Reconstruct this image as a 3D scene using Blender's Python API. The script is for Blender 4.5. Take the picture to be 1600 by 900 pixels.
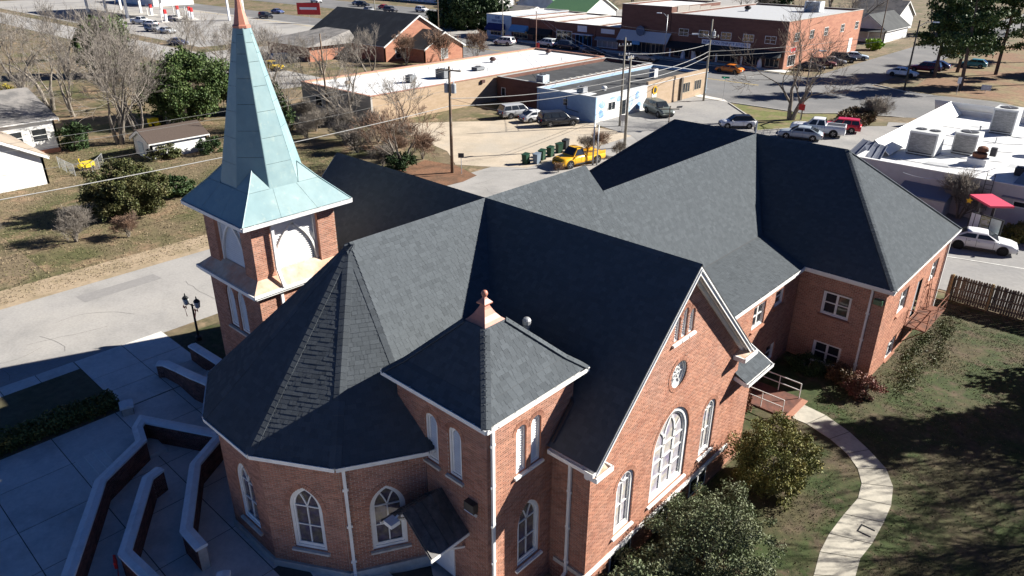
import bpy, bmesh, math, random
import numpy as np
from math import sin, cos, tan, pi, radians, atan2, hypot, sqrt
from mathutils import Vector, Matrix

for _o in list(bpy.data.objects):
    bpy.data.objects.remove(_o)
scene = bpy.context.scene
COL = scene.collection
random.seed(7)

# ---------------------------------------------------------------- camera
CAM_H = 20.0
cam_data = bpy.data.cameras.new('camera')
cam = bpy.data.objects.new('camera', cam_data)
COL.objects.link(cam)
cam_data.sensor_width = 36.0
cam_data.lens = 1146.0 / 1600.0 * 36.0
cam_data.clip_start = 0.5
cam_data.clip_end = 2000.0
_yaw, _pitch, _roll = radians(-42.66), radians(25.35), radians(0.237)
_f = Vector((sin(_yaw) * cos(_pitch), cos(_yaw) * cos(_pitch), -sin(_pitch)))
_r = Vector((cos(_yaw), -sin(_yaw), 0))
_u = _r.cross(_f)
_r2 = _r * cos(_roll) + _u * sin(_roll)
_u2 = _u * cos(_roll) - _r * sin(_roll)
cam.matrix_world = Matrix(((_r2.x, _u2.x, -_f.x, 0), (_r2.y, _u2.y, -_f.y, 0), (_r2.z, _u2.z, -_f.z, CAM_H), (0, 0, 0, 1)))
scene.camera = cam
CAMP = np.array([0, 0, CAM_H])

# ---------------------------------------------------------------- sky, sun, exposure
SUN_AZ, SUN_EL = radians(56), radians(28.6)      # azimuth from +X towards +Y
SUN_DIR = Vector((cos(SUN_AZ) * cos(SUN_EL), sin(SUN_AZ) * cos(SUN_EL), sin(SUN_EL)))
world = bpy.data.worlds.new('World')
scene.world = world
world.use_nodes = True
_n = world.node_tree.nodes
_bg = _n['Background']
_sky = _n.new('ShaderNodeTexSky')
_sky.sky_type = 'NISHITA'
_sky.sun_disc = False
_sky.sun_elevation = SUN_EL
_sky.sun_rotation = pi / 2 - SUN_AZ
_sky.air_density = 0.34
_sky.dust_density = 0.0
_sky.ozone_density = 10.0
world.node_tree.links.new(_sky.outputs[0], _bg.inputs[0])
_bg.inputs[1].default_value = 0.05
sun_data = bpy.data.lights.new('sun', 'SUN')
sun_data.energy = 5.0
sun_data.angle = radians(0.5)
sun_data.color = (1.0, 0.955, 0.88)
sun = bpy.data.objects.new('sun', sun_data)
COL.objects.link(sun)
sun.rotation_euler = SUN_DIR.to_track_quat('Z', 'Y').to_euler()
sun.location = (0, 0, 60)
scene.view_settings.view_transform = 'Standard'
scene.view_settings.look = 'None'
scene.view_settings.exposure = 1.3
scene.view_settings.gamma = 1.0
scene.view_settings.use_curve_mapping = False

# ---------------------------------------------------------------- materials
MATS = {}
def mat(name, c, rough=.85, var=.18, sc=4.0, c2=None, sc2=.6, lo=.45, hi=.62, bump=0., bsc=40., metal=0., spec=.3, rnd=0., detail=5, c3=None, sc3=.2, lo3=.5, hi3=.65, stretch=None, emit=None):
    if name in MATS:
        return MATS[name]
    m = bpy.data.materials.new(name)
    m.use_nodes = True
    nt = m.node_tree
    N, L = nt.nodes, nt.links
    b = N['Principled BSDF']
    b.inputs['Roughness'].default_value = rough
    b.inputs['Metallic'].default_value = metal
    b.inputs['Specular IOR Level'].default_value = spec
    geo = N.new('ShaderNodeNewGeometry')
    pos = geo.outputs['Position']
    if stretch:
        mp = N.new('ShaderNodeMapping')
        mp.inputs['Scale'].default_value = stretch
        L.new(pos, mp.inputs['Vector'])
        pos = mp.outputs[0]
    def noise(scale, det=detail):
        t = N.new('ShaderNodeTexNoise')
        t.inputs['Scale'].default_value = scale
        t.inputs['Detail'].default_value = det
        t.inputs['Roughness'].default_value = .62
        L.new(pos, t.inputs['Vector'])
        return t.outputs['Fac']
    def rng(v, a, b_, c_, d):
        t = N.new('ShaderNodeMapRange')
        for i, q in enumerate((a, b_, c_, d)):
            t.inputs[i + 1].default_value = q
        L.new(v, t.inputs[0])
        return t.outputs[0]
    def mixc(fac, a, b_):
        t = N.new('ShaderNodeMix')
        t.data_type = 'RGBA'
        if isinstance(fac, float): t.inputs[0].default_value = fac
        else: L.new(fac, t.inputs[0])
        for sock, q in ((t.inputs[6], a), (t.inputs[7], b_)):
            if isinstance(q, tuple): sock.default_value = (*q, 1)
            else: L.new(q, sock)
        return t.outputs[2]
    col = tuple(c)
    if c2: col = mixc(rng(noise(sc2), lo, hi, 0, 1), col, tuple(c2))
    if c3: col = mixc(rng(noise(sc3), lo3, hi3, 0, 1), col, tuple(c3))
    f = rng(noise(sc), .25, .75, 1 - var, 1 + var)
    if rnd:
        at = N.new('ShaderNodeAttribute'); at.attribute_name = 'rnd'
        oi = N.new('ShaderNodeObjectInfo')
        ad = N.new('ShaderNodeMath'); ad.operation = 'ADD'
        L.new(at.outputs['Fac'], ad.inputs[0]); L.new(oi.outputs['Random'], ad.inputs[1])
        fr = N.new('ShaderNodeMath'); fr.operation = 'FRACT'
        L.new(ad.outputs[0], fr.inputs[0])
        k = rng(fr.outputs[0], 0, 1, 1 - rnd, 1 + rnd)
        mu = N.new('ShaderNodeMath'); mu.operation = 'MULTIPLY'
        L.new(f, mu.inputs[0]); L.new(k, mu.inputs[1])
        f = mu.outputs[0]
    vm = N.new('ShaderNodeVectorMath'); vm.operation = 'SCALE'
    if isinstance(col, tuple): vm.inputs[0].default_value = col
    else: L.new(col, vm.inputs[0])
    L.new(f, vm.inputs['Scale'])
    L.new(vm.outputs[0], b.inputs['Base Color'])
    if bump:
        bp = N.new('ShaderNodeBump')
        bp.inputs['Strength'].default_value = bump
        bp.inputs['Distance'].default_value = .02
        L.new(noise(bsc, 3), bp.inputs['Height'])
        L.new(bp.outputs[0], b.inputs['Normal'])
    if emit:
        b.inputs['Emission Color'].default_value = (*emit[:3], 1)
        b.inputs['Emission Strength'].default_value = emit[3]
    MATS[name] = m
    return m

def paint(name, c, rough=.35):
    return mat(name, c, rough=rough, var=.05, sc=2, spec=.5)

BRICK = mat('brick_face', (.39, .188, .122), .92, .12, 9, (.32, .14, .092), 1.3, .42, .66, bump=.25, bsc=60, rnd=.22, c3=(.35, .185, .135), sc3=.3, lo3=.48, hi3=.7)
MORTAR = mat('mortar', (.5, .43, .36), .95, .15, 6)
SHINGLE = mat('asphalt_shingle', (.088, .099, .108), 1.0, .12, 40, spec=.03, bump=.3, bsc=120, rnd=.13)
ROOFDECK = mat('roof_felt', (.07, .075, .08), .95, .1, 8)
WHITE = mat('white_paint', (.74, .74, .72), .55, .06, 3, (.64, .64, .62), 1.2, .5, .7)
LIME = mat('limestone', (.55, .52, .46), .85, .1, 5, (.43, .4, .35), 1.5, bump=.2)
COPING = mat('painted_coping', (.78, .78, .76), .7, .08, 5, (.62, .62, .6), 1.1, .5, .72, bump=.2)
PATINA = mat('copper_patina', (.225, .325, .33), .5, .08, 2.5, (.185, .285, .3), .7, .4, .62, c3=(.29, .37, .34), sc3=3, lo3=.58, hi3=.75, spec=.4)
COPPER = mat('bare_copper', (.5, .2, .13), .5, .12, 5, (.4, .17, .12), 1.4, spec=.5)
COPPERLEDGE = mat('weathered_copper', (.52, .3, .2), .65, .22, 3, (.5, .42, .33), 1.2, .4, .62)
GLASS = mat('window_glass', (.025, .03, .036), .06, .2, 2, spec=.6)
STAINED = mat('stained_glass', (.1, .085, .11), .12, .5, 5, (.15, .13, .09), 2.2, .4, .6, spec=.5, c3=(.07, .06, .11), sc3=1.2)
PALEGLASS = mat('pale_leaded_glass', (.4, .38, .41), .18, .3, 5, (.5, .46, .38), 2.0, .42, .6, spec=.5, c3=(.26, .23, .33), sc3=1.5)
CURTAIN = mat('curtain_glass', (.3, .3, .3), .15, .3, 6, spec=.5)
BLACKMETAL = mat('black_metal', (.012, .013, .015), .5, .2, 6)
DARKSTEEL = mat('dark_steel', (.05, .05, .055), .5, .2, 6)
STEEL = mat('galvanised_steel', (.42, .43, .44), .45, .15, 6, metal=.5, spec=.5)
RUST = mat('rusty_steel', (.2, .08, .045), .8, .3, 8, (.1, .05, .035), 2)
RUBBER = mat('tyre_rubber', (.012, .012, .013), .85, .2, 8)
RIM = mat('wheel_rim', (.4, .41, .43), .35, .1, 8, metal=.7)
CONC = mat('concrete', (.68, .65, .6), .9, .1, 6, (.58, .56, .52), .8, .45, .7, bump=.15, bsc=50, c3=(.46, .45, .42), sc3=.3, lo3=.52, hi3=.7, rnd=.06)
BARK = mat('grey_bark', (.24, .21, .175), .95, .3, 10, (.15, .13, .11), 2, bump=.5, bsc=25)
TWIG = mat('bare_twigs', (.27, .24, .205), .9, .25, 3, (.19, .165, .14), 1)
TWIGR = mat('reddish_twigs', (.25, .16, .11), .9, .25, 3, (.17, .12, .09), 1)
WOODPOLE = mat('pole_wood', (.16, .11, .075), .9, .25, 6, (.21, .17, .13), 1.2)
WOODGREY = mat('weathered_wood', (.14, .12, .1), .9, .3, 8, (.2, .17, .13), 1.1, rnd=.3)

# ---------------------------------------------------------------- mesh builder and object helpers
class MB:
    def __init__(s):
        s.v = []; s.f = []; s.r = None
    def add(s, vs, fs):
        k = len(s.v)
        s.v.extend([tuple(p) for p in vs]); s.f.extend([tuple(i + k for i in f) for f in fs])
        return s
    def poly(s, pts):
        return s.add(pts, [tuple(range(len(pts)))])
    def box(s, x0, x1, y0, y1, z0, z1):
        return s.add([(x0, y0, z0), (x1, y0, z0), (x1, y1, z0), (x0, y1, z0), (x0, y0, z1), (x1, y0, z1), (x1, y1, z1), (x0, y1, z1)],
                     [(0, 3, 2, 1), (4, 5, 6, 7), (0, 1, 5, 4), (1, 2, 6, 5), (2, 3, 7, 6), (3, 0, 4, 7)])
    def obb(s, c, a, b, d):
        c, a, b, d = [np.array(q, float) for q in (c, a, b, d)]
        vs = [c + i * a + j * b + k * d for k in (-1, 1) for i, j in ((-1, -1), (1, -1), (1, 1), (-1, 1))]
        return s.add(vs, [(0, 3, 2, 1), (4, 5, 6, 7), (0, 1, 5, 4), (1, 2, 6, 5), (2, 3, 7, 6), (3, 0, 4, 7)])
    def bar(s, p, q, w, h, up=(0, 0, 1)):
        p, q, up = np.array(p, float), np.array(q, float), np.array(up, float)
        d = q - p; L = np.linalg.norm(d)
        if L < 1e-6: return s
        d /= L
        a = np.cross(d, up)
        if np.linalg.norm(a) < 1e-4: a = np.cross(d, (1, 0, 0))
        a /= np.linalg.norm(a); b = np.cross(a, d)
        return s.obb((p + q) / 2, d * L / 2, a * w / 2, b * h / 2)
    def prism(s, pts, z0, z1):
        n = len(pts)
        vs = [(x, y, z0) for x, y in pts] + [(x, y, z1) for x, y in pts]
        return s.add(vs, [tuple(range(n - 1, -1, -1)), tuple(range(n, 2 * n))] + [(i, (i + 1) % n, n + (i + 1) % n, n + i) for i in range(n)])
    def slab(s, pts, off):
        n = len(pts); off = np.array(off, float)
        vs = [np.array(p, float) for p in pts]; vs = vs + [p + off for p in vs]
        return s.add(vs, [tuple(range(n - 1, -1, -1)), tuple(range(n, 2 * n))] + [(i, (i + 1) % n, n + (i + 1) % n, n + i) for i in range(n)])
    def tube(s, pts, r, n=6, cap=True):
        P = [tuple(float(q) for q in p) for p in pts]
        R = list(r) if hasattr(r, '__len__') else [r] * len(P)
        k = len(s.v); m = len(P)
        for i, p in enumerate(P):
            p0, p1 = P[max(i - 1, 0)], P[min(i + 1, m - 1)]
            dx, dy, dz = p1[0] - p0[0], p1[1] - p0[1], p1[2] - p0[2]
            l = sqrt(dx * dx + dy * dy + dz * dz) + 1e-9; dx /= l; dy /= l; dz /= l
            if abs(dz) < .9: l = hypot(dx, dy); ax, ay, az = dy / l, -dx / l, 0.
            else: l = hypot(dy, dz); ax, ay, az = 0., dz / l, -dy / l
            bx, by, bz = dy * az - dz * ay, dz * ax - dx * az, dx * ay - dy * ax
            for j in range(n):
                t = 2 * pi * j / n; ct, st = cos(t) * R[i], sin(t) * R[i]
                s.v.append((p[0] + ct * ax + st * bx, p[1] + ct * ay + st * by, p[2] + ct * az + st * bz))
        for i in range(m - 1):
            for j in range(n):
                j2 = (j + 1) % n
                s.f.append((k + i * n + j, k + i * n + j2, k + (i + 1) * n + j2, k + (i + 1) * n + j))
        if cap:
            s.f.append(tuple(k + j for j in range(n - 1, -1, -1)))
            s.f.append(tuple(k + (m - 1) * n + j for j in range(n)))
        return s
    def lathe(s, prof, n=12, c=(0, 0, 0), axis='z'):
        k = len(s.v)
        for r, z in prof:
            for j in range(n):
                t = 2 * pi * j / n
                if axis == 'z': s.v.append((c[0] + r * cos(t), c[1] + r * sin(t), c[2] + z))
                else: s.v.append((c[0] + r * cos(t), c[1] + z, c[2] + r * sin(t)))
        for i in range(len(prof) - 1):
            for j in range(n):
                j2 = (j + 1) % n
                s.f.append((k + i * n + j, k + i * n + j2, k + (i + 1) * n + j2, k + (i + 1) * n + j))
        s.f.append(tuple(k + j for j in range(n)))
        s.f.append(tuple(k + (len(prof) - 1) * n + j for j in range(n)))
        return s
    def xf(s, fn, start=0):
        s.v[start:] = [tuple(fn(*p)) for p in s.v[start:]]
        return s

OFF = {}
def new_mesh(name, v, f, smooth=False):
    me = bpy.data.meshes.new(name)
    me.from_pydata(v, [], f)
    if smooth:
        me.polygons.foreach_set('use_smooth', [True] * len(me.polygons))
    me.update()
    return me

def obj(name, mb, m, parent=None, smooth=False, rnd=None):
    """One mesh object; vertices are given in world space and stored relative to the thing's base."""
    off = OFF.get(parent.name, (0, 0, 0)) if parent else None
    v = mb.v
    if parent is None and v:
        a = np.array(v); off = ((a[:, 0].min() + a[:, 0].max()) / 2, (a[:, 1].min() + a[:, 1].max()) / 2, a[:, 2].min())
    v = [(p[0] - off[0], p[1] - off[1], p[2] - off[2]) for p in v]
    me = new_mesh(name, v, mb.f, smooth)
    if rnd is not None:
        at = me.attributes.new('rnd', 'FLOAT', 'FACE')
        at.data.foreach_set('value', np.asarray(rnd, dtype=np.float32))
    me.materials.append(m)
    o = bpy.data.objects.new(name, me)
    COL.objects.link(o)
    if parent:
        o.parent = parent
        OFF[o.name] = off
    else:
        o.location = off
        OFF[o.name] = off
    return o

def thing(name, label, cat, loc=(0, 0, 0), group=None):
    o = bpy.data.objects.new(name, None)
    o.empty_display_size = .3
    COL.objects.link(o)
    o.location = loc
    OFF[o.name] = tuple(loc)
    return tag(o, label, cat, group)

def tag(o, label=None, cat=None, group=None, kind=None):
    if label: o['label'] = label
    if cat: o['category'] = cat
    if group: o['group'] = group
    if kind: o['kind'] = kind
    return o

def struct(name, mb, m, **k):
    return tag(obj(name, mb, m, **k), kind='structure')

def copy_tree(o, parent=None):
    c = o.copy(); COL.objects.link(c); c.parent = parent
    for ch in list(o.children):
        copy_tree(ch, c)
    return c

def place(o, x, y, z, rz=0., s=1.):
    o.location = (x, y, z); o.rotation_euler = (0, 0, rz); o.scale = (s, s, s)
    return o

# ---------------------------------------------------------------- terrain
def ss(t):
    t = min(1, max(0, t)); return t * t * (3 - 2 * t)
def G(X, Y):
    return -.6 - 1.4 * ss((X + 22) / 10) * ss((Y - 8) / 12)

def sheet(name, pts, dz, m, parent=None, kind='structure', step=1.0, rnd=None):
    """A flat piece of ground that follows the terrain, dz above it."""
    bm = bmesh.new()
    bm.faces.new([bm.verts.new((x, y, 0)) for x, y in pts])
    zs = [G(x, y) for x, y in pts]
    xs = [p[0] for p in pts]; ys = [p[1] for p in pts]
    if max(xs) > -22 and min(xs) < -12 or (max(xs) > -22 and min(ys) < 20 and max(ys) > 8):
        def cut(ax, a, b):
            t = a
            while t < b:
                co = (t, 0, 0) if ax == 0 else (0, t, 0); no = (1, 0, 0) if ax == 0 else (0, 1, 0)
                bmesh.ops.bisect_plane(bm, geom=bm.verts[:] + bm.edges[:] + bm.faces[:], plane_co=co, plane_no=no)
                t += step
        cut(0, max(min(xs), -22) + .01, min(max(xs), -12))
        if min(ys) < 20: cut(1, max(min(ys), 8) + .01, min(max(ys), 20))
    for v in bm.verts: v.co.z = G(v.co.x, v.co.y) + dz
    bmesh.ops.triangulate(bm, faces=[f for f in bm.faces if len(f.verts) > 4])
    bmesh.ops.recalc_face_normals(bm, faces=bm.faces)
    for f in bm.faces:
        if f.normal.z < 0: f.normal_flip()
    mb = MB(); mb.v = [tuple(v.co) for v in bm.verts]
    bm.verts.index_update()
    mb.f = [tuple(v.index for v in f.verts) for f in bm.faces]
    bm.free()
    o = obj(name, mb, m, parent)
    if kind and not parent: o['kind'] = kind
    return o
def rect(x0, x1, y0, y1): return [(x0, y0), (x1, y0), (x1, y1), (x0, y1)]

def text(body, size, m, origin, ux, uz, parent, name='lettering', depth=.02, align='CENTER', width=None):
    """Raised lettering on a wall: ux along the writing, uz up."""
    cu = bpy.data.curves.new('txt', 'FONT')
    cu.body = body; cu.size = size; cu.extrude = depth; cu.align_x = align; cu.align_y = 'CENTER'
    cu.resolution_u = 2
    to = bpy.data.objects.new('txt', cu); COL.objects.link(to)
    bpy.context.view_layer.update()
    me = bpy.data.meshes.new_from_object(to.evaluated_get(bpy.context.evaluated_depsgraph_get()))
    vs = [tuple(v.co) for v in me.vertices]; fs = [tuple(p.vertices) for p in me.polygons]
    bpy.data.objects.remove(to); bpy.data.meshes.remove(me)
    w = max(p[0] for p in vs) - min(p[0] for p in vs)
    k = (width / w) if width else 1
    o_, ux, uz = Vector(origin), Vector(ux).normalized(), Vector(uz).normalized()
    un = ux.cross(uz)
    mb = MB(); mb.add([o_ + ux * (x * k) + uz * y + un * z for x, y, z in vs], fs)
    return obj(name, mb, m, parent)
# ================================================================ masonry, roof and window helpers
class Wall:
    def __init__(s, p0, p1):
        s.p = np.array(p0, float); d = np.array(p1, float) - s.p
        s.L = float(np.hypot(*d)); s.u = d / s.L; s.n = np.array((s.u[1], -s.u[0]))
    def pt(s, u, z, d=0.):
        q = s.p + s.u * u + s.n * d
        return (q[0], q[1], z)

class Op:
    """An opening: centre u, sill z, width, spring height and the shape of its head."""
    def __init__(s, u, z0, w, zs, kind='rect', k=.85):
        s.u, s.z0, s.w, s.zs, s.kind, s.k = u, z0, w, zs, kind, k
        s.R = w * k; s.c = s.R - w / 2
        s.top = zs if kind == 'rect' else zs + w / 2 if kind == 'round' else zs + sqrt(s.R ** 2 - s.c ** 2) if kind == 'gothic' else zs + w / 2
    def hw(s, z):
        if s.kind == 'circle':
            r = s.w / 2; h = z - s.zs
            return sqrt(r * r - h * h) if abs(h) < r else 0
        if z < s.z0 or z > s.top: return 0
        if z <= s.zs: return s.w / 2
        h = z - s.zs
        if s.kind == 'round': return sqrt(max(0, (s.w / 2) ** 2 - h * h))
        if s.kind == 'gothic': return max(0, sqrt(max(0, s.R ** 2 - h * h)) - s.c)
        return 0
    def outline(s, t=0., n=9):
        """Closed outline (u, z), inset by t."""
        w = s.w / 2 - t
        if s.kind == 'circle':
            return [(s.u + w * sin(2 * pi * i / 24), s.zs - w * cos(2 * pi * i / 24)) for i in range(24)]
        z0 = s.z0 + t
        if s.kind == 'rect':
            z1 = s.zs - t
            return [(s.u - w, z0), (s.u - w, z1), (s.u + w, z1), (s.u + w, z0)]
        left = [(-w, z0)]
        if s.kind == 'round':
            arc = [(-w * cos(a), s.zs + w * sin(a)) for a in [pi / 2 * i / n for i in range(n + 1)]]
        else:
            R = s.R - t; amax = math.acos(min(1, s.c / R))
            arc = [(s.c - R * cos(a), s.zs + R * sin(a)) for a in [amax * i / n for i in range(n + 1)]]
        pts = left + arc
        pts = pts + [(-x, z) for x, z in reversed(pts[:-1])]
        return [(s.u + x, z) for x, z in pts]

BRICKS, SHINGLES = [], []      # pieces waiting to be split into single pieces and the joined rest
def brick_wall(W, z0, z1, ops, parent, span=None, course=.081, blen=.245, single=True, name='wall'):
    back = MB(); rows = []
    n = int(round((z1 - z0) / course))
    for k in range(n):
        za = z0 + k * course; zb = za + course; zm = (za + zb) / 2
        iv = [(0., W.L)] if span is None else [span(zm)]
        for o in ops:
            h = o.hw(zm)
            if h <= 0: continue
            nv = []
            for a, b in iv:
                if o.u - h > a: nv.append((a, min(b, o.u - h)))
                if o.u + h < b: nv.append((max(a, o.u + h), b))
            iv = [q for q in nv if q[1] - q[0] > .01]
        for a, b in iv:
            if b - a < .01: continue
            back.poly([W.pt(a, za, -.01), W.pt(b, za, -.01), W.pt(b, zb, -.01), W.pt(a, zb, -.01)])
            s = -(k % 2) * blen / 2
            u = s + math.floor((a - s) / blen) * blen
            while u < b:
                ua, ub = max(u, a) + .009, min(u + blen, b) - .009
                if ub - ua > .035: rows.append((ua, ub, za + .009, zb - .009))
                u += blen
    wall = obj(name, back, MORTAR, parent)
    BRICKS.append((W, wall, np.array(rows), single))
    return wall

def flush_bricks(limit):
    cand = []
    for i, (W, wall, rows, single) in enumerate(BRICKS):
        if not single: continue
        for j, (a, b, c, d) in enumerate(rows):
            if b - a > .22:
                p = np.array(W.pt((a + b) / 2, c)); cand.append((np.linalg.norm(p - CAMP), i, j))
    cand.sort()
    pick = {}
    for _, i, j in cand[:limit]: pick.setdefault(i, set()).add(j)
    me = None
    for i, (W, wall, rows, single) in enumerate(BRICKS):
        sel = pick.get(i, set())
        mb = MB(); rn = []
        for j, (a, b, c, d) in enumerate(rows):
            if j in sel:
                if me is None:
                    q = MB().box(-.1135, .1135, 0, .012, 0, .063)
                    q.f = q.f[1:]
                    me = new_mesh('brick', q.v, q.f); me.materials.append(BRICK)
                o = bpy.data.objects.new('brick', me); COL.objects.link(o); o.parent = wall
                off = OFF[wall.name]; p = W.pt((a + b) / 2, c, 0.)
                o.location = (p[0] - off[0], p[1] - off[1], p[2] - off[2])
                o.rotation_euler = (0, 0, atan2(W.u[1], W.u[0]) )
                continue
            e = random.uniform(-.003, .003)
            vs = [W.pt(a, c, e), W.pt(b, c, e), W.pt(b, d, e), W.pt(a, d, e), W.pt(a, c, -.012), W.pt(b, c, -.012), W.pt(b, d, -.012), W.pt(a, d, -.012)]
            mb.add(vs, [(0, 1, 2, 3), (3, 2, 6, 7), (1, 5, 6, 2), (4, 0, 3, 7), (0, 4, 5, 1)])
            rn += [random.random()] * 5
        if mb.v:
            tag(obj('bricks', mb, BRICK, wall, rnd=rn), kind='stuff')
    BRICKS.clear()

def plane_frame(poly):
    a, b = np.array(poly[0], float), np.array(poly[1], float)
    u = (b - a) / np.linalg.norm(b - a)
    c = max((np.array(p, float) for p in poly[2:]), key=lambda p: np.linalg.norm(np.cross(p - a, u)))
    n = np.cross(u, c - a); n /= np.linalg.norm(n)
    if n[2] < 0: n = -n
    v = np.cross(n, u)
    if v[2] < 0: v = -v
    return a, u, v, n

def roof_slope(poly, parent, name='roof_slope', exp=.165, single=True, thick=.06, m=None, deck=None):
    """Backing slab plus overlapping shingle tabs. poly[0:2] is the eave edge."""
    a, u, v, n = plane_frame(poly)
    P = [((np.array(p) - a) @ u, (np.array(p) - a) @ v) for p in poly]
    mb = MB().slab([np.array(p) for p in poly], -n * thick)
    o = obj(name, mb, deck or ROOFDECK, parent)
    vmax = max(q[1] for q in P)
    def interval(t):
        xs = []
        for (x0, y0), (x1, y1) in zip(P, P[1:] + P[:1]):
            if (y0 - t) * (y1 - t) <= 0 and abs(y1 - y0) > 1e-6:
                xs.append(x0 + (x1 - x0) * (t - y0) / (y1 - y0))
        return (min(xs), max(xs)) if len(xs) >= 2 else None
    tabs = []; t = 0.
    rr = random.Random(len(SHINGLES) + 11)
    while t < vmax - .02:
        iv = interval(t + exp * .5)
        if iv:
            x, e = iv
            first = True
            while x < e - .02:
                w = rr.uniform(.1, .3) if first else rr.choice((.13, .16, .2, .24, .3, .34))
                first = False
                x1 = min(x + w, e)
                if e - x1 < .06: x1 = e
                tabs.append((x, x1, t, min(t + exp * 1.12, vmax), .013 if rr.random() < .5 else .007, rr.uniform(0, .3) if rr.random() < .22 else rr.uniform(.5, 1)))
                x = x1
        t += exp
    SHINGLES.append((a, u, v, n, o, tabs, single, m or SHINGLE))
    return o

def tab_geo(x0, x1, t0, t1, h, g=.004):
    return ([(x0 + g, t0, h), (x1 - g, t0, h), (x1 - g, t1, .003), (x0 + g, t1, .003), (x0 + g, t0, .0), (x1 - g, t0, .0), (x1 - g, t1, 0), (x0 + g, t1, 0)],
            [(0, 1, 2, 3), (4, 5, 1, 0)])

def flush_shingles(limit):
    cand = []
    for i, (a, u, v, n, o, tabs, single, m) in enumerate(SHINGLES):
        if not single: continue
        for j, tb in enumerate(tabs):
            p = a + u * (tb[0] + tb[1]) / 2 + v * tb[2]
            if (CAMP - p) @ n > 0: cand.append((np.linalg.norm(p - CAMP), i, j))
    cand.sort()
    pick = {}
    for _, i, j in cand[:limit]: pick.setdefault(i, set()).add(j)
    cache = {}
    for i, (a, u, v, n, o, tabs, single, m) in enumerate(SHINGLES):
        sel = pick.get(i, set()); mb = MB(); rn = []
        off = np.array(OFF[o.name])
        rot = Matrix((u, v, n)).transposed().to_euler()
        for j, (x0, x1, t0, t1, h, r) in enumerate(tabs):
            if j in sel:
                key = (round(x1 - x0, 3), round(t1 - t0, 3), h)
                if key not in cache:
                    vs, fs = tab_geo(0, x1 - x0, 0, t1 - t0, h)
                    cache[key] = new_mesh('shingle', vs, fs); cache[key].materials.append(m)
                s = bpy.data.objects.new('shingle', cache[key]); COL.objects.link(s); s.parent = o
                s.location = a + u * x0 + v * t0 - off; s.rotation_euler = rot
                continue
            vs, fs = tab_geo(x0, x1, t0, t1, h)
            mb.add([a + u * x + v * y + n * z for x, y, z in vs], fs); rn += [r] * 2
        if mb.v: tag(obj('shingles', mb, m, o, rnd=rn), kind='stuff')
    SHINGLES.clear()

def ridge_cap(p, q, s1, s2, parent, w=.17, step=.24, name='ridge_cap', m=None):
    p, q = np.array(p, float), np.array(q, float); L = np.linalg.norm(q - p); d = (q - p) / L
    s1, s2 = np.array(s1, float), np.array(s2, float)
    s1 /= np.linalg.norm(s1); s2 /= np.linalg.norm(s2)
    up = -(s1 + s2); up /= np.linalg.norm(up) + 1e-9
    if up[2] < 0: up = np.array((0, 0, 1.))
    mb = MB(); rn = []; k = int(L / step)
    for i in range(k):
        a = p + d * (i * L / k); b = p + d * ((i + 1.15) * L / k if i < k - 1 else L)
        ha, hb = up * .028, up * .02
        mb.add([a + s1 * w + ha * .7, a + ha, a + s2 * w + ha * .7, b + s1 * w + hb * .7, b + hb, b + s2 * w + hb * .7,
                a + s1 * w - up * .02, a - up * .02, a + s2 * w - up * .02, b + s1 * w - up * .02, b + s2 * w - up * .02],
               [(0, 1, 4, 3), (1, 2, 5, 4), (6, 7, 1, 0), (7, 8, 2, 1), (6, 0, 3, 9), (2, 8, 10, 5)])
        rn += [random.random()] * 6
    return obj(name, mb, m or SHINGLE, parent, rnd=rn)

def gutter(p, q, nrm, parent, w=.13, name='gutter'):
    """White channel gutter with its lip and hangers along an eave."""
    p, q = np.array(p, float), np.array(q, float); nn = np.array((*nrm, 0.)); d = (q - p) / np.linalg.norm(q - p)
    z = np.array((0, 0, 1.)); mb = MB()
    mb.bar(p + nn * .02 - z * .09, q + nn * .02 - z * .09, .03, .16)
    mb.bar(p + nn * (w * .5 + .02) - z * .16, q + nn * (w * .5 + .02) - z * .16, w, .025)
    mb.bar(p + nn * (w + .02) - z * .085, q + nn * (w + .02) - z * .085, .022, .15)
    mb.bar(p + nn * (w + .035) - z * .012, q + nn * (w + .035) - z * .012, .03, .025)
    L = np.linalg.norm(q - p)
    for e in (p, q): mb.obb(e + nn * (w / 2 + .02) - z * .085, nn * (w / 2 + .01), d * .012, z * .078)
    k = max(1, int(L / .9))
    for i in range(k):
        c = p + d * L * (i + .5) / k
        mb.bar(c + nn * .0 + z * .0, c + nn * (w + .03) + z * .005, .02, .012)
    return obj(name, mb, WHITE, parent)

def downspout(W, u, z1, z0, parent, d=.07, name='downspout', m=None, eave=.35):
    mb = MB()
    mb.bar(W.pt(u, z1 - .02, eave), W.pt(u, z1 - .3, d), .11, .09, up=(0, 0, 1))
    mb.bar(W.pt(u, z1 - .27, d), W.pt(u, z0 + .2, d), .11, .09, up=(*W.n, 0))
    mb.bar(W.pt(u, z0 + .24, d), W.pt(u, z0 + .08, d + .28), .11, .09)
    z = z0 + .8
    while z < z1 - .3:
        mb.bar(W.pt(u - .1, z, d), W.pt(u + .1, z, d), .1, .05, up=(*W.n, 0)); z += 1.6
    return obj(name, mb, m or WHITE, parent)

def ring(mb, W, A, B, d0, d1):
    """Frame ring between outlines A (outer) and B (inner), from depth d0 (front) to d1 (back)."""
    n = len(A); k = len(mb.v)
    for pts, d in ((A, d0), (B, d0), (A, d1), (B, d1)):
        mb.v.extend(W.pt(u, z, d) for u, z in pts)
    for i in range(n):
        j = (i + 1) % n
        mb.f += [(k + i, k + j, k + n + j, k + n + i), (k + n + i, k + n + j, k + 3 * n + j, k + 3 * n + i), (k + i, k + 2 * n + i, k + 2 * n + j, k + j)]
    return mb

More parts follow.
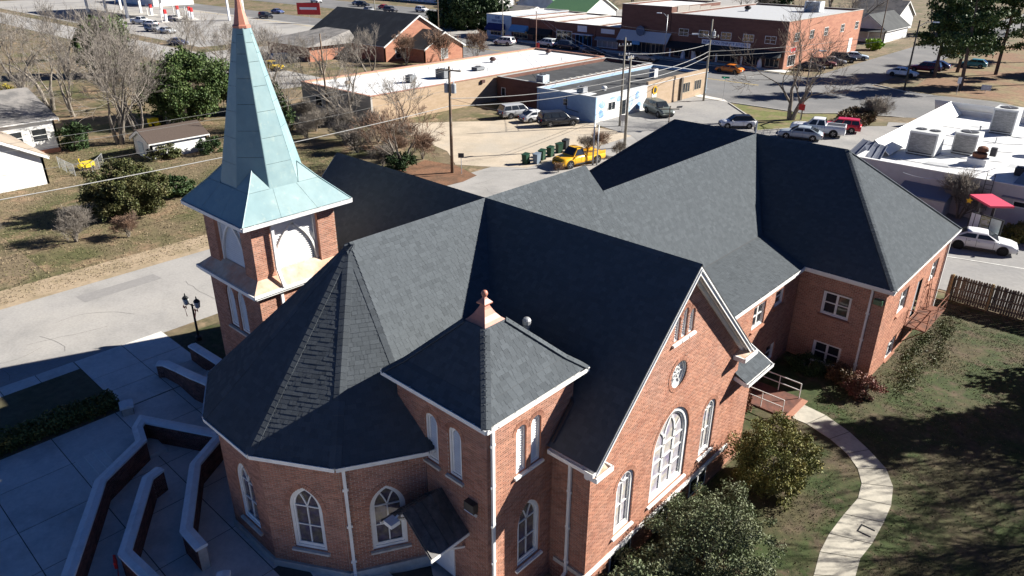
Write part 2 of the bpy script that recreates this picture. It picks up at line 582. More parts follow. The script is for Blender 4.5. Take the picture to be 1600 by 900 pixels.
def reveal(W, o, parent, depth=.2):
    A = o.outline(); mb = MB(); k = len(A)
    mb.v = [W.pt(u, z, .0) for u, z in A] + [W.pt(u, z, -depth) for u, z in A]
    mb.f = [(i, (i + 1) % k, k + (i + 1) % k, k + i) for i in range(k)]
    return obj('brick_reveal', mb, BRICK, parent)

def arch_ring(W, o, parent, h=.17, out=.012, m=None):
    """Soldier bricks round the head of an opening."""
    A = [(u, z) for u, z in o.outline(0, 16)]
    if o.kind != 'circle': A = [q for q in A if q[1] >= o.zs - .01]
    mb = MB(); rn = []
    cx = o.u
    L = list(zip(A, A[1:])) + ([(A[-1], A[0])] if o.kind == 'circle' else [])
    for (u0, z0), (u1, z1) in L:
        seg = hypot(u1 - u0, z1 - z0); k = max(1, int(round(seg / .085)))
        nu, nz = -(z1 - z0) / seg, (u1 - u0) / seg
        for i in range(k):
            g = .07
            a, b = (i + g) / k, (i + 1 - g) / k
            pa = (u0 + (u1 - u0) * a, z0 + (z1 - z0) * a); pb = (u0 + (u1 - u0) * b, z0 + (z1 - z0) * b)
            q = [pa, pb, (pb[0] + nu * h, pb[1] + nz * h), (pa[0] + nu * h, pa[1] + nz * h)]
            mb.add([W.pt(x, y, out) for x, y in q] + [W.pt(x, y, -.012) for x, y in q], [(3, 2, 1, 0), (0, 1, 5, 4), (2, 3, 7, 6), (1, 2, 6, 5), (3, 0, 4, 7)])
            rn += [random.random()] * 5
    obj('arch_bricks', mb, BRICK, parent, rnd=rn)
    # mortar bed under the ring
    mb = MB()
    for (u0, z0), (u1, z1) in L:
        seg = hypot(u1 - u0, z1 - z0); nu, nz = -(z1 - z0) / seg, (u1 - u0) / seg
        mb.poly([W.pt(u0, z0, .004), W.pt(u1, z1, .004), W.pt(u1 + nu * h, z1 + nz * h, .004), W.pt(u0 + nu * h, z0 + nz * h, .004)])
    obj('arch_mortar', mb, MORTAR, parent)

def sill(W, o, parent, m=None, over=.1, h=.11, proj=.1):
    mb = MB()
    a, b = W.pt(o.u - o.w / 2 - over, o.z0 - h, 0), W.pt(o.u + o.w / 2 + over, o.z0 - h, 0)
    def q(u, z, d): return W.pt(u, z, d)
    ua, ub = o.u - o.w / 2 - over, o.u + o.w / 2 + over
    mb.add([q(ua, o.z0 - h, -.18), q(ub, o.z0 - h, -.18), q(ub, o.z0 - h, proj), q(ua, o.z0 - h, proj),
            q(ua, o.z0 + .01, -.18), q(ub, o.z0 + .01, -.18), q(ub, o.z0 - .03, proj), q(ua, o.z0 - .03, proj)],
           [(0, 1, 2, 3), (4, 7, 6, 5), (3, 2, 6, 7), (0, 3, 7, 4), (1, 5, 6, 2), (0, 4, 5, 1)])
    return obj('sill', mb, m or LIME, parent)

def window(W, o, parent, style='gothic', glass=None, sill_m=None, name='window', ft=.11, arch=True):
    """A window as a part of its building: frame, panes, glazing bars, sill."""
    A, B = o.outline(0), o.outline(ft)
    mb = ring(MB(), W, A, B, -.06, -.17)
    C_ = o.outline(ft + .07)
    ring(mb, W, o.outline(ft - .005), C_, -.1, -.17)
    win = obj(name, mb, WHITE, parent)
    reveal(W, o, win)
    g = glass or STAINED
    t = ft + .07
    w2 = o.w / 2 - t; z0 = o.z0 + t
    bars = MB()
    def bar(u0, za, u1, zb, w=.045): bars.bar(W.pt(u0, za, -.14), W.pt(u1, zb, -.14), w, .05, up=(*W.n, 0))
    def pane(pts, m=None):
        tilt = random.uniform(-.006, .006)
        obj('pane', MB().poly([W.pt(u, z, -.155 + (tilt if i % 2 else 0)) for i, (u, z) in enumerate(pts)]), m or g, win)
    if style == 'gothic':
        zs = o.zs + .02; zm = (z0 + zs) / 2
        for ua, ub in ((-w2, 0), (0, w2)):
            for za, zb in ((z0, zm), (zm, zs)): pane([(o.u + ua, za), (o.u + ub, za), (o.u + ub, zb), (o.u + ua, zb)])
        head = [q for q in C_ if q[1] >= o.zs - .001]
        pane([(o.u - w2, zs)] + head[1:-1] + [(o.u + w2, zs)])
        bar(o.u, z0, o.u, zs + .05); bar(o.u - w2, zs, o.u + w2, zs); bar(o.u - w2, zm, o.u + w2, zm)
        # Y tracery
        hh = o.top - t - zs; pts = [(0, 0), (.16, .3), (.3, .52), (.46, .7)]
        for s in (-1, 1):
            for (a, b), (c, d) in zip(pts, pts[1:]): bar(o.u + s * a * w2 * 1.05, zs + b * hh, o.u + s * c * w2 * 1.05, zs + d * hh)
        mb2 = MB(); mb2.bar(W.pt(o.u - w2 - .03, o.z0 + .17, -.11), W.pt(o.u + w2 + .03, o.z0 + .17, -.11), .14, .04, up=(*W.n, 0))
        obj('bottom_rail', mb2, WHITE, win)
    elif style == 'tall':                                   # big triple window of the gable
        zs = o.zs; k = w2 * .36
        zr = [z0, z0 + (zs - z0) * .36, z0 + (zs - z0) * .7, zs]
        for ua, ub in ((-w2, -k), (-k, k), (k, w2)):
            for za, zb in zip(zr, zr[1:]): pane([(o.u + ua, za), (o.u + ub, za), (o.u + ub, zb), (o.u + ua, zb)])
        head = [q for q in C_ if q[1] >= o.zs - .001]
        pane(head)
        for s in (-1, 1):
            bar(o.u + s * k, z0, o.u + s * k, zs + .35, .14)
            pts = [(k, .35), (k * .75, .75), (k * .4, 1.0), (0, 1.18)]
            for (a, b), (c, d) in zip(pts, pts[1:]): bar(o.u + s * a, zs + b, o.u + s * c, zs + d, .09)
            pts = [(k, .3), (k * 1.35, .55), (k * 1.8, .72)]
            for (a, b), (c, d) in zip(pts, pts[1:]): bar(o.u + s * a, zs + b, o.u + s * c, zs + d, .08)
        for z in zr[1:]: bar(o.u - w2, z, o.u + w2, z, .05)
    elif style == 'louvre':
        pane(C_, BLACKMETAL)
        z = z0 + .03
        while z < o.top - t - .02:
            h = o.hw(z + .02 + t * .4) - t
            if h > .03:
                mb2 = MB()
                c = (np.array(W.pt(o.u, z, -.125)))
                u3 = np.array((*W.u, 0.)); n3 = np.array((*W.n, 0.))
                mb2.obb(c, u3 * h, n3 * .03 + np.array((0, 0, -.034)), np.array((0, 0, .007)))
                obj('slat', mb2, WHITE, win)
            z += .1
    elif style == 'sash':                                   # paired double-hung sashes
        zm = (z0 + o.zs - t) / 2 + .02; z1 = o.zs - t
        cols = ((-w2, -.05), (.05, w2)) if o.w > 1.2 else ((-w2, w2),)
        for ua, ub in cols:
            pane([(o.u + ua, z0), (o.u + ub, z0), (o.u + ub, zm), (o.u + ua, zm)])
            pane([(o.u + ua, zm), (o.u + ub, zm), (o.u + ub, z1), (o.u + ua, z1)])
            bar(o.u + ua, zm, o.u + ub, zm, .06)
        if len(cols) == 2: bar(o.u, z0, o.u, z1, .12)
    elif style == 'circle':
        pane(C_)
        for a in (0, pi / 3, 2 * pi / 3): bar(o.u - w2 * cos(a), o.zs - w2 * sin(a), o.u + w2 * cos(a), o.zs + w2 * sin(a), .028)
        pts = [(o.u + w2 * .5 * cos(a), o.zs + w2 * .5 * sin(a)) for a in [2 * pi * i / 12 for i in range(13)]]
        for p, q in zip(pts, pts[1:]): bar(*p, *q, .028)
    if bars.v: obj('glazing_bar', bars, WHITE, win)
    if arch and o.kind != 'rect': arch_ring(W, o, win)
    if o.kind != 'circle': sill(W, o, win, sill_m)
    return win

# ================================================================ the church
church = thing('church', 'red brick church with patina green spire, square turret and dark shingle roofs', 'church', (-21.2, 14.25, -.6))
CX, CY = -21.2, 14.25
ZE, ZR = 4.6, 10.0
AP = 5.78
def c12(deg, ap): R = ap / cos(radians(15)); return (CX + R * cos(radians(deg)), CY + R * sin(radians(deg)))

# --- rounded end: twelve-sided apse walls
EAVES = []
for deg in (-180, -150, -120, -90, -60, -30, 0):
    a, b = c12(deg - 15, 5.42), c12(deg + 15, 5.42)
    W = Wall(a, b)
    ops = []
    if deg in (-120, -90, -60, -30): ops = [Op(W.L / 2 + .05, .44, 1.24, 2.28, 'gothic', .82)]
    brick_wall(W, -.6, 4.5, ops, church)
    for o in ops: window(W, o, church)
    mb = MB().slab([W.pt(-.02, -.8, .09), W.pt(W.L + .02, -.8, .09), W.pt(W.L + .02, -.3, .09), W.pt(-.02, -.3, .09)], (*(-W.n * .12), 0))
    obj('stone_base', mb, LIME, church)
    ea, eb = (*c12(deg - 15, AP - .12), ZE), (*c12(deg + 15, AP - .12), ZE)
    gutter(ea, eb, W.n, church)
    mb = MB().slab([W.pt(-.1, ZE - .12, -.05), W.pt(W.L + .1, ZE - .12, -.05), (*c12(deg + 15, AP - .1), ZE - .12), (*c12(deg - 15, AP - .1), ZE - .12)], (0, 0, .03))
    obj('soffit', mb, WHITE, church)
    va, vb = (*c12(deg - 15, AP), ZE + .01), (*c12(deg + 15, AP), ZE + .01)
    if deg != 0 and deg != -180:
        roof_slope([va, vb, (CX, CY, ZR)], church)
    EAVES.append((va, vb, W))
for i, deg in enumerate((-165, -135, -105, -75, -45, -15)):
    v = np.array((*c12(deg, AP), ZE + .01)); ap = np.array((CX, CY, ZR))
    t = np.array((-sin(radians(deg)), cos(radians(deg)), 0)) 
    dn = np.array((cos(radians(deg)), sin(radians(deg)), 0)) * -.06 + np.array((0, 0, -.16))
    ridge_cap(v, ap, t + dn, -t + dn, church, w=.2)
W = Wall(c12(-75, 5.42), c12(-45, 5.42))
downspout(Wall(c12(-45, 5.42), c12(-15, 5.42)), .16, ZE, -.6, church)

# --- nave ridge (X = CX) from the apse back to Y = 28.3, cross ridge Y = 21.3 from the front gable to the rear one
AY, AXF, AXB, AHW, AZ = 21.3, -10.8, -32.0, 5.55, 4.45
NAVE_END = 28.3
A0 = (CX, CY, ZR)
XCROSS = (CX, AY, ZR + .03)
kA = (ZR + .03 - AZ) / AHW
kN = (ZR - ZE) / AP
# valley foot: where the nave's right slope and the near cross slope meet at the lower eave
def valley(sx, sy):
    # follow the valley from the crossing down to the nave eave height
    x = CX + sx * AP; y = AY + sy * (ZR + .03 - ZE) / kA
    return (x, y, ZE)
VNR, VNL, VFR, VFL = valley(1, -1), valley(-1, -1), valley(1, 1), valley(-1, 1)
E_A = AZ
def arect(y_sign, x0, x1):
    return (x0, AY + y_sign * AHW, E_A), (x1, AY + y_sign * AHW, E_A)
# nave slopes in front of the crossing
pR0, pL0 = (*c12(-15, AP), ZE + .01), (*c12(-165, AP), ZE + .01)
roof_slope([pR0, (CX + AP, VNR[1], ZE), XCROSS, A0], church)
roof_slope([(CX - AP, VNL[1], ZE), pL0, A0, XCROSS], church)
# nave slopes behind the crossing
roof_slope([(CX + AP, VFR[1], ZE), (CX + AP, NAVE_END, ZE), (CX, NAVE_END, ZR), XCROSS], church)
roof_slope([(CX - AP, NAVE_END, ZE), (CX - AP, VFL[1], ZE), XCROSS, (CX, NAVE_END, ZR)], church)
# cross gable slopes
eN = AY - AHW; eF = AY + AHW
roof_slope([(CX + AP - .0, eN, E_A), (AXF, eN, E_A), (AXF, AY, ZR + .03), XCROSS], church)
roof_slope([(AXB, eN, E_A), (CX - AP, eN, E_A), XCROSS, (AXB, AY, ZR + .03)], church)
roof_slope([(AXF, eF, E_A), (CX + AP, eF, E_A), XCROSS, (AXF, AY, ZR + .03)], church)
roof_slope([(CX - AP, eF, E_A), (AXB, eF, E_A), (AXB, AY, ZR + .03), XCROSS], church)
sR, sL = np.array((1, 0, -kN)), np.array((-1, 0, -kN))
sN, sF = np.array((0, -1, -kA)), np.array((0, 1, -kA))
ridge_cap(A0, XCROSS, sR, sL, church)
ridge_cap(XCROSS, (CX, NAVE_END, ZR), sR, sL, church)
ridge_cap(XCROSS, (AXF, AY, ZR + .03), sN, sF, church)
ridge_cap(XCROSS, (AXB, AY, ZR + .03), sN, sF, church)
# nave end gable (towards the annex)
W = Wall((CX + 5.42, NAVE_END - .2), (CX - 5.42, NAVE_END - .2))
brick_wall(W, -.6, 9.7, [], church, span=lambda z: (0, W.L) if z < 4.5 else (max(0, (z - 4.5) / kN + .1), max(.1, W.L - (z - 4.5) / kN - .1)), single=False)
for s in (1, -1):
    W2 = Wall((CX + s * 5.42, CY), (CX + s * 5.42, 15.9)) if s > 0 else Wall((CX - 5.42, 15.9), (CX - 5.42, CY))
    brick_wall(W2, -.6, 4.5, [], church, single=False)
    W2 = Wall((CX + s * 5.42, 26.4), (CX + s * 5.42, NAVE_END)) if s > 0 else Wall((CX - 5.42, NAVE_END), (CX - 5.42, 26.4))
    brick_wall(W2, -.6, 4.5, [], church, single=False)

# --- front gable (faces +X)
GX = -11.2
GY0, GY1 = 16.05, 26.55
GW = Wall((GX, GY0), (GX, GY1))
def gspan(z):
    if z < 4.0: return (0, GW.L)
    m_ = (AY - GY0); h = max(.05, (ZR - .25 - z) / kA)
    return (max(0, m_ - h), min(GW.L, m_ + h))
gops = [Op(18.28 - GY0, 0.02, 1.12, 2.2, 'round'), Op(21.37 - GY0, -.02, 2.6, 2.35, 'gothic', .62), Op(24.38 - GY0, .1, 1.05, 2.3, 'round'),
        Op(21.35 - GY0, 0, 1.46, 5.45, 'circle')]
lops = [Op(yy - GY0, 7.02, .36, zz, 'round') for yy, zz in ((20.85, 7.85), (21.35, 8.05), (21.85, 7.85))]
brick_wall(GW, -2.2, 9.7, gops + lops, church, span=gspan)
window(GW, gops[0], church, 'gothic', PALEGLASS, sill_m=WHITE, ft=.14)
window(GW, gops[1], church, 'tall', PALEGLASS, sill_m=WHITE, ft=.2)
window(GW, gops[2], church, 'gothic', PALEGLASS, sill_m=WHITE, ft=.14)
window(GW, gops[3], church, 'circle', mat('milky_glass', (.5, .5, .5), .25, .15, 4, spec=.4), name='round_window', ft=.16)
for o in lops: window(GW, o, church, 'louvre', sill_m=WHITE, name='louvre_window', ft=.05)
mb = MB().box(GX - .02, GX + .07, GY0, GY1, -.78, -.6)
obj('water_table', mb, COPING, church)
for y in (17.6, 20.6, 23.4):                      # basement windows under the water table
    mb = MB().box(GX, GX + .03, y, y + 1.4, -1.75, -.85)
    bw = obj('basement_window', mb, WHITE, church)
    for k_ in (0, 1): obj('pane', MB().box(GX + .03, GX + .035, y + .08 + k_ * .68, y + .64 + k_ * .68, -1.67, -.93), GLASS, bw)
# side walls of the gable wing
NW = Wall((-15.6, GY0), (GX, GY0)); brick_wall(NW, -2.2, 4.3, [], church)
FW = Wall((GX, GY1), (-15.6, GY1)); brick_wall(FW, -2.2, 4.3, [], church, single=False)
obj('stone_base', MB().box(-12.6, GX + .06, GY0 - .07, GY0, -.78, -.6), LIME, church)
# rake boards, wide soffit and cornice returns
for sgn in (-1, 1):
    d = np.array((0, sgn, -kA)); d /= np.linalg.norm(d)
    top = np.array((AXF, AY, ZR - .03)); foot = np.array((AXF, AY + sgn * AHW, E_A - .03))
    mb = MB()
    mb.slab([top + (0, 0, 0), foot, foot + (0, 0, -.34), top + (0, 0, -.34)], (-.05, 0, 0))
    mb.slab([top + (-.05, 0, -.1), foot + (-.05, 0, -.1), foot + (-.05, 0, -.16), top + (-.05, 0, -.16)], (.1, 0, 0))
    obj('rake_board', mb, WHITE, church)
    mb = MB()
    mb.slab([top + (-.05, 0, -.2), foot + (-.05, 0, -.2), foot + (-.42, 0, -.2), top + (-.42, 0, -.2)], (0, 0, .04))
    mb.slab([top + (-.3, 0, -.25), foot + (-.3, 0, -.25), foot + (-.42, 0, -.25), top + (-.42, 0, -.25)], (0, 0, -.22))
    mb.slab([top + (-.17, 0, -.25), foot + (-.17, 0, -.25), foot + (-.23, 0, -.25), top + (-.23, 0, -.25)], (0, 0, -.07))
    obj('rake_soffit', mb, WHITE, church)
    y = AY + sgn * AHW
    y0, y1 = (y - .1, y + .75) if sgn < 0 else (y - .95, y + .12)
    mb = MB().box(GX + .02, AXF + .1, y0, y1, E_A - .36, E_A - .2)
    mb.box(AXF + .1, AXF + .17, y0 - .04, y1 + .04, E_A - .3, E_A - .12)
    mb.box(GX + .02, AXF + .15, y1 - .01, y1 + .06, E_A - .3, E_A - .12) if sgn < 0 else mb.box(GX + .02, AXF + .15, y0 - .06, y0 + .01, E_A - .3, E_A - .12)
    cr = obj('cornice_return', mb, WHITE, church)
    obj('copper_flashing', MB().slab([(GX + .02, y0, E_A - .1), (GX + .02, y1, E_A - .1), (AXF + .08, y1, E_A - .19), (AXF + .08, y0, E_A - .19)], (0, 0, -.02)), COPPERLEDGE, cr)
gutter((-12.7, eN - 0, E_A), (AXF, eN, E_A), (0, -1), church)
downspout(NW, -12.0 + 15.6, E_A - .05, -1.2, church, eave=.4)
# brown elbow pipe from the turret onto the slope
obj('brown_downspout', MB().tube([(-12.86, 17.0, 5.8), (-12.74, 16.9, 5.68), (-12.7, 16.4, 5.2), (-12.7, 15.85, 4.62)], .06, 6), mat('brown_metal', (.06, .045, .04), .5), church)
# rear gable of the cross wing
RW = Wall((AXB + .4, GY1), (AXB + .4, GY0)); brick_wall(RW, -.6, 9.6, [], church, span=lambda z: (0, RW.L) if z < 4 else (max(0, GY1 - AY - max(.05, (ZR - .25 - z) / kA)), min(RW.L, GY1 - AY + max(.05, (ZR - .25 - z) / kA))), single=False)
brick_wall(Wall((AXB + .4, GY0), (-26.7, GY0)), -.6, 4.3, [], church, single=False)
obj('rake_board', MB().slab([(AXB, AY, ZR), (AXB, eN, E_A), (AXB, eN, E_A - .3), (AXB, AY, ZR - .3)], (-.05, 0, 0)), WHITE, church)
gutter((AXB, eN, E_A), (-30.4, eN, E_A), (0, -1), church)

# --- plumbing vent with a tin cap standing on the cross slope
vb = (-15.4, 17.5)
zv = ZR + .03 - kA * (AY - vb[1])
vp = obj('vent_pipe', MB().lathe([(.1, -.15), (.1, 1.2), (.14, 1.22), (.14, 1.27)], 10, (*vb, zv)), STEEL, church, smooth=False)
obj('vent_cap', MB().lathe([(.07, .5), (.13, .54), (.16, .62), (.16, .76), (.11, .84), (.03, .87)], 12, (*vb, zv + .72)), STEEL, vp)

# --- square turret
TX0, TX1, TY0, TY1 = -17.1, -12.85, 12.83, 17.08
TE, TZ = 2.45, 7.0
TC = (-14.97, 14.95)
TWS = Wall((TX0, TY0), (TX1, TY0)); TWE = Wall((TX1, TY0), (TX1, TY1)); TWN = Wall((TX1, TY1), (TX0, TY1)); TWW = Wall((TX0, TY1), (TX0, TY0))
sops = [Op(-15.42 - TX0, 4.05, .62, 5.72, 'round'), Op(-14.3 - TX0, 4.02, .62, 5.7, 'round')]
eops = [Op(14.42 - TY0, 4.1, .5, 5.75, 'round'), Op(15.15 - TY0, 4.1, .5, 5.75, 'round'), Op(14.86 - TY0, -.1, 1.18, 1.75, 'gothic', .85)]
brick_wall(TWS, -.6, 6.95, sops, church); brick_wall(TWE, -1.6, 6.95, eops, church)
brick_wall(TWN, 4, 6.95, [], church, single=False); brick_wall(TWW, 3.6, 6.95, [], church, single=False)
for o in sops: window(TWS, o, church, 'louvre', name='louvre_window', ft=.09)
for o in eops[:2]: window(TWE, o, church, 'louvre', name='louvre_window', ft=.07, sill_m=WHITE)
window(TWE, eops[2], church, 'gothic', sill_m=WHITE)
TAP = (TC[0], TC[1], 9.35)
tc = [(TC[0] - TE, TC[1] - TE), (TC[0] + TE, TC[1] - TE), (TC[0] + TE, TC[1] + TE), (TC[0] - TE, TC[1] + TE)]
capz = 8.88
for i in range(4):
    a, b = tc[i], tc[(i + 1) % 4]
    t = (capz - TZ) / (TAP[2] - TZ)
    ia = (a[0] + (TC[0] - a[0]) * t, a[1] + (TC[1] - a[1]) * t, capz); ib = (b[0] + (TC[0] - b[0]) * t, b[1] + (TC[1] - b[1]) * t, capz)
    # slightly flared: shallow at the eave
    m0, m1 = .22, .215
    fa = (a[0] + (TC[0] - a[0]) * m0, a[1] + (TC[1] - a[1]) * m0, TZ + (TAP[2] - TZ) * m1 * .86); fb = (b[0] + (TC[0] - b[0]) * m0, b[1] + (TC[1] - b[1]) * m0, TZ + (TAP[2] - TZ) * m1 * .86)
    roof_slope([(*a, TZ), (*b, TZ), fb, fa], church, exp=.165)
    roof_slope([fa, fb, ib, ia], church, exp=.165)
    nrm = ((0, -1), (1, 0), (0, 1), (-1, 0))[i]
    gutter((a[0] + nrm[0] * -.1, a[1] + nrm[1] * -.1, TZ), (b[0] + nrm[0] * -.1, b[1] + nrm[1] * -.1, TZ), nrm, church)
    d = np.array((a[0] - TC[0], a[1] - TC[1], 0)); t_ = np.array((-d[1], d[0], 0)) / np.linalg.norm(d)
    dn = d / np.linalg.norm(d) * -.06 + np.array((0, 0, -.2))
    ridge_cap((*a, TZ + .01), fa, t_ + dn, -t_ + dn, church, w=.16)
    ridge_cap(fa, ia, t_ + dn, -t_ + dn, church, w=.16)
for z in (6.82,):
    mb = MB().prism([(TX0 - .3, TY0 - .3), (TX1 + .3, TY0 - .3), (TX1 + .3, TY1 + .3), (TX0 - .3, TY1 + .3)], z, z + .04)
    obj('soffit', mb, WHITE, church)
downspout(TWE, .2, TZ - .05, -1.2, church, eave=.4)
# copper cap with a ball finial
mb = MB()
sq = lambda h, z: [(TC[0] - h, TC[1] - h, z), (TC[0] + h, TC[1] - h, z), (TC[0] + h, TC[1] + h, z), (TC[0] - h, TC[1] + h, z)]
lv = [(h * .74, capz - .04 + d * .68) for h, d in ((.68, 0), (.5, .16), (.34, .38), (.2, .66), (.13, .84), (.25, .9), (.25, .96), (.1, 1.14), (.05, 1.26))]
for i, (h, z) in enumerate(lv): mb.v += sq(h, z)
for i in range(len(lv) - 1):
    for j in range(4): mb.f.append((i * 4 + j, i * 4 + (j + 1) % 4, i * 4 + 4 + (j + 1) % 4, i * 4 + 4 + j))
mb.f.append((3, 2, 1, 0)); mb.f.append(tuple(range(len(mb.v) - 4, len(mb.v))))
cap_ = obj('copper_cap', mb, COPPER, church)
obj('ball_finial', MB().lathe([(.02, -.12), (.085, -.085), (.115, 0), (.085, .085), (.02, .115)], 12, (*TC, capz + .91)), COPPER, cap_, smooth=True)
# wall pack light on the turret
mb = MB().box(-13.72, -13.28, TY0 - .22, TY0, 3.2, 3.55)
lt = obj('wall_light', mb, mat('bronze_metal', (.07, .06, .05), .5), church)
obj('light_lens', MB().slab([(-13.7, TY0 - .24, 3.2), (-13.3, TY0 - .24, 3.2), (-13.3, TY0 - .06, 2.98), (-13.7, TY0 - .06, 2.98)], (0, .06, .06)), WHITE, lt)
# side door canopy: small open-fronted gable of seamed metal
mb = MB(); cz = 3.14
xm, w_, dp, dr_ = -15.04, 1.3, 1.7, 1.15
for s in (-1, 1):
    mb.slab([(xm, TY0, cz), (xm, TY0 - dp, cz), (xm + s * w_, TY0 - dp, cz - dr_), (xm + s * w_, TY0, cz - dr_)], (0, 0, .05))
can = obj('door_canopy', mb, mat('dark_metal_roof', (.07, .066, .062), .5, .25, 6, (.11, .1, .095), 1.5, spec=.4), church)
for s in (-1, 1):
    for k in range(5):
        y = TY0 - .12 - k * .38
        obj('roof_seam', MB().bar((xm, y, cz + .07), (xm + s * w_, y, cz - dr_ + .07), .03, .04), MATS['dark_metal_roof'], can)
    obj('canopy_fascia', MB().bar((xm + s * w_, TY0 - dp, cz - dr_ - .02), (xm + s * w_, TY0, cz - dr_ - .02), .05, .12), WHITE, can)
    obj('canopy_bracket', MB().bar((xm + s * (w_ - .25), TY0, cz - dr_ - .75), (xm + s * (w_ - .25), TY0 - dp + .3, cz - dr_ + .05), .08, .08), WHITE, can)
obj('side_door', MB().box(xm - .55, xm + .55, TY0 - .05, TY0 + .02, -.5, 1.75), WHITE, church)
# flood light on an arm left of the canopy
mb = MB().box(-15.5, -15.1, TY0 - 2.15, TY0 - 1.78, 2.75, 2.9); mb.bar((-15.3, TY0 - 1.7, 2.95), (-15.3, TY0 - 1.9, 2.85), .05, .05)
obj('flood_light', mb, WHITE, church)

# --- bell tower with patina copper spire
BX0, BX1, BY0, BY1 = -30.1, -25.9, 12.8, 17.0
BC = (-28.0, 14.9)
BS = Wall((BX0, BY0), (BX1, BY0)); BE = Wall((BX1, BY0), (BX1, BY1)); BN = Wall((BX1, BY1), (BX0, BY1)); BW_ = Wall((BX0, BY1), (BX0, BY0))
lops2 = [Op(-28.48 - BX0, 4.45, .72, 5.95, 'gothic', 1.0), Op(-27.55 - BX0, 4.45, .72, 5.95, 'gothic', 1.0)]
brick_wall(BS, -.6, 6.95, lops2, church); brick_wall(BE, 3, 6.95, [], church); brick_wall(BN, 3, 6.95, [], church, single=False); brick_wall(BW_, -.6, 6.95, [], church, single=False)
for o in lops2: window(BS, o, church, 'louvre', name='lancet_window', ft=.1)
for (W, k) in ((BS, 0), (BE, 1), (BN, 2), (BW_, 3)):
    # sloping copper ledge round the tower
    o_ = .36; zl = 6.98
    e = W.L
    mb = MB().slab([W.pt(-o_, zl, o_), W.pt(e + o_, zl, o_), W.pt(e - .3, zl + .55, -.3), W.pt(.3, zl + .55, -.3)], (0, 0, -.04))
    led = obj('copper_ledge', mb, COPPERLEDGE, church)
    mb = MB(); mb.bar(W.pt(-o_, zl - .04, o_), W.pt(e + o_, zl - .04, o_), .07, .13); mb.bar(W.pt(-o_ + .1, zl - .16, o_ - .14), W.pt(e + o_ - .1, zl - .16, o_ - .14), .2, .1)
    obj('ledge_trim', mb, WHITE, led)
    # belfry stage: brick corner piers and a louvred panel between
    W2 = Wall(W.p + W.u * .12 - W.n * .12, W.p + W.u * (e - .12) - W.n * .12)
    e2 = W2.L; pw = .88
    o = Op(e2 / 2, 7.3, e2 - 2 * pw, 9.75, 'rect')
    brick_wall(W2, 7.06, 9.68, [o], church, single=False)
    mb = ring(MB(), W2, o.outline(0), o.outline(.12), -.16, -.3)
    pan = obj('belfry_panel', mb, WHITE, church)
    obj('brick_reveal', MB().add([W2.pt(pw, 7.06, 0), W2.pt(pw, 9.68, 0), W2.pt(pw, 9.68, -.3), W2.pt(pw, 7.06, -.3), W2.pt(e2 - pw, 7.06, 0), W2.pt(e2 - pw, 9.68, 0), W2.pt(e2 - pw, 9.68, -.3), W2.pt(e2 - pw, 7.06, -.3)], [(0, 1, 2, 3), (4, 7, 6, 5)]), BRICK, pan)
    obj('louvre_backing', MB().poly([W2.pt(pw, 7.2, -.3), W2.pt(e2 - pw, 7.2, -.3), W2.pt(e2 - pw, 9.7, -.3), W2.pt(pw, 9.7, -.3)]), BLACKMETAL, pan)
    z = 7.5; u3 = np.array((*W2.u, 0.)); n3 = np.array((*W2.n, 0.))
    while z < 9.6:
        mb = MB().obb(W2.pt(e2 / 2, z, -.24), u3 * (e2 / 2 - pw - .1), n3 * .035 + np.array((0, 0, -.045)), np.array((0, 0, .006)))
        obj('slat', mb, WHITE, pan); z += .1
    mb = MB(); hw_ = e2 / 2 - pw - .1
    for s in (-1, 1):                              # intersecting pointed tracery over the slats
        pts = [(e2 / 2 - s * hw_ + s * 1.75 * hw_ * (1 - cos(t)), 7.45 + 2.1 * sin(t)) for t in [1.16 * i / 8 for i in range(9)]]
        for p, q in zip(pts, pts[1:]): mb.bar(W2.pt(*p, -.17), W2.pt(*q, -.17), .09, .08, up=(*W2.n, 0))
    obj('tracery', mb, WHITE, pan)
# belfry cornice
mb = MB().prism([(BX0 - .1, BY0 - .1), (BX1 + .1, BY0 - .1), (BX1 + .1, BY1 + .1), (BX0 - .1, BY1 + .1)], 9.68, 9.8)
obj('belfry_cornice', mb, WHITE, church)
SE, SZ = 2.53, 9.98
mb = MB().prism([(BC[0] + x * (SE - .06), BC[1] + y * (SE - .06)) for x, y in ((-1, -1), (1, -1), (1, 1), (-1, 1))], 9.8, 9.93)
obj('belfry_soffit', mb, WHITE, church)
for k in range(4):
    nx, ny = ((0, -1), (1, 0), (0, 1), (-1, 0))[k]; tx, ty = -ny, nx
    a = (BC[0] + nx * (SE - .08) - tx * SE, BC[1] + ny * (SE - .08) - ty * SE, SZ); b = (BC[0] + nx * (SE - .08) + tx * SE, BC[1] + ny * (SE - .08) + ty * SE, SZ)
    gutter(a, b, (nx, ny), church, w=.1)
spire = obj('spire', MB().lathe([(2.0, 9.9), (1.5, 10.9), (.2, 16.9), (.02, 17.4)], 8, (*BC, 0)), DARKSTEEL, church)
def panel(pts, off=.02):
    P = [np.array(p, float) for p in pts]
    c = sum(P) / len(P)
    n = np.cross(P[1] - P[0], P[2] - P[0]); n /= np.linalg.norm(n)
    if n @ (c - np.array((*BC, c[2] - 1))) < 0: n = -n
    Q = [p + (c - p) / np.linalg.norm(c - p) * .008 + n * (off + random.uniform(0, .008)) for p in P]
    mb = MB().slab(Q, -n * .03)
    return obj('copper_panel', mb, PATINA, spire)
OA = 1.56; OZ = 10.95; TA, TZZ = .27, 17.0
def oct_pt(k, z):
    t = (z - OZ) / (TZZ - OZ); ap = OA + (TA - OA) * t
    R = ap / cos(pi / 8); a = -pi / 2 - pi / 8 + k * pi / 4
    return (BC[0] + R * cos(a), BC[1] + R * sin(a), z)
zl = [OZ - .1, 11.85, 12.85, 13.85, 14.8, 15.7, 16.4, 17.0]
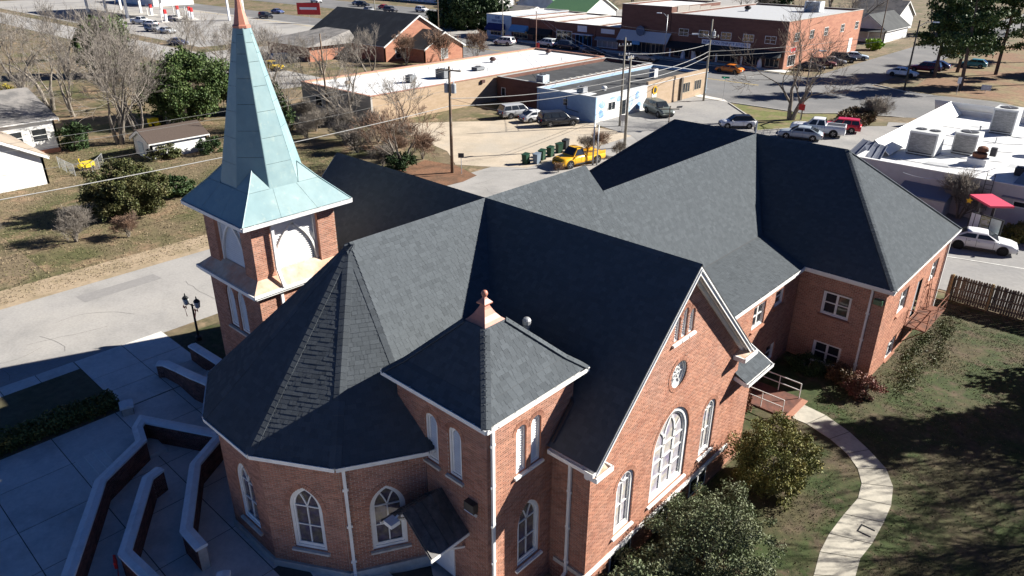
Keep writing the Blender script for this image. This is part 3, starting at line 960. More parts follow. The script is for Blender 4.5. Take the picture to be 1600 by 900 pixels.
for k in range(8):
    for z0, z1 in zip(zl, zl[1:]):
        sh = .3 if k % 2 else 0
        za = z0 if z0 == zl[0] else z0 + sh; zb = z1 if z1 == zl[-1] else z1 + sh
        panel([oct_pt(k, za), oct_pt(k + 1, za), oct_pt(k + 1, zb), oct_pt(k, zb)])
    obj('spire_seam', MB().tube([oct_pt(k, OZ - .1), oct_pt(k, TZZ)], .028, 5), PATINA, spire)
# flared skirt and the four broaches
for k in range(4):
    nx, ny = ((0, -1), (1, 0), (0, 1), (-1, 0))[k]; tx, ty = -ny, nx
    def sp(n_, t_, z): return (BC[0] + nx * n_ + tx * t_, BC[1] + ny * n_ + ty * t_, z)
    side = OA * tan(pi / 8)
    for j in range(3):
        a, b = -1 + 2 * j / 3, -1 + 2 * (j + 1) / 3
        top0 = max(-side, min(side, a * OA)) ; 
        panel([sp(SE, a * SE, SZ), sp(SE, b * SE, SZ), sp(OA + .05, b * (OA + .05), OZ - .02), sp(OA + .05, a * (OA + .05), OZ - .02)], .012)
    # broach pyramid on the diagonal to the right of this face
    cpt = (BC[0] + (nx + tx) * (OA + .05), BC[1] + (ny + ty) * (OA + .05), OZ - .02)
    pk = np.array(oct_pt(2 * k + 1, 11.62)) * .5 + np.array(oct_pt(2 * k + 2, 11.62)) * .5 + np.array(((nx + tx) * .03, (ny + ty) * .03, 0))
    p1 = sp(OA + .05, side, OZ - .02); p2 = (BC[0] + tx * (OA + .05) + nx * side, BC[1] + ty * (OA + .05) + ny * side, OZ - .02)
    panel([p1, cpt, pk], .015); panel([cpt, p2, pk], .015)
    obj('spire_seam', MB().tube([(BC[0] + (nx + tx) * SE, BC[1] + (ny + ty) * SE, SZ + .02), (cpt[0], cpt[1], cpt[2] + .03), tuple(pk + np.array((0, 0, .03)))], .03, 5), PATINA, spire)
mb = MB().lathe([(.36, 16.92), (.36, 17.0), (.3, 17.05), (.17, 17.6), (.06, 18.35), (.02, 18.7)], 8, (*BC, 0))
obj('copper_cap', mb, COPPER, spire)
# two downspouts on the belfry
mb = MB(); mb.bar((BX1 + .15, BY0 + 1.0, 9.85), (BX1 + .02, BY0 + 1.0, 9.55), .12, .1); mb.bar((BX1 + .02, BY0 + 1.0, 9.6), (BX1 + .02, BY0 + 1.0, 7.7), .12, .1, up=(1, 0, 0)); mb.bar((BX1 + .02, BY0 + 1.0, 7.75), (BX1 + .4, BY0 + 1.0, 7.0), .12, .1)
mb.bar((BX1 + .3, BY0 + 1.0, 7.0), (BX1 + .08, BY0 + 1.0, 6.7), .12, .1); mb.bar((BX1 + .08, BY0 + 1.0, 6.75), (BX1 + .08, BY0 + 1.0, 5.7), .12, .1, up=(1, 0, 0)); mb.bar((BX1 + .08, BY0 + 1.0, 5.75), (BX1 + .28, BY0 + 1.0, 5.6), .12, .1)
obj('downspout', mb, WHITE, church)

# small side porch at the far corner of the gable
mb = MB()
brick_wall(Wall((GX - .05, GY1), (GX - .05, 28.3)), -2, 2.8, [], church, single=False)
brick_wall(Wall((GX - .05, 28.3), (-14, 28.3)), -2, 2.8, [], church, single=False)
roof_slope([(-10.6, 26.3, 2.95), (-10.6, 28.7, 2.95), (-13.2, 28.7, 4.3), (-13.2, 26.3, 4.3)], church, single=False, exp=.2)
gutter((-10.65, 26.3, 2.95), (-10.65, 28.7, 2.95), (1, 0), church)
mb = MB(); mb.bar((-10.6, 26.3, 2.85), (-11.2, 26.3, 3.0), .04, .2); mb.bar((-10.6, 28.7, 2.85), (-13.2, 28.7, 4.2), .04, .2)
obj('porch_fascia', mb, WHITE, church)
flush_bricks(300)
flush_shingles(300)

# ================================================================ two-storey annex behind the church
annex = thing('church_annex', 'two-storey red brick annex with hipped shingle roof behind the church gable', 'building', (-15, 40, -2))
HX, HY0, HY1, HE, HZ, HYR = -8.6, 38.35, 50.95, 3.77, 8.95, 44.65
HXR, HXL = -14.3, -26.0
WXR, WXB, WXE = -20.05, -16.3, -13.3
# connecting wing with a bell-cast slope
WB = 4.7
roof_slope([(WXE, 27.6, HE), (WXE, 38.3, HE), (WXB, 38.95, WB), (WXB, 27.6, WB)], annex, single=False, exp=.17)
vt = HYR
roof_slope([(WXB, 27.9, WB), (WXB, 39.0, WB), (WXR, HYR, HZ), (WXR, 28.2, HZ)], annex, single=False, exp=.17)
roof_slope([(-26.4, 40, HE), (-26.4, 28.3, HE), (WXR, 28.3, HZ), (WXR, HYR, HZ)], annex, single=False, exp=.17)
ridge_cap((WXR, 28.3, HZ), (WXR, HYR, HZ), (1, 0, -1.1), (-1, 0, -.8), annex)
# hipped roof
nr = roof_slope([(HX - 23.1, HY0, HE), (HX, HY0, HE), (HXR, HYR, HZ), (HXL, HYR, HZ)], annex, single=False, exp=.17)
roof_slope([(HX, HY0, HE), (HX, HY1, HE), (HXR, HYR, HZ)], annex, single=False, exp=.17)
roof_slope([(HX, HY1, HE), (HX - 23.1, HY1, HE), (HXL, HYR, HZ), (HXR, HYR, HZ)], annex, single=False, exp=.17)
roof_slope([(HX - 23.1, HY1, HE), (HX - 23.1, HY0, HE), (HXL, HYR, HZ)], annex, single=False, exp=.17)
kh = (HZ - HE) / (HYR - HY0)
ridge_cap((HXR, HYR, HZ), (HXL, HYR, HZ), (0, -1, -kh), (0, 1, -kh), annex)
for a, b in (((HX, HY0, HE), (HXR, HYR, HZ)), ((HX, HY1, HE), (HXR, HYR, HZ)), ((HX - 23.1, HY0, HE), (HXL, HYR, HZ))):
    d = np.array(a) - np.array(b); d[2] = 0; d /= np.linalg.norm(d); t = np.array((-d[1], d[0], 0)); dn = -d * .06 + np.array((0, 0, -.2))
    ridge_cap(np.array(a) + (0, 0, .01), b, t + dn, -t + dn, annex, w=.18)
obj('vent_pipe', MB().lathe([(.05, -.3), (.05, .75)], 8, (WXR - .15, HYR + .2, HZ)), STEEL, annex)
AX_E = -8.95
S1 = Wall((-13.6, 38.7), (AX_E, 38.7)); E1 = Wall((AX_E, 38.7), (AX_E, 50.6)); E2 = Wall((-13.6, 28.3), (-13.6, 38.7))
N1 = Wall((AX_E, 50.6), (-31.3, 50.6)); S2 = Wall((-31.3, 38.7), (-25.9, 38.7)); W1 = Wall((-31.3, 50.6), (-31.3, 38.7))
s_ops = [Op(-11.38 + 13.6, 1.16, 1.54, 2.56), Op(-11.38 + 13.6, -2.0 + .35, 1.58, -1.02 + .0)]
s_ops[1] = Op(-11.38 + 13.6, -1.95, 1.58, -.55)
e_ops = [Op(42.3 - 38.7, 1.0, 1.5, 2.42), Op(48.2 - 38.7, 1.0, 1.4, 2.35), Op(45.4 - 38.7, -.5, 1.0, 1.95), Op(42.2 - 38.7, -1.9, 1.5, -.7), Op(48.4 - 38.7, -1.9, 1.4, -.75)]
w_ops = [Op(33.85 - 28.3, 1.6, 1.4, 2.98), Op(36.25 - 28.3, 2.0, 1.1, 3.02), Op(36.2 - 28.3, -1.5, 1.1, -.4)]
brick_wall(S1, -2.1, 3.5, s_ops, annex, single=False); brick_wall(E1, -2.1, 3.5, e_ops, annex, single=False); brick_wall(E2, -2.1, 3.5, w_ops, annex, single=False)
for W in (N1, S2, W1): brick_wall(W, -1.6, 3.5, [], annex, single=False)
for o in s_ops: window(S1, o, annex, 'sash', GLASS, sill_m=MATS['brick_face'], ft=.07)
for o in w_ops: window(E2, o, annex, 'sash', GLASS, sill_m=MATS['brick_face'], ft=.07)
for i, o in enumerate(e_ops):
    if i != 2: window(E1, o, annex, 'sash', GLASS, sill_m=MATS['brick_face'], ft=.07)
o = e_ops[2]
dr = obj('fire_door', MB().slab([E1.pt(o.u - .5, -.5, -.12), E1.pt(o.u + .5, -.5, -.12), E1.pt(o.u + .5, 1.95, -.12), E1.pt(o.u - .5, 1.95, -.12)], (-.04, 0, 0)), mat('grey_door', (.35, .36, .38), .5), annex)
obj('door_knob', MB().lathe([(.03, 0), (.03, .06)], 6, (AX_E - .1, 45.0, .5)), STEEL, dr)
for p, q, n in (((-13.35, HY0 + .1, HE), (HX, HY0 + .1, HE), (0, -1)), ((HX - .1, HY0, HE), (HX - .1, HY1, HE), (1, 0)), ((WXE - .1, 27.6, HE), (WXE - .1, 38.2, HE), (1, 0))):
    gutter(p, q, n, annex)
mb = MB().box(-13.6, HX + .0, HY0 + .12, 38.72, HE - .32, HE - .08); mb.box(AX_E - .02, HX - .02, 38.7, HY1, HE - .3, HE - .1); mb.box(-13.65, WXE, 28.4, 38.6, HE - .3, HE - .1)
obj('frieze_board', mb, WHITE, annex)
downspout(S1, -9.68 + 13.6, HE - .1, -2.0, annex, eave=.3)
downspout(E1, 11.7, HE - .1, -2.0, annex, eave=.3)
obj('flood_light', MB().box(-9.5, -9.05, 38.45, 38.7, 2.7, 2.98), mat('green_lens', (.08, .16, .1), .3), annex)
# iron fire escape balcony
py0, py1, pz, px1 = 44.0, 48.0, -.55, -7.75
fe = obj('fire_escape', MB().box(AX_E + .02, px1, py0, py1, pz - .06, pz), RUST, annex)
mb = MB()
for z in (.55, 1.05):
    mb.bar((AX_E + .05, py0, pz + z), (px1, py0, pz + z), .035, .035); mb.bar((px1, py0, pz + z), (px1, py1, pz + z), .035, .035); mb.bar((AX_E + .05, py1, pz + z), (px1, py1, pz + z), .035, .035)
for p in ((AX_E + .05, py0), (px1, py0), (px1, (py0 + py1) / 2), (px1, py1), (AX_E + .05, py1)): mb.bar((*p, pz), (*p, pz + 1.07), .04, .04)
mb.bar((px1, py0, pz + .05), (px1, (py0 + py1) / 2, pz + 1.0), .025, .025); mb.bar((px1, py1, pz + .05), (px1, (py0 + py1) / 2, pz + 1.0), .025, .025)
obj('railing', mb, RUST, fe)
mb = MB()
for y in (py0 + .1, (py0 + py1) / 2, py1 - .1): mb.bar((AX_E + .02, y, pz - 1.15), (px1 - .05, y, pz - .06), .05, .05); mb.bar((AX_E + .04, y, pz - 1.2), (AX_E + .04, y, pz - .06), .05, .05, up=(1, 0, 0))
obj('bracket', mb, RUST, fe)
mb = MB()
for x in (-.22, .22): mb.bar((AX_E + .35, py1 - .6 + x, pz), (AX_E + .12, py1 - .6 + x, pz + 2.2), .04, .04)
for k in range(7): mb.bar((AX_E + .35 - k * .03, py1 - .82, pz + .15 + k * .3), (AX_E + .35 - k * .03, py1 - .38, pz + .15 + k * .3), .025, .025)
obj('ladder', mb, RUST, fe)
flush_bricks(0)
flush_shingles(0)
# ================================================================ ground, streets, plaza
LAWN = mat('winter_lawn', (.078, .068, .034), .95, .4, 3.2, (.042, .06, .018), .3, .43, .58, bump=.8, bsc=22, c3=(.1, .076, .048), sc3=1.1, lo3=.5, hi3=.66)
YARD = mat('leafy_yard', (.17, .132, .082), .95, .3, 2.0, (.1, .098, .042), .16, .45, .62, bump=.6, bsc=14, c3=(.27, .19, .12), sc3=.5, lo3=.52, hi3=.68)
STREET = mat('old_asphalt', (.35, .335, .315), .9, .13, 7, (.28, .27, .255), .3, .42, .64, bump=.15, bsc=60, c3=(.38, .36, .33), sc3=.08)
ASPH = mat('dark_asphalt', (.15, .15, .15), .9, .14, 4, (.2, .195, .19), .15, .4, .65, bump=.15, bsc=50)
LOT = mat('parking_asphalt', (.3, .29, .275), .9, .12, 3, (.24, .235, .23), .2, .42, .65, bump=.12, bsc=50)
GRAVEL = mat('pale_gravel', (.5, .42, .32), .95, .14, 8, (.4, .34, .26), .35, .42, .62, bump=.5, bsc=25, c3=(.42, .37, .3), sc3=.12)
MULCH = mat('pine_straw', (.2, .105, .06), .95, .35, 5, (.13, .075, .045), .6, bump=.6, bsc=20)
KERB = mat('kerb_concrete', (.48, .46, .42), .9, .12, 4)
MARK = mat('road_paint', (.7, .7, .66), .8, .12, 3, (.5, .49, .46), 1.5)
MARKY = mat('yellow_road_paint', (.6, .42, .08), .8, .15, 3)

xs = sorted(set([-900, -500, -330] + list(range(-260, -24, 12)) + list(np.arange(-24, -10, .8)) + [-10, -4, 0, 10, 40, 120, 300]))
ys = sorted(set([-250, -60, -20, 0] + list(np.arange(6, 22, .8)) + [22, 26, 30] + list(range(40, 330, 14)) + [420, 600, 900]))
mb = MB()
for y in ys:
    for x in xs: mb.v.append((x, y, G(x, y)))
nx_ = len(xs)
for j in range(len(ys) - 1):
    for i in range(nx_ - 1): mb.f.append((j * nx_ + i, j * nx_ + i + 1, (j + 1) * nx_ + i + 1, (j + 1) * nx_ + i))
struct('ground', mb, YARD, smooth=True)
# lawn on the right of the church
sheet('lawn', [(-10.9, 2), (12, 2), (12, 52.7), (-8.95, 52.7), (-8.95, 38.8), (-13.5, 38.8), (-13.5, 28.2), (-11.1, 28.2), (-11.1, 16)], .03, LAWN)

# streets
sheet('side_street', rect(-50.3, -40.05, -60, 101), .012, STREET)
sheet('main_street', [(-330, 103), (-129, 103.5), (-55, 99.5), (-48.7, 98), (-38, 98), (-34.8, 101.2), (-29, 104), (-15, 112), (60, 120), (60, 132), (-17.7, 125.6), (-33, 123.8), (-40, 126.5), (-42, 127.2), (-54, 126.5), (-130, 127.5), (-330, 128)], .016, ASPH)
sheet('cross_street', rect(-49, -38.8, 126.4, 330), .02, ASPH)
sheet('back_street', rect(-330, -103, 60, 70), .012, STREET)
sheet('far_road', rect(-330, -150, 150, 172), .014, ASPH)
sheet('avenue', rect(-150, -130, 66, 330), .018, STREET)
for y in (113.6, 114.0):
    m_ = sheet('centre_line', rect(-330, -52, y, y + .12), .022, MARKY)
sheet('edge_line', rect(-128, -56, 120.6, 120.75), .022, MARK)
sheet('edge_line', rect(-128, -56, 105.2, 105.35), .022, MARK)
sheet('gravel_lot', [(-73.2, 56), (-58, 52.5), (-53.5, 49.5), (-50.2, 51.5), (-47.5, 53.6), (-47.4, 73), (-53, 72.6), (-54.6, 75.2), (-63.9, 73.8), (-64.5, 66.5), (-68, 62.5)], .02, GRAVEL)
sheet('driveway', [(-54.5, 74), (-47.4, 72), (-40.1, 66), (-40.1, 98), (-48.7, 97.8), (-54.6, 98.4)], .024, LOT)
sheet('parking_lot', [(-40.2, 60), (-33, 56), (-33, 52), (-8.6, 54.6), (6, 54), (40, 54), (40, 118), (-14, 109.5), (-28, 100.5), (-27.4, 98), (-33.2, 92.5), (-37.8, 84.1), (-40.2, 92)], .026, LOT)
sheet('grass_verge', [(-48.4, 97.6), (-40.2, 89.3), (-37.8, 84.3), (-33.4, 92.5), (-32.5, 97), (-34.8, 100.9), (-38, 97.8)], .032, mat('green_verge', (.13, .14, .04), .95, .3, 2, (.19, .15, .075), .4, .45, .6, bump=.5, bsc=16))
sheet('gas_forecourt', rect(-330, -158, 74, 116), .02, mat('forecourt_concrete', (.36, .345, .32), .9, .1, 3, (.27, .26, .25), .12))
sheet('pine_bed', [(-33, 124.6), (-18, 126.4), (60, 133), (60, 230), (-34, 230), (-34.5, 140)], .024, mat('pine_bed', (.2, .115, .065), .95, .35, 1.5, (.19, .15, .075), .12, .45, .6, bump=.5, bsc=12))
sheet('side_yard', rect(-130, -50.6, 12, 48), .01, mat('side_yard_grass', (.16, .125, .072), .95, .35, 2, (.09, .09, .036), .13, .44, .58, bump=.6, bsc=14, c3=(.25, .17, .105), sc3=.4, lo3=.5, hi3=.66))
sheet('mulch_bed', [(-56, 44.2), (-48.9, 44), (-48.7, 46), (-49.2, 48.3), (-53.2, 49.3), (-57, 48.5)], .03, MULCH)
# sandy shoulder on the far side of the street
sheet('sandy_verge', rect(-53.2, -50.2, -40, 44), .015, mat('sandy_verge', (.36, .28, .19), .95, .2, 4, (.28, .22, .14), .6, bump=.5, bsc=20))

# kerbs of the main street and the verge
def kerb(pts, name='kerb', w=.16, h=.13):
    mb = MB()
    for (a, b), (c, d) in zip(pts, pts[1:]):
        z0, z1 = G(a, b), G(c, d)
        mb.bar((a, b, z0 + h / 2 - .02), (c, d, z1 + h / 2 - .02), w, h + .04)
    return struct(name, mb, KERB)
kerb([(-128.5, 127.8), (-54.2, 126.6)]); kerb([(-38.6, 127), (-33, 124), (-17.7, 125.8), (50, 131.5)])
kerb([(-48.6, 97.9), (-37.8, 98), (-34.7, 101), (-28.9, 104.1), (-15, 112.1), (40, 118.3)])
kerb([(-48.4, 97.4), (-40.3, 89.2), (-37.9, 84.2), (-33.3, 92.4)])
sheet('pavement', rect(-128.6, -54, 127.9, 130.9), .09, CONC)
sheet('corner_ramp', [(-54.6, 98.6), (-48.9, 98.1), (-50.4, 99.6), (-54.6, 100.4)], .034, CONC)

# --- plaza of concrete slabs in front of the church
def slabs(name, x_edges, y_edges, dz, label=None, skip=()):
    root = sheet(name, rect(x_edges[0], x_edges[-1], y_edges[0], y_edges[-1]), dz - .012, mat('slab_joint', (.1, .09, .075), .95))
    for i in range(len(x_edges) - 1):
        for j in range(len(y_edges) - 1):
            if (i, j) in skip: continue
            x0, x1, y0, y1 = x_edges[i] + .018, x_edges[i + 1] - .018, y_edges[j] + .018, y_edges[j + 1] - .018
            z = G((x0 + x1) / 2, (y0 + y1) / 2) + dz + random.uniform(-.003, .003)
            mb = MB().box(x0, x1, y0, y1, z - .06, z)
            o = obj('paving_slab', mb, CONC); o.location = Vector(o.location) - root.location; o.parent = root
    return root
slabs('sidewalk', [-40.35, -39.3], [-8, -6.2, -4.4, -2.6, -1, .6, 2.2, 3.9, 5.4, 7.1, 8.95], .03)
slabs('entrance_walk', [-40.3, -37.7, -35.9, -33.85], [8.97, 11.45, 13.7], .034)
slabs('church_plaza', [-33.8, -31.25, -28.3, -25.6, -22.6, -19.6, -16.8, -14, -11.4], [-6, -2.2, .3, 2.9, 5.8, 8.6, 11.4, 14], .034)
sheet('front_lawn', rect(-39.28, -35.3, -10, 8.95), .05, mat('front_lawn_grass', (.11, .095, .055), .95, .3, 3, (.085, .08, .04), .7, bump=.5, bsc=20))  # muted brown grass with olive patches
sheet('tower_lawn', rect(-38.9, -30.2, 13.75, 24), .04, LAWN)

# --- curving path across the right lawn
PATH_L = [(-10.84, 32.48), (-9.73, 32.51), (-8.38, 32.09), (-7.34, 31.49), (-6.57, 30.72), (-6.06, 29.78), (-5.83, 28.67), (-5.9, 27.28), (-5.92, 25.73), (-5.8, 24.45), (-5.5, 23.13), (-5.2, 21.5), (-4.9, 19)]
PATH_R = [(-10.84, 34.1), (-9.31, 33.9), (-7.9, 33.3), (-6.7, 32.5), (-5.6, 31.6), (-4.95, 30.5), (-4.62, 29.2), (-4.5, 27.9), (-4.44, 26.3), (-4.5, 25.2), (-4.3, 24.1), (-4.0, 22.4), (-3.6, 20)]
root = sheet('garden_path', PATH_L + PATH_R[::-1], .04, mat('slab_joint', (.1, .09, .075), .95))
def lerp2(P, t):
    k = min(int(t), len(P) - 2); f = t - k
    return (P[k][0] + (P[k + 1][0] - P[k][0]) * f, P[k][1] + (P[k + 1][1] - P[k][1]) * f)
for k in range(12):
    for h in (0,):
        ts = [k + .015, k + .34, k + .67, k + .985]
        poly = [lerp2(PATH_L, t) for t in ts] + [lerp2(PATH_R, t) for t in ts[::-1]]
        z = -2 + .055
        mb = MB().prism(poly, z - .05, z)
        o = obj('paving_slab', mb, mat('path_concrete', (.44, .41, .34), .92, .12, 7, (.33, .31, .26), 1.0, .45, .68, bump=.2, bsc=50, rnd=.08)); o.location = Vector(o.location) - root.location; o.parent = root
# brick edged landing and ramp with two white railings
struct('ramp_landing', MB().box(-13.55, -10.8, 32.2, 34.5, -2.1, -1.9), mat('dark_red_pavers', (.16, .07, .05), .9, .3, 12, (.1, .05, .04), 3))
for nm, y in (('nearer', 32.28), ('farther', 34.38)):
    mb = MB()
    for z in (-1.0, -1.42): mb.tube([(-13.3, y, z), (-10.95, y, z)], .028, 6)
    for x in (-13.3, -12.1, -10.95): mb.tube([(x, y, -1.95), (x, y, -1.0)], .028, 6)
    o = obj('hand_rail', mb, WHITE)
    tag(o, 'white pipe railing on the %s side of the brick landing by the path' % nm, 'railing', 'railings of the side ramp')
mb = MB().box(-10.8, -10.5, 32.1, 34.5, -2.1, -1.92)
struct('brick_edging', mb, BRICK)

# --- low brick walls with white coping that wind round the ramps
def coped_wall(name, label, pts, top=.5, w=.34, base=-.62, part_rnd=True):
    root = thing(name, label, 'wall', (pts[0][0], pts[0][1], -.6), group='white-capped brick ramp walls')
    mb = MB(); cp = MB(); bk = MB(); rn = []
    n = len(pts)
    def offs(d):
        out = []
        for i in range(n):
            p = np.array(pts[i][:2]); dirs = []
            if i > 0: q = p - np.array(pts[i - 1][:2]); dirs.append(q / np.linalg.norm(q))
            if i < n - 1: q = np.array(pts[i + 1][:2]) - p; dirs.append(q / np.linalg.norm(q))
            t = sum(dirs); t /= np.linalg.norm(t); nn = np.array((t[1], -t[0]))
            k = d / max(.5, abs(nn @ np.array((dirs[0][1], -dirs[0][0]))))
            out.append(p + nn * k)
        return out
    tops = [p[2] if len(p) > 2 else top for p in pts]
    for dist, z_lo, z_hi, M_ in ((w / 2 - .01, None, -.1, mb), (w / 2 + .05, -.1, 0, cp)):
        A, B = offs(dist), offs(-dist)
        k = len(M_.v)
        for i in range(n):
            lo = base if z_lo is None else tops[i] + z_lo
            hi = tops[i] + z_hi
            rise = .035 if M_ is cp else 0
            M_.v += [(A[i][0], A[i][1], lo), (A[i][0], A[i][1], hi), ((A[i][0] + B[i][0]) / 2, (A[i][1] + B[i][1]) / 2, hi + rise), (B[i][0], B[i][1], hi), (B[i][0], B[i][1], lo)]
        for i in range(n - 1):
            a = k + i * 5; b = a + 5
            for j in range(5): M_.f.append((a + j, b + j, b + (j + 1) % 5, a + (j + 1) % 5))
        M_.f.append(tuple(k + j for j in range(5))); M_.f.append(tuple(k + (n - 1) * 5 + j for j in range(5)))
    body = obj('wall_body', mb, MORTAR, root)
    obj('coping', cp, COPING, root)
    for sgn in (1, -1):
        A = offs(sgn * w / 2)
        for i in range(n - 1):
            a, b = (A[i], A[i + 1]) if sgn > 0 else (A[i + 1], A[i])
            Wl = Wall(a, b); t0, t1 = (tops[i], tops[i + 1]) if sgn > 0 else (tops[i + 1], tops[i])
            kk = 0; z = -.6
            while z + .08 < max(t0, t1) - .1:
                u = -(kk % 2) * .12
                while u < Wl.L:
                    ua, ub = max(0, u) + .006, min(Wl.L, u + .245) - .006
                    zt = t0 + (t1 - t0) * ((ua + ub) / 2 / Wl.L) - .11
                    if ub - ua > .04 and z + .07 < zt:
                        bk.add([Wl.pt(ua, z, .0), Wl.pt(ub, z, .0), Wl.pt(ub, z + .069, .0), Wl.pt(ua, z + .069, .0), Wl.pt(ua, z, -.01), Wl.pt(ub, z, -.01), Wl.pt(ub, z + .069, -.01), Wl.pt(ua, z + .069, -.01)],
                               [(0, 1, 2, 3), (3, 2, 6, 7), (1, 5, 6, 2), (4, 0, 3, 7)])
                        rn.extend([random.random()] * 4)
                    u += .245
                z += .081; kk += 1
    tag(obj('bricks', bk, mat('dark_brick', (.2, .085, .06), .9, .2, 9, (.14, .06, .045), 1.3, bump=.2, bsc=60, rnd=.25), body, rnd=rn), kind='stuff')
    return root
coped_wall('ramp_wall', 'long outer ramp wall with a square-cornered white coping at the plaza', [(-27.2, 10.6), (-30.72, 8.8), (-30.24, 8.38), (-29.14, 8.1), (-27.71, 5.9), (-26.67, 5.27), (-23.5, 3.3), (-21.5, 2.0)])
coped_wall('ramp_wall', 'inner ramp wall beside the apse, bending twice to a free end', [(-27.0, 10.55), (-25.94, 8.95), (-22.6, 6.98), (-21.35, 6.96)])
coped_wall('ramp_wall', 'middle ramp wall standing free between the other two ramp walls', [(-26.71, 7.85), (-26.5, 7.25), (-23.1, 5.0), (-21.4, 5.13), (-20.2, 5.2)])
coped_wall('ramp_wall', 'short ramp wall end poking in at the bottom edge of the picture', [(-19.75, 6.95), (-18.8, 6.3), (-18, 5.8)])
coped_wall('stair_wall', 'low stepped stair wall left of the tower steps, nearer of two', [(-35.5, 11.52, .25), (-35.2, 11.8, .25), (-33.95, 11.95, .35), (-32.1, 11.9, .75), (-31.0, 12.1, .8), (-30.2, 12.2, .8)])
coped_wall('stair_wall', 'low straight stair wall by the lamp post, farther of two', [(-35.85, 13.55, .35), (-32.8, 13.55, .55), (-30.2, 13.55, .6)])
coped_wall('cheek_block', 'small white-capped block at the end of the clipped hedge', [(-33.75, 9.15, -.1), (-33.1, 8.95, -.1)], w=.5)
for i in range(5):
    struct('step', MB().box(-34.3 + i * .42, -30.2, 12.05, 13.35, -.6, -.6 + .13 * (i + 1)), CONC)
for i in range(4):
    struct('step', MB().box(-31.3, -29.35 + i * .1, 5.95 + i * .36, 9 - .2 * 0 if i == 3 else 7.4, -.6, -.54 + .05 * i), CONC)

# cracks and patches in the old street
rr = random.Random(9); mb = MB()
for k in range(26):
    x, y = rr.uniform(-49.6, -40.6), rr.uniform(-4, 60); a = rr.uniform(0, 2 * pi)
    pts = [(x, y)]
    for i in range(rr.randint(4, 9)):
        a += rr.gauss(0, .22); x += cos(a) * .6; y += sin(a) * .6
        if not -50 < x < -40.3: break
        pts.append((x, y))
    for (x0, y0), (x1, y1) in zip(pts, pts[1:]):
        l = hypot(x1 - x0, y1 - y0); nx2, ny2 = -(y1 - y0) / l * .009, (x1 - x0) / l * .009; z = G(x0, y0) + .02
        mb.poly([(x0 - nx2, y0 - ny2, z), (x1 - nx2, y1 - ny2, z), (x1 + nx2, y1 + ny2, z), (x0 + nx2, y0 + ny2, z)])
struct('street_cracks', mb, mat('crack_tar', (.17, .16, .15), .95))
for x0, x1, y0, y1 in ((-44.2, -42.6, 1.5, 4.3), (-48.8, -47.5, 12, 17), (-43.4, -41, 30, 31.2)):
    sheet('asphalt_patch', [(x0, y0), (x1, y0 + .1), (x1 - .1, y1), (x0 + .05, y1 - .15)], .018, mat('asphalt_patch', (.26, .25, .24), .9, .12, 6))
# ================================================================ vegetation
def leaf_mat(name, c, c2, var=.35):
    m = mat(name, c, .6, var, 2.5, c2, 1.1, .42, .62, spec=.25, rnd=.4)
    return m
L_CEDAR = leaf_mat('cedar_foliage', (.07, .085, .028), (.11, .1, .04))
L_HOLLY = leaf_mat('holly_leaves', (.09, .115, .055), (.15, .165, .09))
L_OLIVE = leaf_mat('olive_leaves', (.12, .13, .035), (.2, .17, .05))
L_PINE = leaf_mat('pine_needles', (.055, .095, .028), (.09, .12, .035))
L_DARK = leaf_mat('dark_evergreen', (.03, .06, .02), (.055, .085, .03))
L_IVY = leaf_mat('ivy_leaves', (.035, .07, .018), (.06, .09, .03))
L_RED = leaf_mat('reddish_leaves', (.2, .075, .06), (.16, .09, .05))
L_BROWN = leaf_mat('brown_leaves', (.15, .085, .045), (.1, .085, .035))

def leaves(pts, size, rr, up=.3, spread=.5):
    """Leaf-sized bent quads at the given points (numpy Nx3)."""
    n = len(pts)
    rng = np.random.default_rng(rr)
    d = rng.normal(size=(n, 3)); d[:, 2] += up; d /= np.linalg.norm(d, axis=1)[:, None]
    e = rng.normal(size=(n, 3)); e -= (e * d).sum(1)[:, None] * d; e /= np.linalg.norm(e, axis=1)[:, None]
    s = size * rng.uniform(.6, 1.4, size=(n, 1))
    a = pts - e * s * .45; b = pts + d * s - e * s * .1; c = pts + d * s * 1.1 + e * s * .15; f = pts + e * s * .45
    v = np.stack([a, f, c, b], 1).reshape(-1, 3)
    mb = MB(); mb.v = [tuple(p) for p in v.tolist()]; mb.f = [(4 * i, 4 * i + 1, 4 * i + 2, 4 * i + 3) for i in range(n)]
    return mb, rng.random(n)

def crown_points(n, c, r, seed, clumps=40, shell=.55, cl=.28, flat=1.):
    """Points gathered in clumps inside an ellipsoid with an uneven outline."""
    rng = np.random.default_rng(seed)
    q = rng.normal(size=(clumps, 3)); q /= np.linalg.norm(q, axis=1)[:, None]
    q *= (shell + (1 - shell) * rng.random((clumps, 1))) * rng.uniform(.8, 1.08, (clumps, 1))
    k = rng.integers(0, clumps, n)
    sz = rng.uniform(.6, 1.3, clumps)
    o = rng.normal(size=(n, 3)); o /= np.linalg.norm(o, axis=1)[:, None]; o *= rng.random((n, 1)) ** .45
    p = q[k] + o * cl * sz[k][:, None]
    return np.array(c) + p * np.array(r)

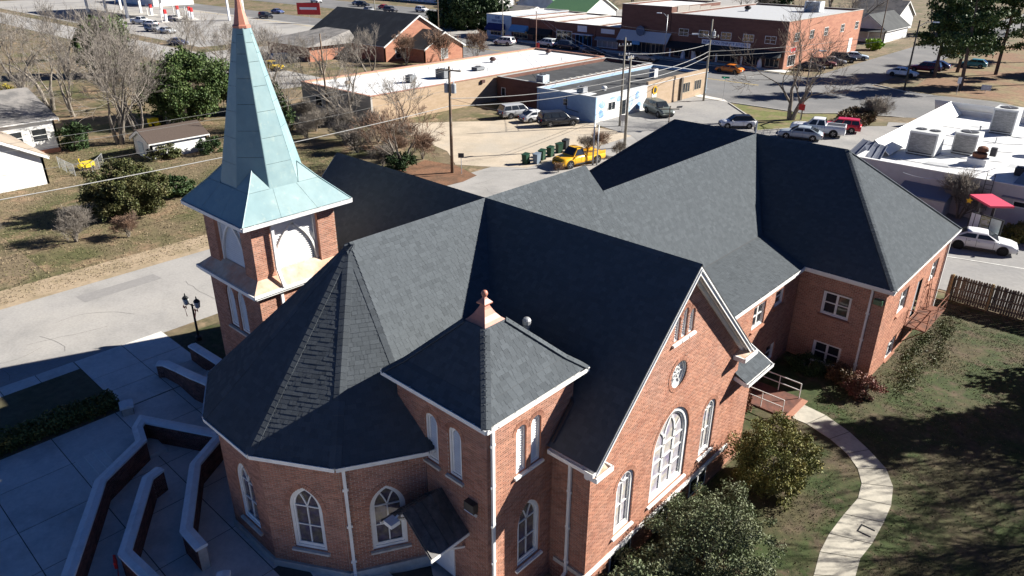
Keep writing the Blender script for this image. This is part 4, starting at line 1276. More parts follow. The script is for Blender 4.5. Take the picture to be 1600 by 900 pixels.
def shrub(name, label, cat, c, r, n, size, m, seed, clumps=40, group=None, stems=True, bot=None, cl=.28):
    zb = bot if bot is not None else G(c[0], c[1])
    root = thing(name, label, cat, (c[0], c[1], zb), group)
    pts = crown_points(n, c, r, seed, clumps, cl=cl)
    pts = pts[pts[:, 2] > zb + .03]
    mb, rn = leaves(pts, size, seed + 1)
    obj('crown', mb, m, root, rnd=rn)
    mb = MB(); rr = random.Random(seed)
    hz = min(r[0], r[1], r[2] * 1.2)
    for k in range(6):
        a = rr.uniform(0, 2 * pi); t = rr.uniform(.3, .6)
        mb.tube([(c[0] + .08 * cos(a), c[1] + .08 * sin(a), zb - .05), (c[0] + hz * .3 * cos(a), c[1] + hz * .3 * sin(a), c[2] - r[2] * .1), (c[0] + hz * t * cos(a), c[1] + hz * t * sin(a), c[2] + r[2] * .45)], [.05, .035, .012], 5)
    obj('stem', mb, BARK, root)
    return root

def seg_mesh(name, segs, sides, m):
    """Tapered tube pieces from (p0, p1, r0, r1) rows, vectorised."""
    S = np.array(segs, float); p, q, r0, r1 = S[:, 0:3], S[:, 3:6], S[:, 6:7], S[:, 7:8]
    d = q - p; d /= np.linalg.norm(d, axis=1)[:, None] + 1e-9
    h = np.where(np.abs(d[:, 2:3]) < .9, np.array([[0, 0, 1.]]), np.array([[1., 0, 0]]))
    a = np.cross(d, h); a /= np.linalg.norm(a, axis=1)[:, None]; b = np.cross(d, a)
    n = len(S); V = np.empty((n, 2 * sides, 3))
    for j in range(sides):
        t = 2 * pi * j / sides; e = cos(t) * a + sin(t) * b
        V[:, j] = p + e * r0; V[:, sides + j] = q + e * r1
    base = (np.arange(n) * 2 * sides)[:, None]
    F = np.concatenate([base + np.array([[j, (j + 1) % sides, sides + (j + 1) % sides, sides + j]]) for j in range(sides)])
    me = bpy.data.meshes.new(name)
    me.vertices.add(n * 2 * sides); me.vertices.foreach_set('co', V.ravel())
    me.loops.add(F.size); me.loops.foreach_set('vertex_index', F.ravel().astype(np.int32))
    me.polygons.add(len(F)); me.polygons.foreach_set('loop_start', np.arange(0, F.size, 4, dtype=np.int32))
    me.update(calc_edges=True); me.validate()
    me.polygons.foreach_set('use_smooth', np.ones(len(F), bool))
    me.materials.append(m)
    return me

TREES = {}
def grow_tree(seed, h, spread, r0, depth, forks, lean, nb, twig, first):
    rr = random.Random(seed); thick, thin, spots = [], [], []
    gs, un = rr.gauss, rr.uniform
    def norm(x, y, z):
        l = sqrt(x * x + y * y + z * z) or 1.; return x / l, y / l, z / l
    def grow(p, d, L, r, lv):
        k = 3 if lv < 3 else 2
        pts = [p]; rad = [r]; w = .1 if lv < 2 else .16
        for i in range(k):
            d = norm(d[0] + gs(0, w), d[1] + gs(0, w), d[2] + gs(.03, w * .5))
            c = pts[-1]; q = (c[0] + d[0] * L / k, c[1] + d[1] * L / k, c[2] + d[2] * L / k)
            r2 = max(twig, r * (1 - .42 * (i + 1) / k))
            (thick if lv < 3 else thin).append((*c, *q, rad[-1], r2))
            pts.append(q); rad.append(r2)
        if lv < 2: spots.append((pts, r))
        if lv >= depth: return
        n = nb + (1 if rr.random() < .45 else 0)
        for i in range(n):
            t = un(.4, 1.) if i else 1.
            j = min(int(t * k), k - 1); f = min(1, t * k - j); a_, b_ = pts[j], pts[j + 1]
            c = tuple(a_[x] + (b_[x] - a_[x]) * f for x in range(3))
            g = un(0, 2 * pi); s = un(.35, 1.) * spread * (.5 if i == 0 else 1)
            if abs(d[2]) < .95: h3 = norm(d[1], -d[0], 0)
            else: h3 = (1., 0., 0.)
            h4 = (d[1] * h3[2] - d[2] * h3[1], d[2] * h3[0] - d[0] * h3[2], d[0] * h3[1] - d[1] * h3[0])
            cg, sg = cos(g) * s, sin(g) * s
            nd = norm(d[0] + cg * h3[0] + sg * h4[0], d[1] + cg * h3[1] + sg * h4[1], d[2] + cg * h3[2] + sg * h4[2] + .1)
            grow(c, nd, L * un(.66, .9), max(twig, rad[j] * (.74 if i == 0 else .55)), lv + 1)
    for f in range(forks):
        a = 2 * pi * f / max(1, forks) + rr.random(); o = .012 * h * (forks > 1)
        s = 0 if forks == 1 else un(.2, .42)
        grow((o * cos(a), o * sin(a), -.1), norm(s * cos(a) + lean[0], s * sin(a) + lean[1], 1.), h * first * un(.85, 1.1), r0 * (1 if forks == 1 else .8), 0)
    return thick, thin, spots

def bare_tree(name, label, x, y, h, seed, spread=.9, r0=.2, depth=6, m=None, tm=None, z=None, group=None, forks=1, lean=(0, 0), nb=3, twig=.008, ivy=0, first=.25, cat='tree', own=False):
    """A leafless tree: trunk and main limbs, then twigs. Alike trees share mesh data, turned and scaled."""
    zb = G(x, y) if z is None else z
    m, tm = m or TWIG, tm or BARK
    shrubby = cat == 'shrub'
    depth = min(depth, 5) if shrubby else 7
    if not shrubby: nb = 2; twig = max(twig, .014)
    key = (shrubby, min(forks, 4), depth, m.name, (seed if own or ivy else seed % 2))
    if key not in TREES:
        th, tn, spots = grow_tree(seed, 10, spread, r0 / h * 10, depth, forks, lean, nb, twig / h * 10, first)
        iv = None
        if ivy:
            rr = random.Random(seed); ip = []
            for pts, r in spots:
                for q in range(ivy):
                    t = rr.random() * 3; i = min(int(t), 2); c = np.array(pts[i]) + (np.array(pts[i + 1]) - np.array(pts[i])) * (t - i)
                    if c[2] < 6.4: ip.append(c + np.array([rr.gauss(0, r * .9 + .08), rr.gauss(0, r * .9 + .08), rr.gauss(0, .15)]))
            mb, rn = leaves(np.array(ip), .13, seed + 5); iv = (mb, rn)
        TREES[key] = (seg_mesh('trunk', th, 6, tm), seg_mesh('crown', tn, 3, m), iv)
    root = thing(name, label, cat, (x, y, zb), group)
    for nm, me in zip(('trunk', 'crown'), TREES[key][:2]):
        o = bpy.data.objects.new(nm, me); COL.objects.link(o); o.parent = root
    if TREES[key][2]:
        mb, rn = TREES[key][2]
        mb.v = [(a + x, b + y, c + zb) for a, b, c in mb.v]
        obj('ivy', mb, L_IVY, root, rnd=rn)
    k = h / 10
    root.scale = (k, k, k)
    root.rotation_euler = (0, 0, 0 if own or ivy else seed * 1.7)
    return root

# --- bushes against the church gable
shrub('holly_bush', 'broad dark green holly bush in front of the church gable at the bottom', 'bush', (-8.9, 20.9, -.95), (2.5, 2.9, 1.75), 46000, .06, L_HOLLY, 3, 260, cl=.15)
shrub('yellowing_bush', 'tall yellow-green bush between the gable windows and the curving path', 'bush', (-9.0, 26.8, -.4), (1.95, 2.2, 1.95), 34000, .065, L_OLIVE, 5, 150, cl=.17)
shrub('holly_bush', 'smaller holly bush tucked by the left corner of the gable wall', 'bush', (-9.9, 17.9, -1.3), (1.25, 1.5, 1.2), 9000, .08, L_HOLLY, 6, 50, cl=.25)
shrub('azalea', 'reddish leafed azalea at the annex corner', 'bush', (-8.75, 37.2, -1.45), (.95, .9, .75), 5000, .07, L_RED, 8, 40, group='shrubs by the annex wall')
shrub('azalea', 'brownish azalea under the annex corner downspout', 'bush', (-10.0, 37.6, -1.5), (.9, .75, .65), 4500, .07, L_BROWN, 9, 40, group='shrubs by the annex wall')
shrub('dark_shrub', 'dark green shrub below the lower annex window', 'bush', (-11.8, 37.5, -1.55), (1.3, .8, .6), 5000, .07, L_DARK, 10, 40, group='shrubs by the annex wall')
shrub('azalea', 'small red shrub by the gable end of the ramp railing', 'bush', (-12.7, 31.4, -1.5), (.5, .6, .65), 2500, .06, L_RED, 12, 25)
shrub('ground_cover', 'low green ground cover along the sunny end wall of the annex', 'bush', (-7.5, 44.5, -1.98), (1.2, 6.2, .22), 9000, .06, leaf_mat('green_cover', (.06, .08, .022), (.09, .09, .03)), 13, 120, cl=.3)
# --- hedge along the front lawn
root = thing('clipped_hedge', 'long dark clipped hedge beside the front lawn', 'hedge', (-34.5, 2, -.6))
rng = np.random.default_rng(4)
P = np.stack([rng.uniform(-35.15, -33.95, 22000), rng.uniform(-8, 8.95, 22000), rng.uniform(-.55, .12, 22000)], 1)
P[:, 2] += .06 * np.sin(P[:, 1] * 2.1) * (P[:, 2] > -.2)
mb, rn = leaves(P, .1, 4); obj('foliage', mb, L_OLIVE, root, rnd=rn)
mb = MB()
for k in range(22): mb.tube([(-34.55 + .1 * sin(k), -7.8 + k * .75, -.65), (-34.5, -7.7 + k * .75, -.1)], .03, 5)
obj('stem', mb, BARK, root)

# --- left yard
shrub('cedar', 'big rounded olive cedar bush on the left yard', 'tree', (-62.5, 20.9, 1.25), (3.1, 3.3, 2.55), 42000, .12, L_CEDAR, 21, 220, cl=.17)
shrub('round_bush', 'dark round bush beside the white house', 'bush', (-87.2, 25.4, .8), (1.6, 1.7, 1.7), 5000, .16, L_DARK, 22, 40)
shrub('low_shrub', 'low dark green shrub behind the big cedar', 'bush', (-64.5, 26.0, .1), (1.6, 1.9, .9), 4000, .15, L_DARK, 23, 40)
bare_tree('bare_shrub', 'twiggy grey shrub in front of the big cedar', -58.9, 15.5, 4.2, 31, .95, .07, 6, z=None, forks=6, first=.2, nb=3, twig=.006, cat='shrub')
bare_tree('bare_shrub', 'reddish twiggy shrub on the yard near the street', -57.0, 18.6, 2.9, 32, .95, .05, 5, m=TWIGR, forks=7, first=.2, nb=3, twig=.006, cat='shrub')
bare_tree('bare_shrub', 'wide twiggy shrub at the left picture edge', -63.0, 11.0, 3.8, 33, 1.0, .06, 6, forks=6, first=.2, twig=.006, cat='shrub')
shrub('evergreen_tree', 'large dense evergreen behind the small shed', 'tree', (-93, 40.5, 3.4), (5.0, 6.2, 4.6), 46000, .2, L_PINE, 24, 240, cl=.17)
shrub('evergreen_tree', 'smaller evergreen right of the large dense one', 'tree', (-92, 48.5, 2.2), (3.0, 3.6, 3.2), 18000, .2, L_CEDAR, 25, 120, cl=.2)
shrub('evergreen_tree', 'narrow evergreen far behind the bare trees at top left', 'tree', (-135, 47, 4), (4, 4.5, 4.8), 10000, .4, L_PINE, 26, 70, cl=.25)
shrub('shed_vine', 'vine and brush leaning on the shed', 'bush', (-77.2, 30.6, .1), (1.3, 1.9, .9), 4500, .13, L_CEDAR, 27, 40)
shrub('shed_vine', 'brush at the far end of the shed wall', 'bush', (-75.6, 34.6, .2), (1.1, 1.5, 1.0), 3500, .13, L_DARK, 28, 40)
shrub('yellow_bush', 'yellowish bush at the top of the left picture edge', 'bush', (-118, 27.0, .8), (2.4, 2.2, 2.0), 4500, .2, leaf_mat('yellow_leaves', (.25, .2, .03), (.18, .16, .03)), 29, 40)
T = [('bare tree filling the gap left of the tall grey one', -116, 24, 13, 48, .9, .35, 6, 2), ('bare tree behind the evergreen at the lot edge', -112, 45, 13, 49, .9, .35, 6, 2), ('bare tree far left beyond the house roof', -132, 33, 14, 50, .9, .35, 6, 2), ('bare tree beyond the yard fence', -106, 40, 12, 61, .9, .3, 6, 2), ('far bare tree before the forecourt edge', -140, 42, 14, 62, .9, .35, 6, 2), ('bare tree at the forecourt corner', -150, 56, 13, 63, .9, .35, 6, 2), ('bare tree between forecourt and spire', -128, 58, 12, 64, .9, .3, 6, 2),
     ('tall grey bare tree with a thick trunk behind the white house', -111.5, 30.6, 15, 41, .85, .5, 7, 2), ('dark forked bare tree between the white house and the evergreen', -105.3, 31.2, 12.5, 42, .9, .42, 7, 2),
     ('pale multi-stemmed bare tree left of the shed', -86.5, 29.6, 14.5, 43, .8, .3, 7, 4), ('slim pale bare tree right beside the multi-stemmed one', -85.6, 31.2, 11, 44, .8, .2, 7, 2),
     ('bare tree at the far top left corner', -128, 26, 13, 45, .9, .38, 6, 2), ('bare tree before the gas station lot', -121, 41, 13, 46, .9, .35, 6, 2), ('leaning bare tree at the left picture edge', -98, 21.0, 11, 47, .95, .3, 6, 2)]
for lb, x, y, h, sd, sp, r, dp, fk in T:
    bare_tree('bare_tree', lb, x, y, h, sd, sp, r, dp, forks=fk, group='bare trees of the left yard', twig=.012)
# --- trees of the middle block
bare_tree('ivy_tree', 'bare tree wrapped in green ivy right of the spire', -78.5, 45.6, 15, 51, .8, .4, 6, forks=2, ivy=420, twig=.012)
M_ = [('bare tree before the dark end of the white-roofed building', -76.6, 52.4, 12.5, 52, .85, .26, 7, 2), ('slim bare tree by the corner of the tan brick wall', -72.0, 49.8, 9, 53, .85, .18, 7, 2),
      ('dark leaning bare tree in front of the tan wall', -64.4, 51.4, 10, 54, .8, .24, 6, 1), ('low spreading bare tree left of the brown utility pole', -56.5, 45.2, 8.5, 55, 1.0, .22, 7, 3)]
for lb, x, y, h, sd, sp, r, dp, fk in M_:
    bare_tree('bare_tree', lb, x, y, h, sd, sp, r, dp, forks=fk, group='bare trees of the middle block', twig=.011, m=TWIGR if sd == 55 else TWIG)
for i, (lb, x, y, h, sd) in enumerate([('reddish brush under the leaning bare tree', -61, 47.5, 4, 56), ('reddish brush beside the low spreading tree', -57.5, 48.6, 4.5, 57), ('brush pile between the bare trees and the yard', -68, 46.5, 4.2, 58), ('grey brush behind the church roof ridge', -72.5, 44.5, 4.5, 59), ('brush at the foot of the ivy tree', -76, 48, 4, 60), ('tall thicket left of the leaning bare tree', -66.5, 49.8, 5.5, 261), ('thicket in front of the tan wall', -63, 50.2, 4.8, 262), ('dense brush in the middle of the thickets', -70.5, 48, 5.5, 263), ('brown thicket behind the rear ridge', -64.5, 45.5, 4.5, 264), ('pale thicket by the ivy tree', -79.5, 49.5, 5, 265), ('twiggy brush nearest the street', -58.5, 44.2, 3.6, 266)]):
    bare_tree('brush', lb, x, y, h, sd, 1.0, .06, 6, m=TWIGR if i < 2 else TWIG, forks=7, first=.2, twig=.009, group='thickets behind the church', cat='shrub')
shrub('dark_shrub', 'dark evergreen shrub at the foot of the low spreading tree', 'bush', (-56.2, 44.6, .2), (1.5, 1.7, .95), 4500, .14, L_DARK, 61, 40)
for i, (lb, x, y) in enumerate([('bare crape myrtle left of the small brick gable', -108.5, 89.0), ('bare crape myrtle in front of the small brick gable', -103.2, 93.0), ('bare crape myrtle right of the small brick gable', -101.5, 99.8)]):
    bare_tree('crape_myrtle', lb, x, y, 6.5, 65 + i, .75, .09, 6, m=TWIGR, forks=6, first=.24, twig=.012, group='crape myrtles by the brick house', cat='tree')
for i, (lb, x, y, h) in enumerate([('bare tree in front of the dark brick house roof', -100, 74, 10), ('bare tree by the parking bay left of the brick house', -110, 72, 9), ('bare tree on the verge near the yellow car', -106, 60, 11), ('bare tree left of the spire tip', -112, 54, 10), ('thin bare tree behind the spire', -118, 60, 11)]):
    bare_tree('bare_tree', lb, x, y, h, 70 + i, .85, .22, 6, forks=2, twig=.014, group='bare trees near the brick house')
# --- right hand trees
bare_tree('street_tree', 'large bare street tree on the green corner verge', -37.6, 93.2, 12.5, 81, .95, .42, 7, forks=2, first=.3, twig=.012, m=mat('dark_twigs', (.14, .11, .085), .9, .25, 3))
bare_tree('bare_shrub', 'bare shrub behind the brown clipped hedge', -29.5, 99.5, 5.2, 82, .6, .06, 6, forks=7, first=.26, twig=.009, cat='shrub')
bare_tree('bare_shrub', 'bare crape myrtle by the drive-through menu', -12.5, 71.4, 6.5, 83, .6, .08, 6, forks=7, first=.26, twig=.008, cat='shrub')
root = thing('brown_hedge', 'reddish brown clipped hedge at the street corner', 'hedge', (-31, 97.5, G(-31, 97.5)))
rng = np.random.default_rng(14)
P = np.stack([rng.uniform(-1.7, 1.7, 9000), rng.uniform(-3.1, 3.1, 9000), rng.uniform(0.05, 1.4, 9000)], 1)
P = P[(np.abs(P[:, 0]) + np.abs(P[:, 1]) * .3 < 2.3)]
P += np.array((-31, 97.7, G(-31, 97.5)))
mb, rn = leaves(P, .17, 15); obj('foliage', mb, L_BROWN, root, rnd=rn)
obj('stem', MB().tube([(-31, 95.5, -.8), (-31, 99.5, .1)], .06, 5), BARK, root)
def pine(label, x, y, h, seed, n=9000, zc=.62, r=3.4, group='pines on the corner bed'):
    root = thing('pine_tree', label, 'tree', (x, y, G(x, y)), group)
    rr = random.Random(seed); zb = G(x, y)
    lean = (rr.uniform(-.06, .06), rr.uniform(-.06, .06))
    tk = MB(); ax = [(x + lean[0] * t * h, y + lean[1] * t * h, zb - .1 + t * h) for t in (0, .25, .5, .75, 1.)]
    tk.tube(ax, [.3, .25, .2, .12, .03], 7)
    pts = []
    rng = np.random.default_rng(seed)
    for k in range(34):
        t = rr.uniform(.22, 1.); a = rr.uniform(0, 2 * pi); L = r * (1.15 - t * .75) * rr.uniform(.5, 1.15)
        b = np.array((x + lean[0] * t * h, y + lean[1] * t * h, zb + t * h)); e = b + np.array((cos(a) * L, sin(a) * L, rr.uniform(-.1, .35) * L))
        tk.tube([b, (b + e) / 2 + (0, 0, .1), e], [.07, .045, .02], 4)
        m = n // 34; s = rng.random((m, 1)) ** .6
        q = b + (e - b) * s + rng.normal(size=(m, 3)) * np.array((.42, .42, .26))
        pts.append(q)
    obj('trunk', tk, mat('pine_bark', (.11, .08, .065), .95, .3, 8), root)
    mb, rn = leaves(np.concatenate(pts), .3, seed + 1, up=.1); obj('crown', mb, L_PINE, root, rnd=rn)
pine('tall pine with a leaning trunk nearest the street corner', -27.6, 132.3, 19, 91, 13000, r=5)
pine('dark pine left of the tall leaning pine', -33.8, 141.2, 16, 92, 10000, r=4.4)
pine('pine behind the dark red parked car', -32.5, 150, 16, 93, 9000, r=4.4)
pine('broad pine behind the tall leaning pine', -27, 152, 18, 94, 11000, r=5)
pine('tall pine at the right picture edge', -20, 146, 19, 95, 11000, r=5)
pine('far pine above the bed of needles', -24, 176, 18, 96, 9000, r=5)
pine('pine at the far right top', -12, 165, 18, 97, 9000, r=5)
shrub('evergreen_tree', 'dark low evergreen at the right picture edge', 'tree', (-17.5, 160, 2.6), (3.6, 4, 3.4), 9000, .35, L_DARK, 98, 60)
shrub('magnolia', 'huge dark magnolia tree left of the blue fish shop', 'tree', (-143, 139.5, 5.4), (8.0, 8.0, 6.8), 26000, .5, L_DARK, 99, 110, cl=.24)
shrub('dark_hedge', 'dark hedge mass under the magnolia', 'hedge', (-152, 137, 1.6), (3.4, 4.5, 2.0), 6000, .4, L_DARK, 100, 50)
shrub('side_bush', 'dark bush in the gap beside the blue fish shop', 'bush', (-132.2, 133.5, 1.2), (1.5, 2.0, 1.9), 3500, .3, L_DARK, 101, 40)
# far trees behind the town
rr = random.Random(5)
ANCH = [(-300, 200, 'beyond the gas station'), (-262, 215, 'beyond the far road at top left'), (-215, 205, 'behind the row of parked cars'), (-178, 205, 'behind the magnolia'), (-150, 215, 'left of the green-roofed house'), (-112, 225, 'behind the row of shops'), (-60, 215, 'behind the far porch house'), (-38, 235, 'along the cross street'), (-5, 215, 'behind the pines')]
proto = {}
for bx, by, where in ANCH:
    for i in range(5):
        x, y = bx + rr.uniform(-16, 16), by + rr.uniform(-22, 40)
        ev = i == 0
        size = ('tall', 'tallest', 'small', 'middling', 'broad')[i]; sc = (1.15, 1.4, .8, 1.0, 1.2)[i]
        lb = ('dark evergreen tree %s' % where) if ev else '%s distant bare tree %s' % (size, where)
        if ev:
            if 'e' not in proto:
                proto['e'] = o = shrub('evergreen_tree', lb, 'tree', (0, 0, 4.2), (4, 4, 4.8), 3600, .55, L_DARK, 120, 60, bot=-.6)
            else: o = copy_tree(proto['e'])
            place(o, x, y, -.6, rr.uniform(0, 6.28), sc)
            o['label'] = lb; o['group'] = 'far evergreens'
        else:
            bare_tree('bare_tree', lb, x, y, 12 * sc, 500 + rr.randint(0, 40), .9, .35, 5, forks=2, twig=.03, group='far bare trees')
# tree at the right edge whose twigs reach into the picture, and the trees beyond it that shade the lawn
bare_tree('bare_tree', 'bare tree whose pale twigs reach in from the right over the lawn', 2.2, 24.6, 6.5, 130, 1.0, .13, 7, forks=4, first=.22, twig=.006, m=mat('pale_twigs', (.32, .27, .25), .9, .2, 3))
for i, (x, y, h) in enumerate([(7.5, 43, 14), (10, 50.5, 15), (15, 47, 15), (14, 57, 16), (20, 52, 16), (9, 58, 15), (18, 62, 16), (5.2, 43, 13), (5.0, 37, 11)]):
    bare_tree('bare_tree', 'bare shade tree right of the lawn, %s from the annex' % ('nearest', 'second', 'third', 'fourth', 'fifth', 'sixth', 'seventh', 'eighth', 'ninth')[i], x, y, h, 140 + i, .95, .4, 7, forks=2, twig=.014, group='shade trees right of the lawn')
for i, (x, y, h) in enumerate([(9.5, 35, 10), (14, 41, 13), (17.5, 48, 15), (12, 33, 10), (24, 60, 15), (8, 30.5, 9.5), (3.6, 49, 11)]):
    pine('shade pine right of the lawn, %s from the path' % ('nearest', 'second nearest', 'third nearest', 'fourth nearest', 'fifth nearest', 'sixth nearest', 'seventh nearest', 'eighth nearest', 'ninth nearest')[i], x, y, h, 150 + i, 7000, r=4, group='shade pines right of the lawn')

# --- lawn texture: grass blades and fallen leaves
rng = np.random.default_rng(77)
n = 120000
X = rng.uniform(-10.8, 3, n); Y = rng.uniform(15.5, 50, n)
keep = np.ones(n, bool)
nzx = np.sin(X * 1.3 + np.sin(Y * .9) * 1.5) + np.sin(Y * 1.1 + X * .4) + rng.normal(size=n) * .6
keep &= (nzx > -.5)
pc = np.array([lerp2(list(zip(*[[(a[0] + b[0]) / 2 for a, b in zip(PATH_L, PATH_R)], [(a[1] + b[1]) / 2 for a, b in zip(PATH_L, PATH_R)]])), t) for t in np.linspace(0, 11.9, 60)])
dmin = np.min(np.hypot(X[:, None] - pc[:, 0], Y[:, None] - pc[:, 1]), axis=1)
keep &= dmin > .86
keep &= ~((X < -8.9) & (Y > 38.5)) & ~((X < -10.4) & (Y > 30))
X, Y = X[keep], Y[keep]
Zg = np.array([G(a, b) for a, b in zip(X, Y)]) + .02
mb, rn = leaves(np.stack([X, Y, Zg], 1), .045, 78, up=.8)
tag(obj('lawn_grass', mb, mat('grass_blades', (.075, .1, .026), .8, .3, .6, (.12, .1, .05), .35, .42, .62, rnd=.3), rnd=rn), 'sparse winter grass blades on the right lawn', 'grass', kind='stuff')
n = 9000
X = rng.uniform(-10.8, 4, n); Y = rng.uniform(15.5, 52, n)
dmin = np.min(np.hypot(X[:, None] - pc[:, 0], Y[:, None] - pc[:, 1]), axis=1)
k = ((dmin > .8) | (rng.random(n) < .05)) & ~((X < -8.9) & (Y > 38.5)) & ~((X < -10.4) & (Y > 30)); X, Y = X[k], Y[k]
mb, rn = leaves(np.stack([X, Y, np.array([G(a, b) for a, b in zip(X, Y)]) + .045], 1), .05, 79, up=.05)
tag(obj('fallen_leaves', mb, mat('dead_leaves', (.17, .115, .065), .9, .3, 3, (.24, .175, .11), .8, rnd=.4), rnd=rn), 'dry brown fallen leaves scattered on the right lawn', 'leaves', kind='stuff')
n = 60000
X = rng.uniform(-90, -50.8, n); Y = rng.uniform(0, 44, n)
mb, rn = leaves(np.stack([X, Y, np.full(n, -.57)], 1), .07, 80, up=.4)
tag(obj('yard_litter', mb, mat('yard_litter', (.22, .17, .11), .9, .3, .4, (.14, .13, .06), .15, rnd=.35), rnd=rn), 'dry grass and leaf litter on the left yard', 'leaves', kind='stuff')
# ================================================================ neighbouring buildings
def fwall(name, c, c2, row=.09):
    return mat(name, c, .92, .12, 3, c2, .6, .42, .65, bump=.15, bsc=30, stretch=(1, 1, 4))
TANB = fwall('tan_brick', (.4, .3, .21), (.35, .26, .17)); REDB = fwall('far_red_brick', (.27, .105, .07), (.2, .075, .055)); ORB = fwall('orange_brick', (.42, .2, .13), (.34, .15, .1)); BROWNB = fwall('brown_brick', (.17, .085, .065), (.13, .065, .05))
BLUEW = mat('pale_blue_paint', (.33, .47, .62), .8, .08, 2, (.27, .4, .55), .4); WHITEW = mat('white_wall_paint', (.72, .72, .7), .8, .06, 2, (.6, .6, .58), .5)
MEMB = mat('white_roof_membrane', (.74, .74, .73), .7, .05, 1.5, (.6, .6, .6), .25, .5, .72); BLACKR = mat('black_roof_membrane', (.045, .047, .05), .9, .2, 1.2, (.07, .072, .075), .2)
GREYR = mat('grey_shingle', (.25, .235, .22), .95, .15, 8, (.15, .145, .14), .6); DARKR = mat('dark_shingle', (.055, .058, .06), .95, .15, 8, (.075, .08, .08), .4); BROWNR = mat('brown_shingle', (.08, .06, .05), .95, .2, 8); GREENR = mat('green_roof', (.16, .32, .15), .7, .1, 3)
NAVY = mat('navy_awning', (.02, .03, .13), .8, .1, 3); SKYB = mat('sky_blue_awning', (.12, .33, .6), .8, .1, 3); DARKA = mat('dark_awning', (.025, .03, .035), .8, .15, 3); REDP = mat('red_paint', (.5, .03, .03), .5, .08, 3); YELP = mat('yellow_paint', (.75, .42, .02), .4, .05, 3)

def simple_window(W, u0, u1, z0, z1, root, n=1, rows=1, frame=WHITE, glass=None, name='window', fw=.08):
    mb = MB()
    o = Op((u0 + u1) / 2, z0, u1 - u0, z1)
    ring(mb, W, o.outline(0), o.outline(fw), .04, -.04)
    for i in range(1, n):
        u = u0 + (u1 - u0) * i / n; mb.bar(W.pt(u, z0, .015), W.pt(u, z1, .015), .06, .05, up=(*W.n, 0))
    for i in range(1, rows):
        z = z0 + (z1 - z0) * i / rows; mb.bar(W.pt(u0, z, .015), W.pt(u1, z, .015), .06, .05, up=(*W.n, 0))
    w = obj(name, mb, frame, root)
    for i in range(n):
        for j in range(rows):
            a, b = u0 + (u1 - u0) * i / n, u0 + (u1 - u0) * (i + 1) / n; c, d = z0 + (z1 - z0) * j / rows, z0 + (z1 - z0) * (j + 1) / rows
            obj('pane', MB().poly([W.pt(a, c, .008), W.pt(b, c, .008), W.pt(b, d, .008), W.pt(a, d, .008)]), glass or GLASS, w)
    return w

def block(name, label, x0, x1, y0, y1, z1, wm, rm, par=.35, z0=-.7, capm=None, cat='building', south=None, east=None, back=None):
    """Flat-roofed building: four walls, roof deck below the parapet, parapet cap."""
    root = thing(name, label, cat, ((x0 + x1) / 2, (y0 + y1) / 2, z0))
    t = .25
    for W, m in ((Wall((x0, y0), (x1, y0)), south or wm), (Wall((x1, y0), (x1, y1)), east or wm), (Wall((x1, y1), (x0, y1)), back or wm), (Wall((x0, y1), (x0, y0)), back or wm)):
        k = t - .002 if abs(W.u[0]) < .5 else 0
        obj('wall', MB().slab([W.pt(k, z0, 0), W.pt(W.L - k, z0, 0), W.pt(W.L - k, z1, 0), W.pt(k, z1, 0)], (*(-W.n * t), 0)), m, root)
    obj('roof', MB().box(x0 + t, x1 - t, y0 + t, y1 - t, z1 - par - .2, z1 - par), rm, root)
    mb = MB(); c = .06
    for a, b, q, r in ((x0 - c, x1 + c, y0 - c, y0 + t + .03), (x0 - c, x1 + c, y1 - t - .03, y1 + c), (x0 - c, x0 + t + .03, y0 + t + .03, y1 - t - .03), (x1 - t - .03, x1 + c, y0 + t + .03, y1 - t - .03)):
        mb.box(a, b, q, r, z1, z1 + .07)
    obj('parapet_cap', mb, capm or KERB, root)
    return root

def hvac(label, x, y, z, w=1., d=1., h=.9, m=None, fans=1, group='rooftop units'):
    root = thing('rooftop_unit', label, 'air conditioner', (x, y, z), group)
    obj('casing', MB().box(x - w / 2, x + w / 2, y - d / 2, y + d / 2, z + .12, z + h), m or STEEL, root)
    obj('curb', MB().box(x - w / 2 + .06, x + w / 2 - .06, y - d / 2 + .06, y + d / 2 - .06, z, z + .12), DARKSTEEL, root)
    g = MB()
    for i in range(7):
        zz = z + .22 + (h - .3) * i / 7
        g.box(x - w * .42, x + w * .42, y - d / 2 - .015, y - d / 2, zz, zz + (h - .3) / 12)
    obj('grille', g, DARKSTEEL, root)
    for i in range(fans):
        fx = x + (i - (fans - 1) / 2) * w * .48
        r = min(w / fans, d) * .34
        f = obj('fan_guard', MB().lathe([(r * 1.1, 0), (r * 1.1, .06), (r, .07)], 14, (fx, y, z + h)), DARKSTEEL, root)
        fb = MB()
        for k in range(4): fb.bar((fx, y, z + h + .085), (fx + r * .9 * cos(k * pi / 2 + .4), y + r * .9 * sin(k * pi / 2 + .4), z + h + .085), .12 * r, .01)
        obj('fan_blade', fb, STEEL, f)
    return root

def roof_fan(label, x, y, z, m=None, s=1.):
    root = thing('roof_ventilator', label, 'vent', (x, y, z), 'roof ventilators')
    obj('curb', MB().box(x - .3 * s, x + .3 * s, y - .3 * s, y + .3 * s, z, z + .25 * s), STEEL, root)
    obj('hood', MB().lathe([(.25 * s, .25 * s), (.5 * s, .4 * s), (.52 * s, .6 * s), (.3 * s, .8 * s), (.1 * s, .84 * s)], 12, (x, y, z)), m or mat('dark_brown_metal', (.08, .04, .035), .6), root, smooth=False)

